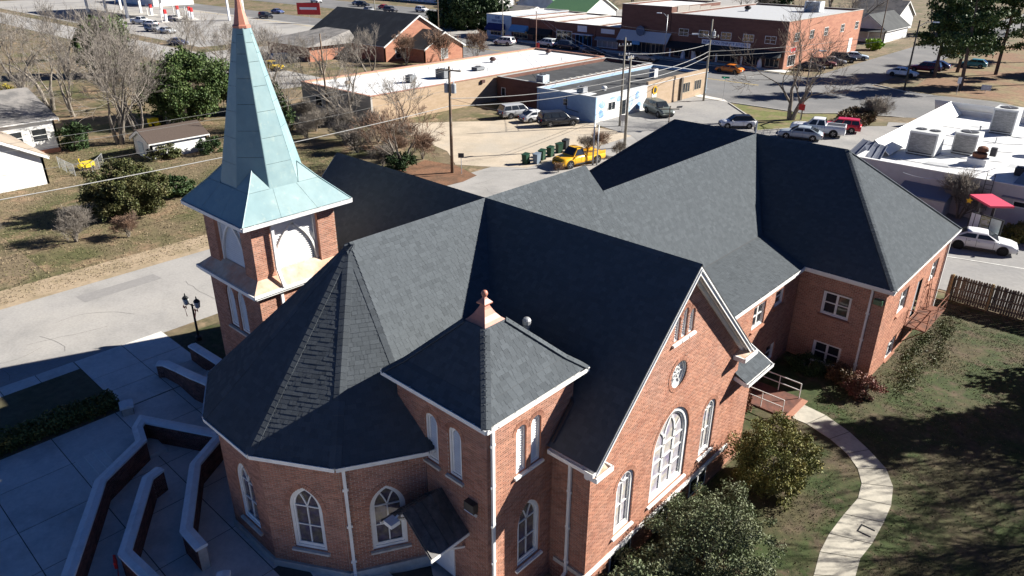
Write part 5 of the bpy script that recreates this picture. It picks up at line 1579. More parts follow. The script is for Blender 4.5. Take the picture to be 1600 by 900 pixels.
# --- long building with the white roof
b = block('tan_brick_store', 'long tan brick building with a bright white flat roof', -88.5, -73.5, 54.4, 101.8, 2.9, TANB, MEMB, .22, capm=mat('terracotta_cap', (.42, .22, .16), .8, .15, 3), south=mat('south_grey_wall', (.4, .38, .35), .9, .1, 2))  # south wall plain grey, the other walls tan brick
W = Wall((-88.5, 54.4), (-73.5, 54.4)); simple_window(W, 3, 4.6, .2, 1.5, b); obj('door', MB().box(-80.6, -79.6, 54.3, 54.4, -.6, 1.4), mat('grey_door', (.35, .36, .38), .5), b)
W = Wall((-73.5, 54.4), (-73.5, 101.8))
for i in range(8): obj('vent_stack', MB().lathe([(.06, 0), (.06, .45)], 7, (-86 + (i * 37 % 10), 58 + i * 5.3, 2.68)), STEEL, b)
for i in range(7):
    x, y = -87 + (i * 53 % 11), 57 + i * 6.1
    obj('roof_patch', MB().slab([(x, y, 2.684), (x + 1.9, y + .1, 2.684), (x + 1.7, y + 1.4, 2.684), (x + .1, y + 1.6, 2.684)], (0, 0, .004)), mat('patched_membrane', (.5, .5, .49), .8, .15, 1.5), b)
obj('scupper', MB().box(-73.5, -73.2, 73.2, 73.8, 2.2, 2.6), mat('dark_brown_metal', (.08, .04, .035), .6), b)
hvac('grey unit on the white roof near its left end', -78.6, 65.0, 2.7, 1., 1., .95, mat('dark_unit', (.2, .21, .22), .6)); hvac('large grey unit on the white roof behind the brown pole', -78.0, 70.4, 2.7, 1.8, 1.3, 1.2, mat('dark_unit', (.2, .21, .22), .6)); hvac('low unit near the middle of the white roof', -79.3, 78.5, 2.7, 1.2, 1.6, .5, mat('dark_unit', (.2, .21, .22), .6))
roof_fan('dark round ventilator at the middle of the white roof', -83.1, 85.5, 2.7); roof_fan('dark round ventilator at the far end of the white roof', -82.8, 98.6, 2.7); roof_fan('small round ventilator at the left end of the white roof', -82.5, 57.6, 2.7, mat('tan_metal', (.4, .33, .26), .6), .8)
# --- black-roofed middle shop
b = block('brick_shop', 'narrow red brick shop with a black roof beside the white roof', -73.2, -64.4, 76.2, 101.9, 2.75, BROWNB, BLACKR, .45, capm=mat('grey_cap', (.4, .4, .39), .8))
simple_window(Wall((-73.2, 76.2), (-64.4, 76.2)), .8, 1.6, .2, 1.4, b)
mb = MB()
for i in range(16): mb.bar((-64.6, 77.2 + i * 1.5, 2.84), (-64.6, 77.6 + i * 1.5, 2.84), .45, .08)
obj('coping_block', mb, LIME, b)
hvac('pale blue unit at the corner of the narrow black roof', -66.0, 77.6, 2.3, 1.2, 1.3, 1.35, mat('pale_blue_metal', (.5, .58, .62), .6))
# --- blue building
b = block('blue_building', 'pale blue painted corner building with a black roof and mural wall', -64.2, -54.6, 74.4, 101.9, 2.55, BLUEW, BLACKR, .35, east=WHITEW, capm=mat('pale_cap', (.55, .57, .58), .8))
W = Wall((-64.2, 74.4), (-54.6, 74.4)); simple_window(W, 4.4, 5.2, .9, 1.8, b, rows=2)
obj('downspout', MB().bar((-63.9, 74.32, 2.3), (-63.9, 74.32, -.6), .1, .08, up=(0, 1, 0)), mat('pale_cap', (.55, .57, .58), .8), b); obj('conduit', MB().tube([(-59.2, 74.33, 2.2), (-59.2, 74.33, .6), (-57.2, 74.33, .4)], .04, 5), DARKSTEEL, b)
W = Wall((-54.6, 74.4), (-54.6, 101.9))
tanp = MB().slab([W.pt(11.4, -.6, .005), W.pt(27.4, -.6, .005), W.pt(27.4, 2.5, .005), W.pt(11.4, 2.5, .005)], (-.02, 0, 0)); obj('tan_front', tanp, TANB, b)
obj('tan_parapet', MB().box(-54.9, -54.55, 85.9, 101.9, 2.55, 3.0), TANB, b)
for u0, u1 in ((20.6, 22.6), (23.8, 25.8)): simple_window(W, u0, u1, .3, 1.75, b, n=3, frame=mat('tan_frame', (.45, .38, .28), .7))
simple_window(W, 2.6, 4.2, .5, 1.6, b, n=2); obj('door', MB().box(-54.62, -54.55, 87.0, 88.1, -.6, 1.4), WHITE, b); simple_window(W, 5.6, 6.6, -.5, 1.5, b)
obj('round_emblem', MB().lathe([(.55, -.03), (.55, .03)], 16, (-54.5, 87.6, 1.75)).xf(lambda x, y, z: (-54.5 + (z - 1.75), y, 1.75 + (x + 54.5))), YELP, b); obj('emblem_ring', MB().lathe([(.35, -.03), (.35, .05)], 12, (-54.5, 87.6, 1.75)).xf(lambda x, y, z: (-54.5 + (z - 1.75), y, 1.75 + (x + 54.5))), DARKA, b)
obj('pilaster', MB().box(-54.6, -54.35, 94.2, 94.7, -.6, 2.6), mat('dark_trim', (.12, .1, .08), .8), b)
MUR = mat('mural_blue', (.2, .36, .58), .8, .2, 2, (.5, .58, .66), .7)
rr = random.Random(3)
for i, (u, z, w, h) in enumerate([(1.4, 1.5, 1.6, 1.0), (1.2, .3, 1.2, 1.2), (4.9, 1.7, .9, .8), (7.6, .9, 1.4, 1.6), (9.2, 1.6, 1.2, 1.2), (9.6, .2, 1.6, 1.1), (7.4, -.1, .9, .5), (3.4, 2.0, 1.4, .35)]):
    pts = [(u + w / 2 * cos(t) * rr.uniform(.7, 1.1), z + h / 2 * sin(t) * rr.uniform(.7, 1.1)) for t in [2 * pi * k / 11 for k in range(11)]]
    obj('mural_patch', MB().slab([W.pt(a, c, .012) for a, c in pts], (-.012, 0, 0)), MUR, b)
roof_fan('little white stack on the black roof of the blue building', -57.9, 80.6, 2.2, WHITE, .7); hvac('unit on a white pad on the roof of the blue building', -58.8, 77.0, 2.26, 1.1, .9, .8)
struct('roof_pad', MB().box(-61.6, -57.2, 75.6, 78.0, 2.2, 2.25), MEMB); hvac('white unit at the far end of the blue building roof', -58.6, 93.4, 2.2, .9, .9, 1.3, WHITE)

# --- brick house with two gables
def gable_house(name, label, x0, x1, y0, y1, ze, zr, axis, wm, rm, z0=-.7, over=.4, trim=WHITE, cat='house', skip=()):
    root = thing(name, label, cat, ((x0 + x1) / 2, (y0 + y1) / 2, z0))
    if axis == 'x':
        ym = (y0 + y1) / 2; k = (zr - ze) / (ym - y0 + over)
        A = [(x0 - over, y0 - over, ze), (x1 + over, y0 - over, ze), (x1 + over, ym, zr), (x0 - over, ym, zr)]; B = [(x1 + over, y1 + over, ze), (x0 - over, y1 + over, ze), (x0 - over, ym, zr), (x1 + over, ym, zr)]
        for W, g in ((Wall((x0, y0), (x1, y0)), 0), (Wall((x1, y0), (x1, y1)), 1), (Wall((x1, y1), (x0, y1)), 0), (Wall((x0, y1), (x0, y0)), 1)):
            pts = [W.pt(0, z0), W.pt(W.L, z0), W.pt(W.L, ze + .1)] + ([W.pt(W.L / 2, zr - .2)] if g else []) + [W.pt(0, ze + .1)]
            obj('wall', MB().slab(pts, (*(-W.n * .2), 0)), wm, root)
        for x in (x0 - over, x1 + over - .05):
            for s in (y0 - over, y1 + over): obj('rake_board', MB().slab([(x, s, ze), (x, ym, zr), (x, ym, zr - .28), (x, s, ze - .28)], (.05, 0, 0)), trim, root)
    else:
        xm = (x0 + x1) / 2
        A = [(x1 + over, y0 - over, ze), (x1 + over, y1 + over, ze), (xm, y1 + over, zr), (xm, y0 - over, zr)]; B = [(x0 - over, y1 + over, ze), (x0 - over, y0 - over, ze), (xm, y0 - over, zr), (xm, y1 + over, zr)]
        for W, g in ((Wall((x0, y0), (x1, y0)), 1), (Wall((x1, y0), (x1, y1)), 0), (Wall((x1, y1), (x0, y1)), 1), (Wall((x0, y1), (x0, y0)), 0)):
            pts = [W.pt(0, z0), W.pt(W.L, z0), W.pt(W.L, ze + .1)] + ([W.pt(W.L / 2, zr - .2)] if g else []) + [W.pt(0, ze + .1)]
            obj('wall', MB().slab(pts, (*(-W.n * .2), 0)), wm, root)
        for y in (y0 - over, y1 + over - .05):
            for s in (x0 - over, x1 + over): obj('rake_board', MB().slab([(s, y, ze), (xm, y, zr), (xm, y, zr - .28), (s, y, ze - .28)], (0, .05, 0)), trim, root)
    for P in (A, B):
        a, u, v, n = plane_frame(P); obj('roof_slope', MB().slab(P, n * .08), rm, root)
        obj('gutter', MB().bar(np.array(P[0]) - (0, 0, .02), np.array(P[1]) - (0, 0, .02), .1, .12), trim, root)
    return root
h1 = gable_house('brick_house', 'large orange brick gabled house with a dark roof behind the bare trees', -139, -113.4, 88.0, 105, 2.2, 7.2, 'x', ORB, DARKR)
simple_window(Wall((-113.4, 88), (-113.4, 105)), 2.5, 3.8, -.2, 1.6, h1, rows=2)
h2 = gable_house('brick_wing', 'small brick gable wing in front of the large brick house', -116.5, -107.5, 92.6, 102.4, 1.8, 4.6, 'x', ORB, DARKR)
W = Wall((-107.5, 92.6), (-107.5, 102.4)); simple_window(W, 4.0, 5.8, -.3, 1.6, h2, n=2, rows=2, glass=CURTAIN)
W = Wall((-116.5, 92.6), (-107.5, 92.6)); simple_window(W, 2.2, 3.6, -.2, 1.5, h2, rows=2)
lp = thing('low_hip_wing', 'low grey hipped wing at the left of the large brick house', 'building', (-130, 82, -.7))
obj('wall', MB().box(-138, -123.5, 78.4, 88, -.7, 2.1), ORB, lp)
mb = MB(); c = [(-139, 77.6, 2.1), (-122.8, 77.6, 2.1), (-122.8, 89, 2.1), (-139, 89, 2.1), (-133, 88.8, 4.2), (-125, 88.8, 4.2)]
mb.add(c, [(0, 1, 5, 4), (1, 2, 5), (3, 0, 4), (2, 3, 4, 5)]); obj('roof', mb, GREYR, lp)

# --- row of shops across the main street (fronts face -Y)
FY = 131.0
SGN = mat('sign_white', (.7, .72, .75), .6, .08, 3); SIGNBLUE = mat('sign_blue_letters', (.03, .08, .3), .6)
def shop(name, label, x0, x1, z1, wm, rm=MEMB, y1=152, par=.25, **k): return block(name, label, x0, x1, FY, y1, z1, wm, rm, par, **k)
def awning(root, x0, x1, zt, zb, out, m, name='awning'):
    a = MB().slab([(x0, FY - .02, zt), (x1, FY - .02, zt), (x1, FY - out, zb), (x0, FY - out, zb)], (0, 0, -.05))
    a.slab([(x0, FY - out, zb), (x1, FY - out, zb), (x1, FY - out, zb - .3), (x0, FY - out, zb - .3)], (0, .03, 0))
    for x in (x0, x1 - .03): a.slab([(x, FY - .02, zt - .05), (x, FY - out, zb - .05), (x, FY - .02, zb - .05)], (.03, 0, 0))
    return obj(name, a, m, root)
def storefront(root, x0, x1, z0, z1, n, frame=WHITE, glass=None, door=None):
    W = Wall((x0, FY), (x1, FY)); w = simple_window(W, 0, x1 - x0, z0, z1, root, n=n, frame=frame, glass=glass, name='storefront', fw=.1)
    if door is not None:
        d = obj('door', MB().slab([(x0 + door, FY - .06, z0 - .25), (x0 + door + 1, FY - .06, z0 - .25), (x0 + door + 1, FY - .06, z1 - .1), (x0 + door, FY - .06, z1 - .1)], (0, .04, 0)), frame, root)
        obj('pane', MB().box(x0 + door + .12, x0 + door + .88, FY - .075, FY - .065, z0 + .1, z1 - .3), GLASS, d)
sh = shop('fish_shop', 'pale blue shop with a navy awning at the left end of the shop row', -129.2, -121.3, 4.4, BLUEW, back=WHITEW)
awning(sh, -128.7, -123.2, 2.5, 1.3, 1.3, NAVY); storefront(sh, -128, -124.4, -.2, 1.2, 3, door=3.9)
text('THE', .75, SIGNBLUE, (-125.7, FY - .05, 3.75), (1, 0, 0), (0, 0, 1), sh, width=1.6); text('FISH HUT', .75, SIGNBLUE, (-125.5, FY - .05, 3.0), (1, 0, 0), (0, 0, 1), sh, width=3.9)
sh = shop('brick_shop', 'brown brick shop with a sky blue awning', -121.2, -115.6, 4.2, BROWNB); awning(sh, -121, -116, 2.6, 1.5, 1.3, SKYB); storefront(sh, -120.6, -116.2, -.2, 1.3, 4, frame=mat('tan_frame', (.45, .38, .28), .7), door=1.8)
sh = shop('brick_shop', 'dark brown brick shop with a wide black awning', -115.5, -108.4, 4.1, BROWNB); awning(sh, -115.2, -109, 2.3, 1.3, 1.5, DARKA); storefront(sh, -114.6, -109.4, -.3, 1.2, 5, frame=DARKSTEEL, door=2.2)
obj('recessed_panel', MB().box(-114.3, -109.6, FY - .04, FY, 2.7, 3.5), fwall('brick_panel', (.2, .09, .07), (.16, .07, .05)), sh)
sh = shop('brick_shop', 'brick shop with a big white-framed glass front and hanging sign', -108.3, -97.2, 4.0, BROWNB); storefront(sh, -107.8, -103.4, -.3, 2.4, 3); storefront(sh, -102.4, -98, -.3, 1.9, 4, frame=SKYB, door=1.0)
obj('sign_board', MB().box(-101.9, -99.4, FY - .12, FY - .02, 2.5, 3.7), SGN, sh); obj('canopy', MB().box(-102.6, -97.6, FY - 1.0, FY, 1.95, 2.1), SGN, sh)
sh = shop('brick_shop', 'low brown brick shop with a white lettered sign', -97.1, -90.9, 4.0, BROWNB); storefront(sh, -96.6, -91.4, -.2, 1.2, 4, glass=CURTAIN)
obj('sign_board', MB().box(-95.7, -92.3, FY - .1, FY - .02, 2.6, 3.5), SGN, sh); awning(sh, -96.8, -91.2, 1.9, 1.5, .8, mat('grey_awning', (.2, .24, .28), .8))
sh = shop('tall_brick_store', 'tall brown brick store with a pale metal canopy front', -90.8, -79.3, 8.6, BROWNB, y1=150, par=.3)
obj('metal_canopy', MB().slab([(-90.8, FY - .03, 3.8), (-78.9, FY - .03, 3.8), (-78.9, FY - 1.6, 1.95), (-90.8, FY - 1.6, 1.95)], (0, 0, -.06)), mat('pale_metal', (.5, .55, .6), .5, .05, 3, stretch=(8, 1, 1)), sh)
for i in range(24): obj('canopy_seam', MB().bar((-90.6 + i * .5, FY - .05, 3.83), (-90.6 + i * .5, FY - 1.6, 1.99), .04, .04), MATS['pale_metal'], sh)
storefront(sh, -89.6, -80.4, -.4, 1.8, 9, frame=mat('tan_frame', (.45, .38, .28), .7), door=6.4)
oc = MB().lathe([(1.0, -.1), (1.0, .1)], 8, (0, 0, 0)).xf(lambda x, y, z: (-85.5 + x, FY - .9 + z, 3.9 + y)); so = obj('hanging_sign', oc, mat('slate_blue', (.08, .12, .2), .6), sh); obj('sign_bracket', MB().bar((-85.5, FY, 4.6), (-85.5, FY - .9, 4.6), .08, .08), DARKSTEEL, so); obj('blue_sign', MB().box(-86.8, -85, FY - 1.66, FY - 1.62, 1.3, 2.0), SKYB, sh)
for k in range(4): obj('roof_step', MB().box(-79.9 - 0 * k, -79.2, 133 + k * 4.3, 137.2 + k * 4.3, 7.6, 8.7 - k * .25), mat('weathered_parapet', (.3, .27, .24), .9), sh)
sh = shop('thrift_store', 'long dark brick thrift store with a black awning and blue sign', -79.2, -55.8, 7.5, BROWNB, mat('grey_membrane', (.42, .43, .44), .8, .08, 1.5), y1=166.5, par=.3, east=ORB)
awning(sh, -79, -56.2, 2.5, 1.6, 2.0, DARKA)
obj('sign_board', MB().box(-72.1, -62.3, FY - .2, FY - .05, 2.55, 3.35), SGN, sh)
text('BEACON THRIFT STORE', .62, SIGNBLUE, (-67.2, FY - .23, 2.95), (1, 0, 0), (0, 0, 1), sh, width=9.2)
W = Wall((-79.2, FY), (-55.8, FY))
for u in (1.9, 6.2, 10.8, 15.2, 19.4): simple_window(W, u, u + 2.1, 3.6, 4.9, sh, n=2, rows=2)
for u0, u1 in ((1.2, 4.6), (5.6, 9.8), (10.6, 14.6), (16, 19.4), (20, 22.6)): storefront(sh, -79.2 + u0, -79.2 + u1, -.3, 1.4, 3, frame=mat('tan_frame', (.45, .38, .28), .7))
for u in (.2, 5.1, 10.2, 15.3): obj('pier', MB().box(-79.2 + u, -79.2 + u + .35, FY - .12, FY, -.6, 1.6), WHITE, sh)
W = Wall((-55.8, FY), (-55.8, 166.5))
for u in (3.2, 9.8, 16.4, 24.6, 32.2): simple_window(W, u, u + 1.8, 3.9, 5.4, sh, rows=2, n=2)
simple_window(W, 2.2, 4.6, 2.1, 3.0, sh, glass=REDP); obj('door', MB().box(-55.82, -55.74, 161.2, 163, -.6, 2.3), WHITE, sh); simple_window(W, 1.6, 4.8, -.2, 1.7, sh, n=3)
hvac('dark boxy unit at the far edge of the thrift store roof', -62.5, 157.5, 7.2, 3.2, 2.2, 2.0, WHITE, 2); roof_fan('black stack on the thrift store roof', -72.6, 149, 7.2, BLACKMETAL, 1.3)
for i, x in enumerate((-75.6, -73.2, -59.9)):
    mbp = MB().lathe([(.45, 0), (.4, .9), (.16, 1.5), (.05, 1.62)], 12, (x, FY - .6, -.5))
    o = obj('dress_form', mbp, SGN, smooth=True); tag(o, 'white draped form outside the thrift store, %s' % ('leftmost', 'second from the left', 'by the right end')[i], 'mannequin', 'white forms outside the thrift store')
# --- houses farther off
h = gable_house('porch_house', 'small white porch house with a dark roof right of the thrift store', -64.5, -56, 184, 200, 1.9, 5.2, 'y', WHITEW, DARKR)
for i in range(4): obj('porch_post', MB().box(-63.9 + i * 2.5, -63.7 + i * 2.5, 181.4, 181.6, -.6, 1.8), WHITE, h)
obj('porch_roof', MB().slab([(-64.8, 183.6, 2.2), (-55.7, 183.6, 2.2), (-55.7, 181.2, 1.8), (-64.8, 181.2, 1.8)], (0, 0, .1)), DARKR, h)
gable_house('white_cottage', 'white cottage with a grey roof behind the porch house', -74, -62, 210, 224, 2.6, 6.4, 'x', WHITEW, GREYR)
gable_house('green_roof_house', 'white house with a green roof behind the shop row', -142, -128, 168, 182, 2.6, 6.2, 'x', WHITEW, GREENR)
gable_house('green_roof_house', 'long white house with a green roof, left of the other green roof', -166, -148, 182, 194, 2.4, 5.8, 'y', WHITEW, GREENR)
gable_house('pale_house', 'pale house with a grey roof far behind the magnolia', -196, -180, 182, 196, 2.4, 5.6, 'x', WHITEW, GREYR)
# white shed-like building half hidden behind the magnolia
gable_house('white_building', 'little white building between the magnolia and the fish shop', -140, -132.5, 147, 158, 2.6, 4.6, 'x', WHITEW, GREYR)
gable_house('white_bungalow', 'white bungalow in the dark under the magnolia', -158, -147, 141, 152, 2.2, 4.6, 'x', WHITEW, DARKR)

# --- white house and shed on the left
h = gable_house('white_house', 'white clapboard house cut by the left picture edge, nearer part', -91, -76.2, 5, 19.2, 2.0, 6.3, 'x', WHITEW, mat('tan_shingle', (.34, .28, .22), .95, .15, 6))
h = gable_house('white_house', 'white clapboard house part with three small windows and grey roof', -104, -88, 8.5, 24.1, 2.9, 5.0, 'y', WHITEW, GREYR)
W = Wall((-88, 8.5), (-88, 24.1))
for u in (8.6, 10.9, 13.2): simple_window(W, u, u + 1.5, .7, 2.1, h, rows=2)
obj('brick_foundation', MB().box(-88.0, -87.8, 8.6, 24.0, -.7, -.15), ORB, h)
mb = MB()
for z in (.2, .7): mb.bar((-87.9, 18.5, z), (-83.8, 21, z - .5), .04, .04)
for t in (0, .5, 1): mb.bar((-87.9 + 4.1 * t, 18.5 + 2.5 * t, -.6), (-87.9 + 4.1 * t, 18.5 + 2.5 * t, .75 - .5 * t), .05, .05)
obj('step_rail', mb, DARKSTEEL, h)
s = gable_house('garden_shed', 'small white shed with a brown roof on the left yard', -81.5, -77.2, 29.2, 35.2, 1.1, 2.2, 'y', WHITEW, BROWNR, over=.25, cat='shed')
obj('shed_door', MB().box(-80.2, -79.0, 29.12, 29.2, -.6, .9), mat('pale_blue_metal', (.5, .58, .62), .6), s)
o = obj('utility_box', MB().box(-92.4, -91.6, 37.4, 39.4, -.6, 1.3).box(-92.5, -91.5, 39.4, 39.8, -.6, 1.9), mat('beige_metal', (.55, .5, .42), .7)); tag(o, 'beige box with a taller end behind the shed', 'box')
# --- gas station at the top left
gs = thing('gas_canopy', 'red and white gas station canopy at the top left', 'canopy', (-245, 96, -.6))
obj('canopy_roof', MB().box(-268, -226, 86, 102, 5.0, 5.6), SGN, gs); obj('red_fascia', MB().box(-268.1, -225.9, 85.9, 102.1, 5.6, 6.5), REDP, gs)
for x in (-262, -247, -232):
    for y in (89, 99): obj('column', MB().box(x - .3, x + .3, y - .3, y + .3, -.6, 5.0), WHITE, gs)
k = block('gas_station_shop', 'low white gas station shop behind its canopy', -300, -268, 112, 126, 3.4, WHITEW, MEMB, .3)
obj('red_band', MB().box(-300.1, -267.9, 111.9, 112.0, 2.4, 3.3), REDP, k)
for i, (x, y) in enumerate([(-226, 101), (-220, 101.6), (-216, 100.4), (-215, 92.5), (-237, 98)]):
    p = thing('fuel_pump', 'fuel pump on the gas station forecourt, %s from the spire' % ('fourth', 'third', 'second', 'nearest', 'fifth')[i], 'fuel pump', (x, y, -.6), 'fuel pumps')
    obj('pump_body', MB().box(x - .4, x + .4, y - .3, y + .3, -.5, 1.5), SGN, p); obj('pump_top', MB().box(x - .42, x + .42, y - .32, y + .32, 1.5, 2.6), REDP, p); obj('island', MB().box(x - .8, x + .8, y - 1.4, y + 1.4, -.6, -.45), CONC, p)
    obj('guard_post', MB().tube([(x, y - 1.2, -.6), (x, y - 1.2, 2.6)], .12, 8), WHITE, p)
block('far_store', 'far long store with a pale wall at the top of the picture', -250, -200, 190, 205, 4.2, WHITEW, MEMB)
block('far_store', 'far brick store at the top left of the picture', -330, -285, 160, 178, 4.6, REDB, MEMB)
# --- drive-in restaurant at the right
LZ = -2.0
r = block('restaurant', 'white flat-roofed restaurant with rooftop units at the right', -22.3, -3, 72.2, 103, 1.6, mat('lavender_grey_wall', (.5, .49, .5), .85, .07, 2), MEMB, .55, z0=-2.1, capm=WHITE)
MW = mat('white_metal_panel', (.74, .74, .73), .6, .04, 2)
obj('mansard', MB().slab([(-23.9, 76.5, .6), (-23.9, 103.2, .6), (-22.2, 103.2, 2.4), (-22.2, 76.5, 2.4)], (.1, 0, .06)), MW, r)
obj('mansard', MB().slab([(-22.2, 76.5, 2.4), (-22.2, 103.2, 2.4), (-20.6, 103.2, 1.2), (-20.6, 76.5, 1.2)], (.05, 0, .06)), MW, r)
obj('mansard', MB().slab([(-23.9, 104.2, .6), (-3, 104.2, .6), (-3, 102.8, 2.4), (-23.9, 102.8, 2.4)], (0, 0, .06)), MW, r)
GS = mat('grey_seam_metal', (.2, .22, .27), .5, .06, 3)
gsm = obj('seam_roof', MB().slab([(-24, 72.4, .4), (-20.4, 72.0, .4), (-20.9, 76.4, 2.0), (-23.2, 76.4, 2.3)], (0, 0, .08)), GS, r)
for t in (0, .25, .5, .75, 1): obj('roof_seam', MB().bar((-24 + 3.6 * t, 72.4 - .4 * t, .52), (-23.2 + 2.3 * t, 76.4, 2.42 - .3 * t), .05, .06), GS, gsm)
obj('seam_roof', MB().slab([(-9.9, 72.0, .5), (-6.4, 72.0, .5), (-6.8, 80, 2.4), (-9.2, 80, 2.4)], (0, 0, .08)), GS, r)
for i in range(4): obj('bolt_cap', MB().lathe([(.12, 0), (.12, .1)], 8, (-23.1, 80 + i * 6, 1.55)), DARKSTEEL, r)
tw = obj('corner_tower', MB().box(-8.4, -3.2, 74.5, 82, -2, 4.2), MW, r)
for i in range(10): obj('panel_rib', MB().box(-8.45, -8.4, 74.7 + i * .75, 74.85 + i * .75, 1.2, 4.1), mat('grey_line', (.4, .4, .42), .7), tw)
obj('red_panel', MB().slab([(-8.0, 74.44, -1.5), (-7.2, 74.44, -1.5), (-5.2, 74.44, 3.6), (-7.4, 74.44, 3.6)], (0, .05, 0)), mat('bright_red', (.55, .05, .04), .5), tw)
text('l', 1.0, WHITE, (-6.8, 74.4, 2.2), (1, 0, 0), (0, 0, 1), tw)
mb = MB()
for x in (-11.35, -10.75): mb.bar((x, 72.0, -.9), (x, 72.0, 2.3), .05, .05, up=(0, 1, 0))
for i in range(8): mb.bar((-11.35, 72.0, -.7 + i * .4), (-10.75, 72.0, -.7 + i * .4), .035, .035)
obj('roof_ladder', mb, DARKSTEEL, r)
simple_window(Wall((-22.3, 72.2), (-3, 72.2)), 13.3, 14.6, -.2, .35, r)
obj('lean_to', MB().slab([(-17.6, 72.1, .2), (-13.4, 72.1, .2), (-13.4, 69.6, -.3), (-17.6, 69.6, -.3)], (0, 0, .1)), GS, r); obj('lean_to_wall', MB().box(-17.5, -13.5, 69.8, 72.1, -2, -.3), mat('lavender_grey_wall', (.5, .49, .5), .85), r)
FIN = mat('condenser_fins', (.2, .2, .2), .6, .3, 12, (.32, .32, .31), 2.5, stretch=(1, 1, 6))
for lb, x, y, w, d, h_, f in (('large twin-fan unit nearest the annex roof', -18.6, 80.4, 2.6, 2.6, 2.3, 2), ('middle unit on the restaurant roof', -15.6, 83.4, 2.1, 2.2, 2.1, 1), ('tall unit at the back of the restaurant roof', -14.9, 96.0, 2.3, 2.5, 2.7, 1)):
    u = hvac(lb, x, y, 1.05, w, d, h_, mat('pale_unit', (.55, .56, .55), .6, .1, 2), f, 'units on the restaurant roof')
    obj('coil', MB().box(x - w * .44, x + w * .44, y - d / 2 - .03, y - d / 2 - .018, 1.05 + .35, 1.05 + h_ - .2), FIN, u)
ex = thing('exhaust_fan', 'rusty brown grease exhaust on the restaurant roof', 'vent', (-13.6, 79.6, 1.05)); obj('curb', MB().box(-14.4, -12.8, 78.8, 80.4, 1.05, 1.7), MEMB, ex)
obj('drum', MB().lathe([(.45, 0), (.62, .1), (.62, .42), (.5, .5)], 12, (-13.6, 79.6, 1.7)), RUST, ex); obj('hood', MB().lathe([(.3, .5), (.5, .62), (.42, .95), (.2, 1.05)], 12, (-13.5, 79.8, 1.7)), RUST, ex); obj('motor', MB().box(-12.9, -12.4, 79.9, 80.4, 1.9, 2.7), DARKSTEEL, ex)
roof_fan('grey box ventilator at the right of the restaurant roof', -10.2, 87, 1.05, STEEL, 1.5); hvac('dark small unit by the roof ladder', -9.8, 78.2, 1.05, 1., 1., .7, DARKSTEEL)
rr = random.Random(21)
for i in range(5):
    y = 76 + i * 4.6
    obj('roof_pipe', MB().tube([(-21 + rr.random(), y, 1.12), (-16 + i * .8, y + rr.uniform(-.5, .5), 1.12), (-12, y + 1.2, 1.12)], .035, 5), STEEL, r)
for i in range(9):
    x, y = rr.uniform(-20, -9), rr.uniform(75, 101)
    obj('roof_patch', MB().slab([(x, y, 1.056), (x + rr.uniform(.8, 2.2), y + .1, 1.056), (x + rr.uniform(.8, 2.2), y + rr.uniform(.6, 2), 1.056), (x + .1, y + rr.uniform(.6, 2), 1.056)], (0, 0, .004)), mat('grey_membrane', (.42, .43, .44), .8, .08, 1.5), r)
for i in range(4): obj('vent_stack', MB().lathe([(.07, 0), (.07, .5), (.1, .52), (.1, .58)], 8, (-19.5 + i * 2.6, 90 + (i % 2) * 5, 1.05)), STEEL, r)
# drive-through menu under its red canopy
mn = thing('menu_canopy', 'drive-through menu boards under a red slanted canopy', 'menu board', (-9.9, 67.3, -2))
obj('canopy_roof', MB().slab([(-11.5, 67.8, 1.2), (-10.2, 69.2, 1.2), (-8.1, 66.6, 1.25), (-9.5, 65.4, 1.25)], (0, 0, .16)), mat('pinkish_red', (.62, .07, .12), .5, .05, 2), mn)
for p in ((-10.6, 67.6), (-9.6, 68.0)): obj('post', MB().box(p[0] - .1, p[0] + .1, p[1] - .1, p[1] + .1, -2, 1.2), DARKSTEEL, mn)
BW = Wall((-10.9, 67.2), (-8.6, 66.5))
fr = obj('board_frame', MB().slab([BW.pt(-.1, -1.25, -.02), BW.pt(BW.L + .1, -1.25, -.02), BW.pt(BW.L + .1, .15, -.02), BW.pt(-.1, .15, -.02)], (*(-BW.n * .15), 0)), BLACKMETAL, mn)
MENU = mat('menu_print', (.5, .5, .45), .4, .6, 6, (.25, .25, .12), 3, .45, .55, stretch=(1, 1, 2.5)); SCREEN = mat('pale_screen', (.5, .58, .56), .3, .15, 5)
for u0, u1, m_ in ((0, .28, SGN), (.34, .74, SGN), (.8, 1.5, MENU), (1.58, 2.38, SCREEN)): obj('menu_panel', MB().slab([BW.pt(u0, -1.15, .0), BW.pt(u1, -1.15, .0), BW.pt(u1, .08, .0), BW.pt(u0, .08, .0)], (*(-BW.n * .02), 0)), m_, fr)
obj('base', MB().slab([BW.pt(.3, -2, -.05), BW.pt(2, -2, -.05), BW.pt(2, -1.2, -.05), BW.pt(.3, -1.2, -.05)], (*(-BW.n * .3), 0)), BLACKMETAL, mn)
st = [( .28 * (1 if k % 2 == 0 else .45) * cos(k * pi / 5 + .3), .28 * (1 if k % 2 == 0 else .45) * sin(k * pi / 5 + .3)) for k in range(10)]
obj('yellow_star', MB().slab([(-11.35 + a, 67.35, .95 + c_) for a, c_ in st], (0, .05, 0)), YELP, mn)
shrub('clipped_shrub', 'green clipped shrub beside the drive-through menu', 'bush', (-7.4, 69.5, -1.5), (1.7, 1.8, .8), 5000, .12, L_OLIVE, 301, 50)
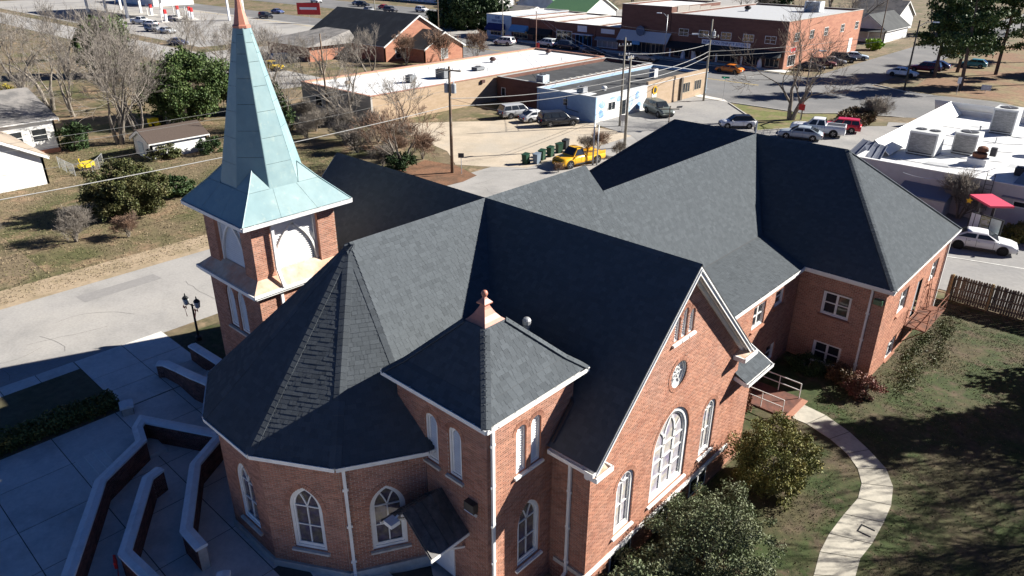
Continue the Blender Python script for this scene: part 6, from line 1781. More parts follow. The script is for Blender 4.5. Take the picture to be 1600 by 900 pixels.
# wooden privacy fence, every picket its own board
fn = thing('wood_fence', 'weathered wooden privacy fence behind the annex', 'fence', (-4, 53.1, -2))
pk = MB().add([(-.068, -.012, 0), (.068, -.012, 0), (.068, -.012, 1.75), (.03, -.012, 1.84), (-.03, -.012, 1.84), (-.068, -.012, 1.75), (-.068, .012, 0), (.068, .012, 0), (.068, .012, 1.75), (.03, .012, 1.84), (-.03, .012, 1.84), (-.068, .012, 1.75)],
              [(0, 1, 2, 3, 4, 5), (11, 10, 9, 8, 7, 6)] + [(i, 6 + i, 6 + (i + 1) % 6, (i + 1) % 6) for i in range(6)])
pme = new_mesh('picket', pk.v, pk.f); pme.materials.append(WOODGREY)
for i in range(96):
    o = bpy.data.objects.new('picket', pme); COL.objects.link(o); o.parent = fn
    o.location = (-8.75 + i * .15 + 4, .08, random.uniform(-.03, .03)); o.rotation_euler = (0, random.uniform(-.01, .01), 0)
for i in range(7):
    x = -8.6 + i * 2.35
    obj('post', MB().box(x - .06, x + .06, 52.96, 53.08, -2.05, -.08), mat('post_wood', (.32, .25, .14), .9, .25, 5), fn)
for z in (-1.7, -1.05, -.4): obj('rail', MB().box(-8.8, 5.6, 53.08, 53.16, z - .045, z + .045), WOODGREY, fn)
sheet('lane_line', [(-14, 60.2), (-6, 62.6), (8, 66.2), (8, 66.34), (-6, 62.74), (-14, 60.34)], .04, MARK)
# ================================================================ vehicles
CARM = {}
def loft(secs, caps=True):
    mb = MB(); n = len(secs[0])
    for s in secs: mb.v += s
    for i in range(len(secs) - 1):
        for j in range(n):
            j2 = (j + 1) % n; mb.f.append((i * n + j, i * n + j2, (i + 1) * n + j2, (i + 1) * n + j))
    if caps: mb.f.append(tuple(range(n))); mb.f.append(tuple(range(len(mb.v) - 1, len(mb.v) - n - 1, -1)))
    return mb
KINDS = {
    # length, width, height, wheel radius, wheelbase, body stations (x fraction, belt height, half width factor), cabin (rear base, rear top, front top, windscreen base)
    'sedan': (4.85, 1.86, 1.45, .34, 2.9, [(-.5, .62, .82), (-.485, .8, .93), (-.4, .96, .98), (-.2, .97, 1), (.1, .95, 1), (.22, .93, 1), (.4, .82, .97), (.475, .7, .9), (.5, .55, .78)], (-.41, -.2, .06, .235)),
    'suv': (4.95, 1.98, 1.76, .38, 2.95, [(-.5, .7, .88), (-.49, 1.0, .96), (-.4, 1.1, 1), (0, 1.09, 1), (.2, 1.07, 1), (.38, .98, .98), (.46, .88, .94), (.49, .78, .88), (.5, .6, .8)], (-.485, -.42, .1, .245)),
    'hatch': (4.3, 1.8, 1.5, .33, 2.65, [(-.5, .65, .86), (-.485, .9, .95), (-.4, .98, 1), (0, .97, 1), (.2, .94, 1), (.38, .84, .97), (.47, .72, .9), (.5, .56, .8)], (-.47, -.33, .08, .25)),
    'pickup': (6.1, 2.05, 1.95, .43, 3.9, [(-.5, 1.05, .96), (-.49, 1.22, .98), (-.2, 1.22, 1), (-.14, 1.22, 1), (.1, 1.2, 1), (.2, 1.2, 1), (.42, 1.12, .99), (.485, 1.02, .95), (.5, .75, .9)], (-.145, -.11, .1, .21)),
    'truck': (6.3, 2.1, 2.05, .44, 4.0, [(-.5, 1.0, .9), (-.49, 1.05, .92), (-.05, 1.05, .92), (0, 1.22, 1), (.15, 1.22, 1), (.25, 1.2, 1), (.42, 1.1, .97), (.485, 1.0, .93), (.5, .75, .88)], (.0, .03, .16, .27)),
}
def car_meshes(kind):
    if kind in CARM: return CARM[kind]
    L, Wd, H, r, wb, st, cb = KINDS[kind]; w = Wd / 2
    zb = .24 if kind in ('sedan', 'hatch') else .32
    def sec(fx, zt, k):
        x = fx * L; h = w * k; half = [(0, zb), (h * .86, zb), (h * .98, zb + .12), (h, zb + (zt - zb) * .45), (h * .99, zb + (zt - zb) * .72), (h * .93, zt - .02), (h * .7, zt + .02), (0, zt + .045)]
        return [(x, y, z) for y, z in half] + [(x, -y, z) for y, z in half[-2:0:-1]]
    body = loft([sec(*s) for s in st])
    def belt(fx):
        for (a, za, _), (b, zb_, _) in zip(st, st[1:]):
            if a <= fx <= b: return za + (zb_ - za) * (fx - a) / (b - a)
        return st[-1][1]
    rb, rt, ft, wbx = cb; wt = w * .74; wl = w * .92
    def csec(fx, zt, hw): 
        x = fx * L; b = belt(fx) - .06; t = max(zt, b + .02)
        return [(x, -wl, b), (x, wl, b), (x, hw, t - .05), (x, hw * .86, t), (x, -hw * .86, t), (x, -hw, t - .05)]
    cabin = loft([csec(rb, belt(rb) + .03, wl * .97), csec(rt, H - .02, wt), csec((rt + ft) / 2, H, wt * 1.01), csec(ft, H - .03, wt), csec(wbx, belt(wbx) + .03, wl * .97)])
    def side(fa, fb, za, zb_, s, e=.012):   # window between two x fractions on the cabin side
        def y(f, z):
            b = belt(f); lim = H - .05; t = min(1, max(0, (z - b) / (lim - b))); return (wl + (wt - wl) * t) + e
        return [(fa[0] * L, s * y(fa[0], za), za), (fb[0] * L, s * y(fb[0], za), za), (fb[1] * L, s * y(fb[1], zb_), zb_), (fa[1] * L, s * y(fa[1], zb_), zb_)]
    zl = max(belt(rt), belt(ft)) + .05; zh = H - .13
    gl = []
    span = ft - rt
    npan = 1 if kind == 'truck' else 2 if kind in ('sedan', 'hatch', 'pickup') else 3
    lo0 = rt + (rb - rt) * (1 - (zl - belt(rb)) / (H - belt(rb))) * .8; lo1 = ft + (wbx - ft) * (1 - (zl - belt(wbx)) / (H - belt(wbx))) * .86
    hi0 = rt + (rb - rt) * (1 - (zh - belt(rb)) / (H - belt(rb))) * .6 + .004; hi1 = ft + (wbx - ft) * (1 - (zh - belt(wbx)) / (H - belt(wbx))) * .6
    for s in (1, -1):
        for i in range(npan):
            a, b = i / npan, (i + 1) / npan; g = .012
            q = MB().poly(side((lo0 + (lo1 - lo0) * a + g, hi0 + (hi1 - hi0) * a + g), (lo0 + (lo1 - lo0) * b - g, hi0 + (hi1 - hi0) * b - g), zl, zh, s)); gl.append(('side_window', q))
    def screen(f0, f1, e):
        b = belt(f0); pts = []
        for t, kk in ((.1, 1), (.93, 1)):
            f = f0 + (f1 - f0) * t; z = b + .03 + (H - .04 - b) * t; hw = (wl * .97 + (wt - wl * .97) * t) * .86
            pts.append((f * L + e, hw, z + .02)); pts.append((f * L + e, -hw, z + .02))
        return MB().poly([pts[0], pts[1], pts[3], pts[2]])
    gl.append(('windscreen', screen(wbx, ft, .015))); gl.append(('rear_window', screen(rb, rt, -.015)))
    tyre = MB().lathe([(r * .62, -.11), (r * .95, -.115), (r, -.08), (r, .08), (r * .95, .115), (r * .62, .11)], 18, axis='y')
    rim = MB().lathe([(r * .62, -.09), (r * .6, -.1), (r * .2, -.08), (r * .62, .09)], 14, axis='y')
    for k in range(5): a = k * 2 * pi / 5; rim.bar((r * .12 * cos(a), -.105, r * .12 * sin(a)), (r * .6 * cos(a), -.105, r * .6 * sin(a)), .03, .06)
    for k in range(5): a = k * 2 * pi / 5; rim.bar((r * .12 * cos(a), .105, r * .12 * sin(a)), (r * .6 * cos(a), .105, r * .6 * sin(a)), .03, .06)
    arch = MB().lathe([(r * 1.16, -.02), (r * 1.16, .02)], 18, axis='y')
    fx = L / 2; nose = belt(.47); tail = belt(-.48)
    heads = [MB().obb((fx * .955, s * w * .66, nose - .1), (.06, -s * .03, 0), (0, .17, 0), (0, 0, .06)) for s in (1, -1)]
    tails = [MB().obb((-fx * .985, s * w * .74, tail - .14), (.05, 0, 0), (0, .12, 0), (0, 0, .1)) for s in (1, -1)]
    mir = [MB().obb(((wbx - .05) * L, s * (w + .06), belt(wbx) + .05), (.06, 0, 0), (0, .1, 0), (0, 0, .065)) for s in (1, -1)]
    gr = MB().obb((fx * .99, 0, nose - .22), (.02, 0, 0), (0, w * .5, 0), (0, 0, .09)); bp = MB().obb((fx * .985, 0, zb + .08), (.04, 0, 0), (0, w * .78, 0), (0, 0, .09)).obb((-fx * .985, 0, zb + .1), (.04, 0, 0), (0, w * .82, 0), (0, 0, .1))
    pl = MB().obb((-fx * 1.003, 0, zb + .32), (.012, 0, 0), (0, .16, 0), (0, 0, .08))
    extra = []
    seam = MB()
    for fx_ in ((ft + wbx) / 2 + .02, (rt + ft) / 2, rt - .01 if kind not in ('pickup', 'truck') else (rt + rb) / 2):
        if kind in ('pickup', 'truck') and fx_ < rb: continue
        zt = belt(fx_); xx = fx_ * L
        prof = [(w * .985 + .004, zb + .14), (w + .004, zb + (zt - zb) * .45), (w * .99 + .004, zb + (zt - zb) * .72), (w * .94 + .004, zt - .03)]
        for s in (1, -1):
            for (ya, za), (yb, zb2) in zip(prof, prof[1:]): seam.poly([(xx - .009, s * ya, za), (xx + .009, s * ya, za), (xx + .009, s * yb, zb2), (xx - .009, s * yb, zb2)])
    extra.append(('door_seam', seam, BLACKMETAL))
    hd = MB()
    for fx_ in ((rt + ft) / 2 + .03, rt + .03):
        for s in (1, -1): hd.obb((fx_ * L, s * (w + .012), zb + (belt(fx_) - zb) * .78), (.09, 0, 0), (0, .012, 0), (0, 0, .014))
    extra.append(('door_handle', hd, STEEL))
    sk = MB()
    for s in (1, -1): sk.obb((0, s * w * .99, zb + .06), (wb * .34, 0, 0), (0, .02, 0), (0, 0, .06))
    extra.append(('side_sill', sk, DARKSTEEL))
    if kind in ('pickup',):
        extra.append(('bed', MB().box(-L * .485, -L * .16, -w * .8, w * .8, 1.255, 1.268), DARKSTEEL))
        e = MB(); e.box(-L * .49, -L * .155, w * .8, w * .94, 1.22, 1.33).box(-L * .49, -L * .155, -w * .94, -w * .8, 1.22, 1.33).box(-L * .495, -L * .48, -w * .94, w * .94, 1.1, 1.33)
        extra.append(('bed_rail', e, None))
    if kind == 'truck':
        e = MB().box(-L * .49, -.02 * L, -w * .9, w * .9, .95, 1.1); e.box(-L * .49, -.02 * L, w * .86, w * .92, 1.1, 1.3).box(-L * .49, -.02 * L, -w * .92, -w * .86, 1.1, 1.3)
        extra.append(('flat_bed', e, None))
    wp = [(s * wb / 2 + (.02 * L if kind != 'sedan' else 0), t * (w - .11)) for s in (1, -1) for t in (1, -1)]
    mk = lambda nm, mb, sm=False: new_mesh(nm, mb.v, mb.f, sm)
    CARM[kind] = dict(body=mk('body', body, True), cabin=mk('cabin', cabin), glass=[(n_, mk(n_, q)) for n_, q in gl], tyre=mk('tyre', tyre), rim=mk('rim', rim), arch=mk('wheel_arch', arch), heads=[mk('headlight', q) for q in heads], tails=[mk('tail_light', q) for q in tails], mir=[mk('mirror', q) for q in mir], grille=mk('grille', gr), bumper=mk('bumper', bp), plate=mk('number_plate', pl), extra=[(n_, mk(n_, q), m) for n_, q, m in extra], wp=wp, r=r, w=w)
    d = CARM[kind]
    d['body'].materials.append(WHITE); d['cabin'].materials.append(WHITE)
    for lst, m in (([q for _, q in d['glass']], GLASS), ([d['tyre']], RUBBER), ([d['rim']], RIM), ([d['arch']], BLACKMETAL), (d['heads'], mat('headlamp', (.7, .72, .74), .15, .05)), (d['tails'], mat('tail_lamp', (.35, .01, .01), .25, .05)), ([d['grille']], BLACKMETAL), ([d['bumper']], DARKSTEEL), ([d['plate']], SGN)):
        for q in lst: q.materials.append(m)
    for q in d['mir']: q.materials.append(WHITE)
    for n_, q, m in d['extra']: q.materials.append(m or WHITE)
    return d
PAINTS = {}
def car(label, kind, x, y, ang, colour, group=None, black_rims=False, z=None, s=1., name='parked_car', cat='car', tops=None):
    key = tuple(colour)
    if key not in PAINTS: PAINTS[key] = mat('car_paint_%d' % len(PAINTS), colour, .28, .04, 1.5, spec=.55)
    P = PAINTS[key]; d = car_meshes(kind)
    root = thing(name, label, cat, (x, y, G(x, y) + .03 if z is None else z), group)
    root.rotation_euler = (0, 0, radians(ang)); root.scale = (s, s, s)
    def add(me, nm, par=root, m=None):
        o = bpy.data.objects.new(nm, me); COL.objects.link(o); o.parent = par
        if m: o.material_slots[0].link = 'OBJECT'; o.material_slots[0].material = m
        return o
    body = add(d['body'], 'body', m=P); cab = add(d['cabin'], 'cabin', m=tops or P)
    for n_, me in d['glass']: add(me, n_, cab)
    for px, py in d['wp']:
        a = add(d['arch'], 'wheel_arch', body); a.location = (px, (d['w'] - .005) * (1 if py > 0 else -1), d['r'])
        wl = add(d['tyre'], 'wheel'); wl.location = (px, py, d['r'])
        wl.scale = (1, 1.12, 1)
        add(d['rim'], 'rim', wl, BLACKMETAL if black_rims else None)
    for me in d['heads']: add(me, 'headlight')
    for me in d['tails']: add(me, 'tail_light')
    for me in d['mir']: add(me, 'mirror', m=P)
    add(d['grille'], 'grille'); add(d['bumper'], 'bumper'); add(d['plate'], 'number_plate')
    for n_, me, m in d['extra']: add(me, n_, m=None if m else P)
    return root
W_, SIL, BLK, DRED = (.75, .76, .77), (.42, .43, .44), (.02, .022, .028), (.16, .015, .02)
car('white sedan with black wheels behind the annex roof corner', 'sedan', -9.4, 64.9, 14, W_, black_rims=True, s=1.04)
car('white crew-cab pickup parked by the green verge', 'pickup', -32.0, 87.8, 196, W_, name='pickup_truck', cat='pickup')
car('grey-blue sedan half hidden by the annex ridge', 'sedan', -32.6, 84.4, 196, (.33, .38, .42))
car('bright red car behind the white pickup', 'suv', -30.6, 91.4, 196, (.55, .02, .04), s=.9)
car('white car with a dark roof peeking over the annex ridge', 'hatch', -40.6, 84.6, 222, W_, tops=mat('black_roof_paint', (.02, .02, .022), .3))
car('grey-green SUV beside the mural wall', 'suv', -51.6, 84.2, -28, (.13, .15, .14), s=1.04)
car('silver SUV leftmost in the gravel lot', 'suv', -64.0, 70.3, 70, SIL)
car('white coupe between the two SUVs in the gravel lot', 'sedan', -60.6, 70.3, 70, W_, s=.95)
car('black SUV rightmost in the gravel lot', 'suv', -57.2, 70.3, 62, BLK, s=1.02)
car('white SUV pulling along the main street', 'suv', -114.6, 121.6, 190, W_)
car('dark maroon car parked before the fish shop', 'sedan', -117.6, 125.6, 180, (.08, .03, .03))
car('pale SUV parked before the black awning shop', 'suv', -106.2, 126.0, 176, (.6, .65, .68))
car('dark blue SUV parked right of the pale SUV', 'suv', -100.3, 126.0, 0, (.02, .03, .06))
car('black car at the end of the white roof', 'sedan', -91.6, 123.4, 0, BLK)
car('tan sedan before the metal canopy store', 'sedan', -79.2, 123.2, 0, (.4, .37, .31))
car('orange sports coupe on the main street', 'sedan', -61.2, 121.8, 180, (.7, .2, .02), black_rims=True)
for lb, k, x, y, c in (('black car parked along the thrift store side wall, nearest', 'sedan', -52.2, 134.5, BLK), ('dark red car parked along the thrift store side wall', 'suv', -52.0, 139, (.12, .03, .03)), ('grey car parked along the thrift store side wall', 'sedan', -51.9, 143.8, (.2, .21, .23)), ('dark car farther along the thrift store side wall', 'suv', -51.8, 148.4, BLK), ('pale blue car farthest along the thrift store side wall', 'sedan', -51.2, 153.2, (.5, .58, .66))):
    car(lb, k, x, y, 20, c, 'cars beside the thrift store')
car('white sedan with black windows by the pine bed', 'sedan', -38.2, 139.0, 4, W_, black_rims=True)
car('dark red SUV behind the white sedan by the pines', 'suv', -36.8, 146.6, 184, DRED)
car('navy car behind the dark red SUV', 'sedan', -36.6, 151.8, 184, (.03, .04, .1))
car('teal car under the pines', 'hatch', -32.0, 158.5, 184, (.06, .25, .26))
car('small yellow car behind the ivy tree', 'hatch', -120.2, 68.8, 10, (.75, .5, .02))
car('dark car in the parking bay left of the brick house', 'suv', -126, 74.5, 80, BLK)
for i, (lb, k, x, y, a, c) in enumerate([('silver car on the gas station forecourt', 'sedan', -217, 95.6, 10, (.5, .48, .45)), ('white pickup beside the gas station', 'pickup', -214, 85.4, 20, W_), ('white car near the gas station air hose', 'hatch', -206.5, 84.6, 200, W_), ('pale car parked before the gas station lot edge', 'sedan', -188, 80.6, 10, (.55, .58, .6)), ('grey car parked beside the pale one', 'suv', -194, 80.0, 12, (.3, .31, .33)), ('dark blue car by the forecourt edge', 'sedan', -165, 72.6, 15, (.05, .06, .12)),
     ('dark car on the far road at top left', 'suv', -205, 117, 5, BLK), ('blue car on the far road', 'sedan', -216, 127.5, 5, (.1, .14, .3)), ('white van on the far road near the spire tip', 'suv', -244, 160, 0, W_), ('grey car far beyond the brick house', 'sedan', -226, 165, 0, SIL), ('black SUV in the far parked row', 'suv', -219, 162, 10, BLK), ('red sports car in the far parked row', 'sedan', -206, 161, 0, (.6, .02, .03)), ('silver car in the far parked row', 'hatch', -201, 151, 0, SIL), ('dark grey SUV in the far parked row', 'suv', -196, 155.5, 10, (.1, .1, .11)), ('white SUV at the right end of the far parked row', 'suv', -189, 162.5, 0, W_)]):
    car(lb, k, x, y, a, c, 'distant cars')
# yellow work truck loaded with brush
yt = car('yellow work truck loaded with brush beside the street', 'truck', -44.6, 58.4, -100, (.8, .43, .02), name='work_truck', cat='truck', s=.92)
bare_tree('brush_load', 'tangle of cut branches heaped on the yellow truck', -44.0, 60.8, 3.0, 401, 1.3, .05, 5, m=TWIGR, z=.55, forks=7, first=.2, twig=.01, cat='shrub')
bare_tree('brush_load', 'second armful of branches on the truck bed near the cab', -44.5, 59.6, 2.6, 402, 1.4, .05, 5, m=TWIG, z=.5, forks=7, first=.2, twig=.01, cat='shrub')
bare_tree('brush_load', 'cut branches lying behind the yellow truck', -43.4, 63.6, 2.6, 403, 1.3, .05, 5, m=TWIG, forks=7, first=.2, twig=.01, cat='shrub')
bare_tree('brush_load', 'small tangle of twigs at the nose of the yellow truck', -44.2, 54.6, 1.6, 405, 1.3, .04, 5, m=TWIGR, forks=7, first=.2, twig=.01, cat='shrub')
# wheeled rubbish bins
def bin_(label, x, y, a, m, s=1.):
    root = thing('wheeled_bin', label, 'bin', (x, y, G(x, y) + .02), 'bins along the street'); z = G(x, y) + .02
    root.rotation_euler = (0, 0, a)
    b = MB(); q = [(.24, .0), (.3, .95)]
    for h, zz in q: b.v += [(x - h, y - h, z + zz), (x + h, y - h, z + zz), (x + h, y + h * 1.15, z + zz), (x - h, y + h * 1.15, z + zz)]
    b.f = [(3, 2, 1, 0), (4, 5, 6, 7)] + [(i, (i + 1) % 4, 4 + (i + 1) % 4, 4 + i) for i in range(4)]
    obj('bin_body', b, m, root)
    obj('lid', MB().slab([(x - .33, y - .34, z + .96), (x + .33, y - .34, z + .96), (x + .33, y + .38, z + 1.06), (x - .33, y + .38, z + 1.06)], (0, 0, .05)), m, root)
    obj('handle', MB().tube([(x - .24, y + .42, z + .98), (x + .24, y + .42, z + .98)], .025, 6), m, root)
    for sx in (-.26, .26): obj('wheel', MB().lathe([(.13, -.03), (.13, .03)], 12, (x + sx, y + .3, z + .13), 'y').xf(lambda a_, b_, c_, X=x + sx, Y=y + .3: (X + (b_ - Y), Y + (a_ - X), c_)), RUBBER, root)
    return root
BG = mat('bin_green', (.02, .06, .035), .5, .1, 4); BB = mat('bin_grey_blue', (.2, .25, .3), .5, .1, 4); BD = mat('bin_dark', (.03, .035, .04), .5, .1, 4)
for lb, x, y, m in (('green bin nearest, leftmost of the row', -48.5, 54.6, BG), ('grey-blue bin beside the leftmost green one', -47.8, 55.5, BB), ('green bin third along the row', -48.3, 56.9, BG), ('green bin fourth along the row', -48.5, 58.5, BG), ('green bin fifth along the row, behind the truck cab', -48.8, 60.3, BG), ('dark bin at the far end of the row', -49.3, 62.0, BD)):
    bin_(lb, x, y, random.uniform(-.3, .3), m)
# ================================================================ poles, wires, lamps, signs
def pole(label, x, y, top, r=.14, arms=(), m=None, trans=0, name='utility_pole', lamp=None, double=False):
    zb = G(x, y)
    root = thing(name, label, 'pole', (x, y, zb), 'utility poles')
    obj('shaft', MB().tube([(x, y, zb - .2), (x, y, (zb + top) / 2), (x, y, top)], [r, r * .85, r * .65], 9), m or WOODPOLE, root, smooth=True)
    for dz, half, ang in arms:
        a = radians(ang); c, s = cos(a) * half, sin(a) * half
        ar = obj('crossarm', MB().bar((x - c, y - s, top - dz), (x + c, y + s, top - dz), .11, .12), m or WOODPOLE, root)
        for t in (-.9, -.35, .35, .9): obj('insulator', MB().lathe([(.03, .05), (.07, .1), (.04, .16), (.07, .2), (.02, .26)], 8, (x + c * t, y + s * t, top - dz)), SGN, ar)
    for k in range(trans):
        tx, ty = x + .38 * cos(k * 2.6 + .6), y + .38 * sin(k * 2.6 + .6)
        t = obj('transformer', MB().lathe([(.1, -.02), (.24, 0), (.24, .8), (.18, .86), (.04, .9)], 12, (tx, ty, top - 2.4)), mat('pole_grey', (.36, .38, .39), .5), root)
        obj('bushing', MB().lathe([(.04, .88), (.06, 1.0), (.03, 1.12)], 8, (tx, ty, top - 2.4)), SGN, t)
    if lamp:
        dx, dy, dz = lamp
        l = obj('lamp_arm', MB().tube([(x, y, top - dz), (x + dx * .5, y + dy * .5, top - dz + .7), (x + dx, y + dy, top - dz + .75)], .05, 6), STEEL, root)
        obj('lamp_head', MB().obb((x + dx * 1.15, y + dy * 1.15, top - dz + .73), (.42 * dx / hypot(dx, dy), .42 * dy / hypot(dx, dy), 0), (-.16 * dy / hypot(dx, dy), .16 * dx / hypot(dx, dy), 0), (0, 0, .08)), SGN, l)
    return root
GREYP = mat('grey_pole_wood', (.3, .28, .23), .9, .2, 5, (.22, .2, .16), 1)
pole('brown wooden pole with crossarm and transformers behind the church', -51.6, 47.3, 9.5, .17, [(.35, 1.2, 20)], trans=2)
pole('pale wooden pole by the blue building corner', -51.4, 75.2, 9.8, .15, [(.9, .8, 60), (2.0, .7, 60)], GREYP)
pole('leaning pale pole in front of the blue building', -44.9, 66.9, 9.2, .17, [(.3, .5, 90)], GREYP)
pole('pale pole with street lamp at the main street corner', -51.9, 96.5, 10.4, .15, [(2.2, 1.2, 0)], GREYP, trans=1, lamp=(-1.2, -1.6, 2.6))
pole('dark pole with lamp before the pine bed', -33.6, 124.9, 9.6, .15, (), mat('dark_pole', (.08, .07, .06), .9), lamp=(1.8, .6, .9))
pole('slim steel lamp post beside the big bare street tree', -36.6, 94.0, 7.6, .09, (), mat('dark_lamp_steel', (.12, .1, .09), .6), name='street_lamp', lamp=(.9, .5, .4))
pole('street lamp at the tall brick store', -77.4, 126.6, 7.6, .1, (), STEEL, name='street_lamp', lamp=(-1.4, -.4, .5))
pole('rusty lamp post with a red banner in front of the shop row', -101.0, 116.4, 7.6, .1, (), mat('rust_pole', (.28, .16, .12), .7), name='street_lamp', lamp=(-1.3, .3, .6))
tag(obj('street_banner', MB().box(-100.85, -100.15, 116.35, 116.4, 0, 1.5), mat('banner_red', (.5, .05, .06), .8)), 'small red banner on the rusty lamp post', 'banner')
pole('thin pole in front of the fish shop', -118.5, 125.2, 9.5, .11, [(.4, .7, 0)], GREYP)
pole('short steel service pole in the gravel lot', -43.3, 59.0, 4.0, .1, (), STEEL, name='service_pole')
pole('second steel service pole close to the first', -43.0, 59.3, 3.5, .08, (), STEEL, name='service_pole')
pole('dark pole left of the white-roofed building', -82.3, 54.0, 9.5, .14, (), None)
pole('tall pole beside the brick house', -147, 112, 11, .14, (), GREYP); pole('tall pole right of the brick house', -134, 120, 11, .14, (), None)
pole('pole before the porch house', -53.2, 172, 10, .13, [(.4, 1., 0)], None)
# overhead wires
def wire(label, p, q, sag=.6, r=.02, m=None, name='power_line'):
    pts = [(p[0] + (q[0] - p[0]) * t, p[1] + (q[1] - p[1]) * t, p[2] + (q[2] - p[2]) * t - sag * 4 * t * (1 - t)) for t in [i / 16 for i in range(17)]]
    o = obj(name, MB().tube(pts, r, 4), m or mat('wire_grey', (.35, .35, .34), .5)); tag(o, label, 'cable', 'overhead lines')
WB = mat('wire_black', (.02, .02, .02), .6)
P1, P2, P3, P4 = (-51.6, 47.3), (-51.4, 75.2), (-44.9, 66.9), (-51.9, 96.5)
WG = mat('wire_dull', (.2, .2, .19), .6)
wire('thick pale cable running across the left yard behind the spire', (-51.6, 47.3, 5.9), (-55, -12, 5.8), .8, .032)
wire('upper thin line crossing the left yard', (-51.6, 47.3, 9.3), (-55.5, -12, 9.2), .9, .011, WG); wire('middle thin line crossing the left yard', (-51.0, 47.1, 9.3), (-54.5, -12, 9.2), 1.2, .011, WG); wire('lower thin line crossing the left yard', (-51.6, 47.3, 7.4), (-55, -12, 7.4), .9, .011, WG)
wire('pale cable from the brown pole to the leaning pale pole, upper', (-51.6, 47.3, 6.6), (-44.9, 66.9, 6.9), .5, .03); wire('pale cable from the brown pole to the leaning pale pole, lower', (-51.6, 47.3, 5.9), (-44.9, 66.9, 6.3), .5, .03)
wire('cable from the pale pole to the street corner pole, upper', (*P2, 8.0), (*P4, 7.2), .5, .025); wire('cable from the leaning pole to the corner pole, upper', (*P3, 7.1), (*P4, 6.2), .5, .03); wire('cable from the leaning pole to the corner pole, lower', (*P3, 6.5), (*P4, 5.6), .5, .03)
wire('line from the corner pole towards the pines, upper', (*P4, 6.2), (-33.6, 124.9, 8.2), .5, .025); wire('line from the corner pole towards the pines, lower', (*P4, 5.6), (-33.6, 124.9, 7.4), .5, .025)
wire('service drop from the brown pole to the gravel lot post', (-51.6, 47.3, 6.6), (-43.3, 59.0, 3.4), .3, .015, WB); wire('line over the blue building to the pale pole', (-101, 116.4, 7.2), (*P2, 7.2), .9, .02); wire('second line over the blue building to the pale pole', (-101, 116.4, 6.6), (*P2, 6.4), .9, .02)
wire('line along the shop row', (-118.5, 125.2, 9.0), (*P4, 8.2), 1.2, .018); wire('white drop cable over the restaurant lot', (-17.5, 70.5, 1.4), (-11.0, 73.0, 2.6), .8, .03, SGN)
# twin-lantern lamp post with red bows
lx, ly = -37.7, 14.7
lp = thing('lamp_post', 'black twin-lantern lamp post with red bows beside the tower steps', 'lamp post', (lx, ly, -.6))
obj('post', MB().lathe([(.16, 0), (.16, .25), (.07, .35), (.05, 2.2), (.06, 2.3)], 10, (lx, ly, -.6)), BLACKMETAL, lp)
ar = obj('arm', MB().tube([(lx - .42, ly - .12, 1.55), (lx - .2, ly - .06, 1.68), (lx, ly, 1.6), (lx + .2, ly + .06, 1.68), (lx + .42, ly + .12, 1.55)], .03, 6), BLACKMETAL, lp)
for s in (-1, 1):
    cx, cy = lx + s * .42, ly + s * .12
    ln = obj('lantern', MB().lathe([(.06, 0), (.13, .06), (.17, .36), (.12, .42)], 6, (cx, cy, 1.55)), mat('lantern_glass', (.5, .52, .5), .2), lp)
    obj('lantern_cap', MB().lathe([(.19, .4), (.14, .5), (.04, .58), (.03, .68), (.01, .74)], 6, (cx, cy, 1.55)), BLACKMETAL, ln)
    bw = MB(); bw.add([(cx - .2, cy - .1, 1.62), (cx, cy - .13, 1.5), (cx - .2, cy - .1, 1.38), (cx + .2, cy - .1, 1.62), (cx + .2, cy - .1, 1.38)], [(0, 1, 2), (3, 4, 1)])
    bw.slab([(cx - .04, cy - .13, 1.5), (cx + .04, cy - .13, 1.5), (cx - .16 * s, cy - .16, .95), (cx - .24 * s, cy - .16, 1.0)], (0, -.02, 0)).slab([(cx - .05, cy - .15, 1.44), (cx + .05, cy - .15, 1.44), (cx + .05, cy - .15, 1.56), (cx - .05, cy - .15, 1.56)], (0, -.05, 0))
    tag(obj('ribbon_bow', bw, REDP), 'red ribbon bow tied under the %s lantern of the lamp post' % ('left' if s < 0 else 'right'), 'bow', 'bows on the lamp post')
tag(obj('ribbon_bow', MB().slab([(-23.3, 4.75, .1), (-22.95, 4.62, .1), (-22.9, 4.62, .4), (-23.3, 4.75, .42)], (.06, -.1, .1)).slab([(-23.15, 4.7, .1), (-23.0, 4.66, .1), (-22.9, 4.55, -.35), (-23.1, 4.6, -.4)], (.05, -.04, 0)), REDP), 'red bow on the end of the middle ramp wall', 'bow')
# signs and small things
def sign(label, x, y, h, w, hh, m, name='street_sign', ang=0, pm=None, cat='sign'):
    zb = G(x, y); root = thing(name, label, cat, (x, y, zb))
    obj('post', MB().tube([(x, y, zb - .1), (x, y, zb + h)], .035, 6), pm or STEEL, root)
    c, s = cos(radians(ang)) * w / 2, sin(radians(ang)) * w / 2
    obj('panel', MB().slab([(x - c, y - s, zb + h - hh), (x + c, y + s, zb + h - hh), (x + c, y + s, zb + h), (x - c, y - s, zb + h)], (.02, -.04, 0)), m, root)
    return root
GSG = mat('green_sign', (.02, .25, .14), .5)
sg = sign('green street name sign on the corner ramp', -50.2, 99.0, 3.3, 1.1, .25, GSG, ang=20); obj('panel', MB().box(-50.25, -50.2, 98.5, 99.5, 2.4, 2.65), GSG, sg)
sign('small dark post sign by the brown utility pole', -50.6, 47.6, 2.1, .55, .45, DARKSTEEL, ang=40)
sign('white no-parking sign in front of the pine bed', -26.8, 126.6, 2.6, .5, .9, SGN, ang=30)
sign('low blue-grey yard sign on the pine bed', -24.1, 131.6, 1.2, 1.3, .8, mat('pale_blue_metal', (.5, .58, .62), .6), ang=10)
sign('yellow warning sign beyond the dark pole', -35.2, 160, 2.6, .8, .8, YELP, ang=20)
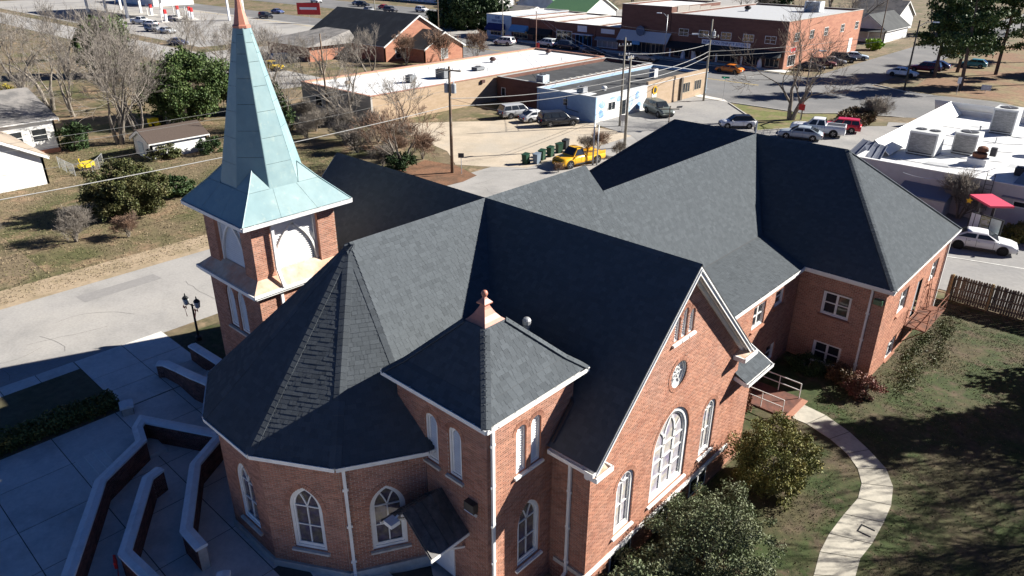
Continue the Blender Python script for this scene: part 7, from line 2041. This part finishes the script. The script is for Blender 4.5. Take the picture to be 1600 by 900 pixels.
sign('grey utility meter post beside the blue building', -49.8, 73.4, 1.9, .6, .7, STEEL, ang=45)
sign('red octagonal stop sign by the big bare tree', -36.3, 93.0, 2.2, .75, .75, REDP, ang=0)
rs = sign('red and white roadside sign left of the brick house', -184, 118, 5.2, 6.5, 3.0, REDP, ang=35, name='roadside_sign'); c, s_ = cos(radians(35)), sin(radians(35))
obj('white_lettering', MB().slab([(-184 - 2.4 * c, 118 - 2.4 * s_ - .1, 2.9), (-184 + 2.4 * c, 118 + 2.4 * s_ - .1, 2.9), (-184 + 2.4 * c, 118 + 2.4 * s_ - .1, 3.5), (-184 - 2.4 * c, 118 - 2.4 * s_ - .1, 3.5)], (.03, -.03, 0)), SGN, rs)
ps = thing('price_sign', 'tall white and yellow gas price sign right of the spire tip', 'sign', (-205, 108, -.6))
for d in (-2.2, 2.2): obj('post', MB().box(-205 + d * .8 - .25, -205 + d * .8 + .25, 108 + d * .6 - .25, 108 + d * .6 + .25, -.6, 9), SGN, ps)
obj('panel', MB().slab([(-207, 106.4, 5.4), (-203, 109.6, 5.4), (-203, 109.6, 9), (-207, 106.4, 9)], (.2, -.2, 0)), YELP, ps); obj('red_top', MB().slab([(-207, 106.4, 9), (-203, 109.6, 9), (-203, 109.6, 10), (-207, 106.4, 10)], (.2, -.2, 0)), REDP, ps)
# two-armed feeder-like fixture on a post beyond the ridge
fx = thing('post_fixture', 'two-armed fixture on a post beyond the annex ridge', 'lamp post', (-46.0, 77.6, -.6)); obj('post', MB().tube([(-46.0, 77.6, -.6), (-46.0, 77.6, 2.2)], .06, 6), WOODPOLE, fx)
obj('arm', MB().bar((-46.8, 76.8, 1.9), (-45.2, 78.4, 1.9), .1, .1), WOODPOLE, fx)
for s in (-1, 1): obj('lamp_head', MB().obb((-46 + s * .8, 77.6 + s * .8, 2.15), (.3, .1, .05), (-.06, .18, 0), (0, 0, .07)), DARKSTEEL, fx)
# chain fence, yellow toy and mower on the left yard
cf = thing('chain_fence', 'short galvanised chain-link fence by the white house', 'fence', (-78.5, 22.5, -.6))
FP = [(-81, 21.6), (-79, 21.6), (-77, 21.7), (-76.4, 23.1), (-77.8, 24.2), (-79.2, 25.1)]
for p in FP: obj('post', MB().tube([(*p, -.6), (*p, .6)], .035, 6), STEEL, cf)
mb = MB()
for a, b_ in zip(FP, FP[1:]):
    mb.bar((*a, .55), (*b_, .55), .04, .04)
    L = hypot(b_[0] - a[0], b_[1] - a[1]); n = int(L / .22)
    for i in range(n):
        for sg_ in (0, 1):
            t0, t1 = i / n, min(1, (i + 4.5) / n)
            p0 = (a[0] + (b_[0] - a[0]) * t0, a[1] + (b_[1] - a[1]) * t0); p1 = (a[0] + (b_[0] - a[0]) * t1, a[1] + (b_[1] - a[1]) * t1)
            z0, z1 = (-.55, -.55 + 1.1 * (t1 - t0) * n / 4.5) if sg_ == 0 else (.5, .5 - 1.05 * (t1 - t0) * n / 4.5)
            mb.bar((*p0, z0), (*p1, z1), .012, .012)
obj('mesh', mb, STEEL, cf)
ty = thing('plastic_toy', 'bright yellow plastic ride-on toy by the chain-link fence', 'toy', (-78.9, 23.2, -.6)); YP = mat('yellow_plastic', (.8, .6, .02), .4, .05, 3)
obj('toy_body', MB().lathe([(.3, 0), (.42, .15), (.36, .42), (.15, .55)], 10, (-78.9, 23.0, -.45)), YP, ty, smooth=True); obj('toy_seat', MB().box(-79.3, -78.5, 23.1, 24.1, -.4, .1), YP, ty); obj('toy_handle', MB().tube([(-78.9, 22.9, .1), (-78.9, 22.8, .5), (-78.6, 22.8, .55)], .05, 6), YP, ty)
for dx in (-.4, .4):
    for dy in (-.2, .8): obj('wheel', MB().lathe([(.16, -.05), (.16, .05)], 10, (-78.9 + dx, 23.1 + dy, -.42), 'y'), RUBBER, ty)
mw = thing('lawn_mower', 'yellow machine parked behind the shed', 'machine', (-92.2, 36.0, -.6)); obj('deck', MB().lathe([(.7, 0), (.75, .2), (.5, .35)], 10, (-92.2, 36.0, -.45)), YP, mw); obj('hood', MB().box(-92.6, -91.8, 35.3, 36.3, -.2, .45), YP, mw); obj('seat', MB().box(-92.5, -91.9, 36.4, 36.9, -.1, .5), BLACKMETAL, mw)
for dx in (-.55, .55):
    for dy in (-.5, .6): obj('wheel', MB().lathe([(.25, -.08), (.25, .08)], 10, (-92.2 + dx, 36.0 + dy, -.35), 'y'), RUBBER, mw)
yf = thing('yard_fence', 'low wire fence along the back of the left yard', 'fence', (-94, 44, -.6))
for i in range(8): obj('post', MB().tube([(-96 + i * .6, 40 + i * 2, -.6), (-96 + i * .6, 40 + i * 2, .7)], .04, 5), STEEL, yf)
for z in (-.1, .3, .65): obj('rail_wire', MB().tube([(-96, 40, z), (-91.8, 54, z)], .015, 4), STEEL, yf)
# path drain frame seen on the curving path
tag(obj('path_frame', MB().box(-5.15, -4.6, 26.62, 26.68, -1.945, -1.93).box(-5.15, -5.1, 26.68, 27.1, -1.945, -1.93).box(-5.15, -4.6, 27.1, 27.16, -1.945, -1.93), BLACKMETAL), 'dark metal edge frame lying on the curving path', 'frame')
shrub('lime_shrub', 'bright lime green shrub at the end of the thrift store', 'bush', (-53.6, 170.5, .5), (1.8, 1.8, 1.2), 3000, .25, leaf_mat('lime_leaves', (.24, .42, .03), (.2, .34, .03)), 311, 40)
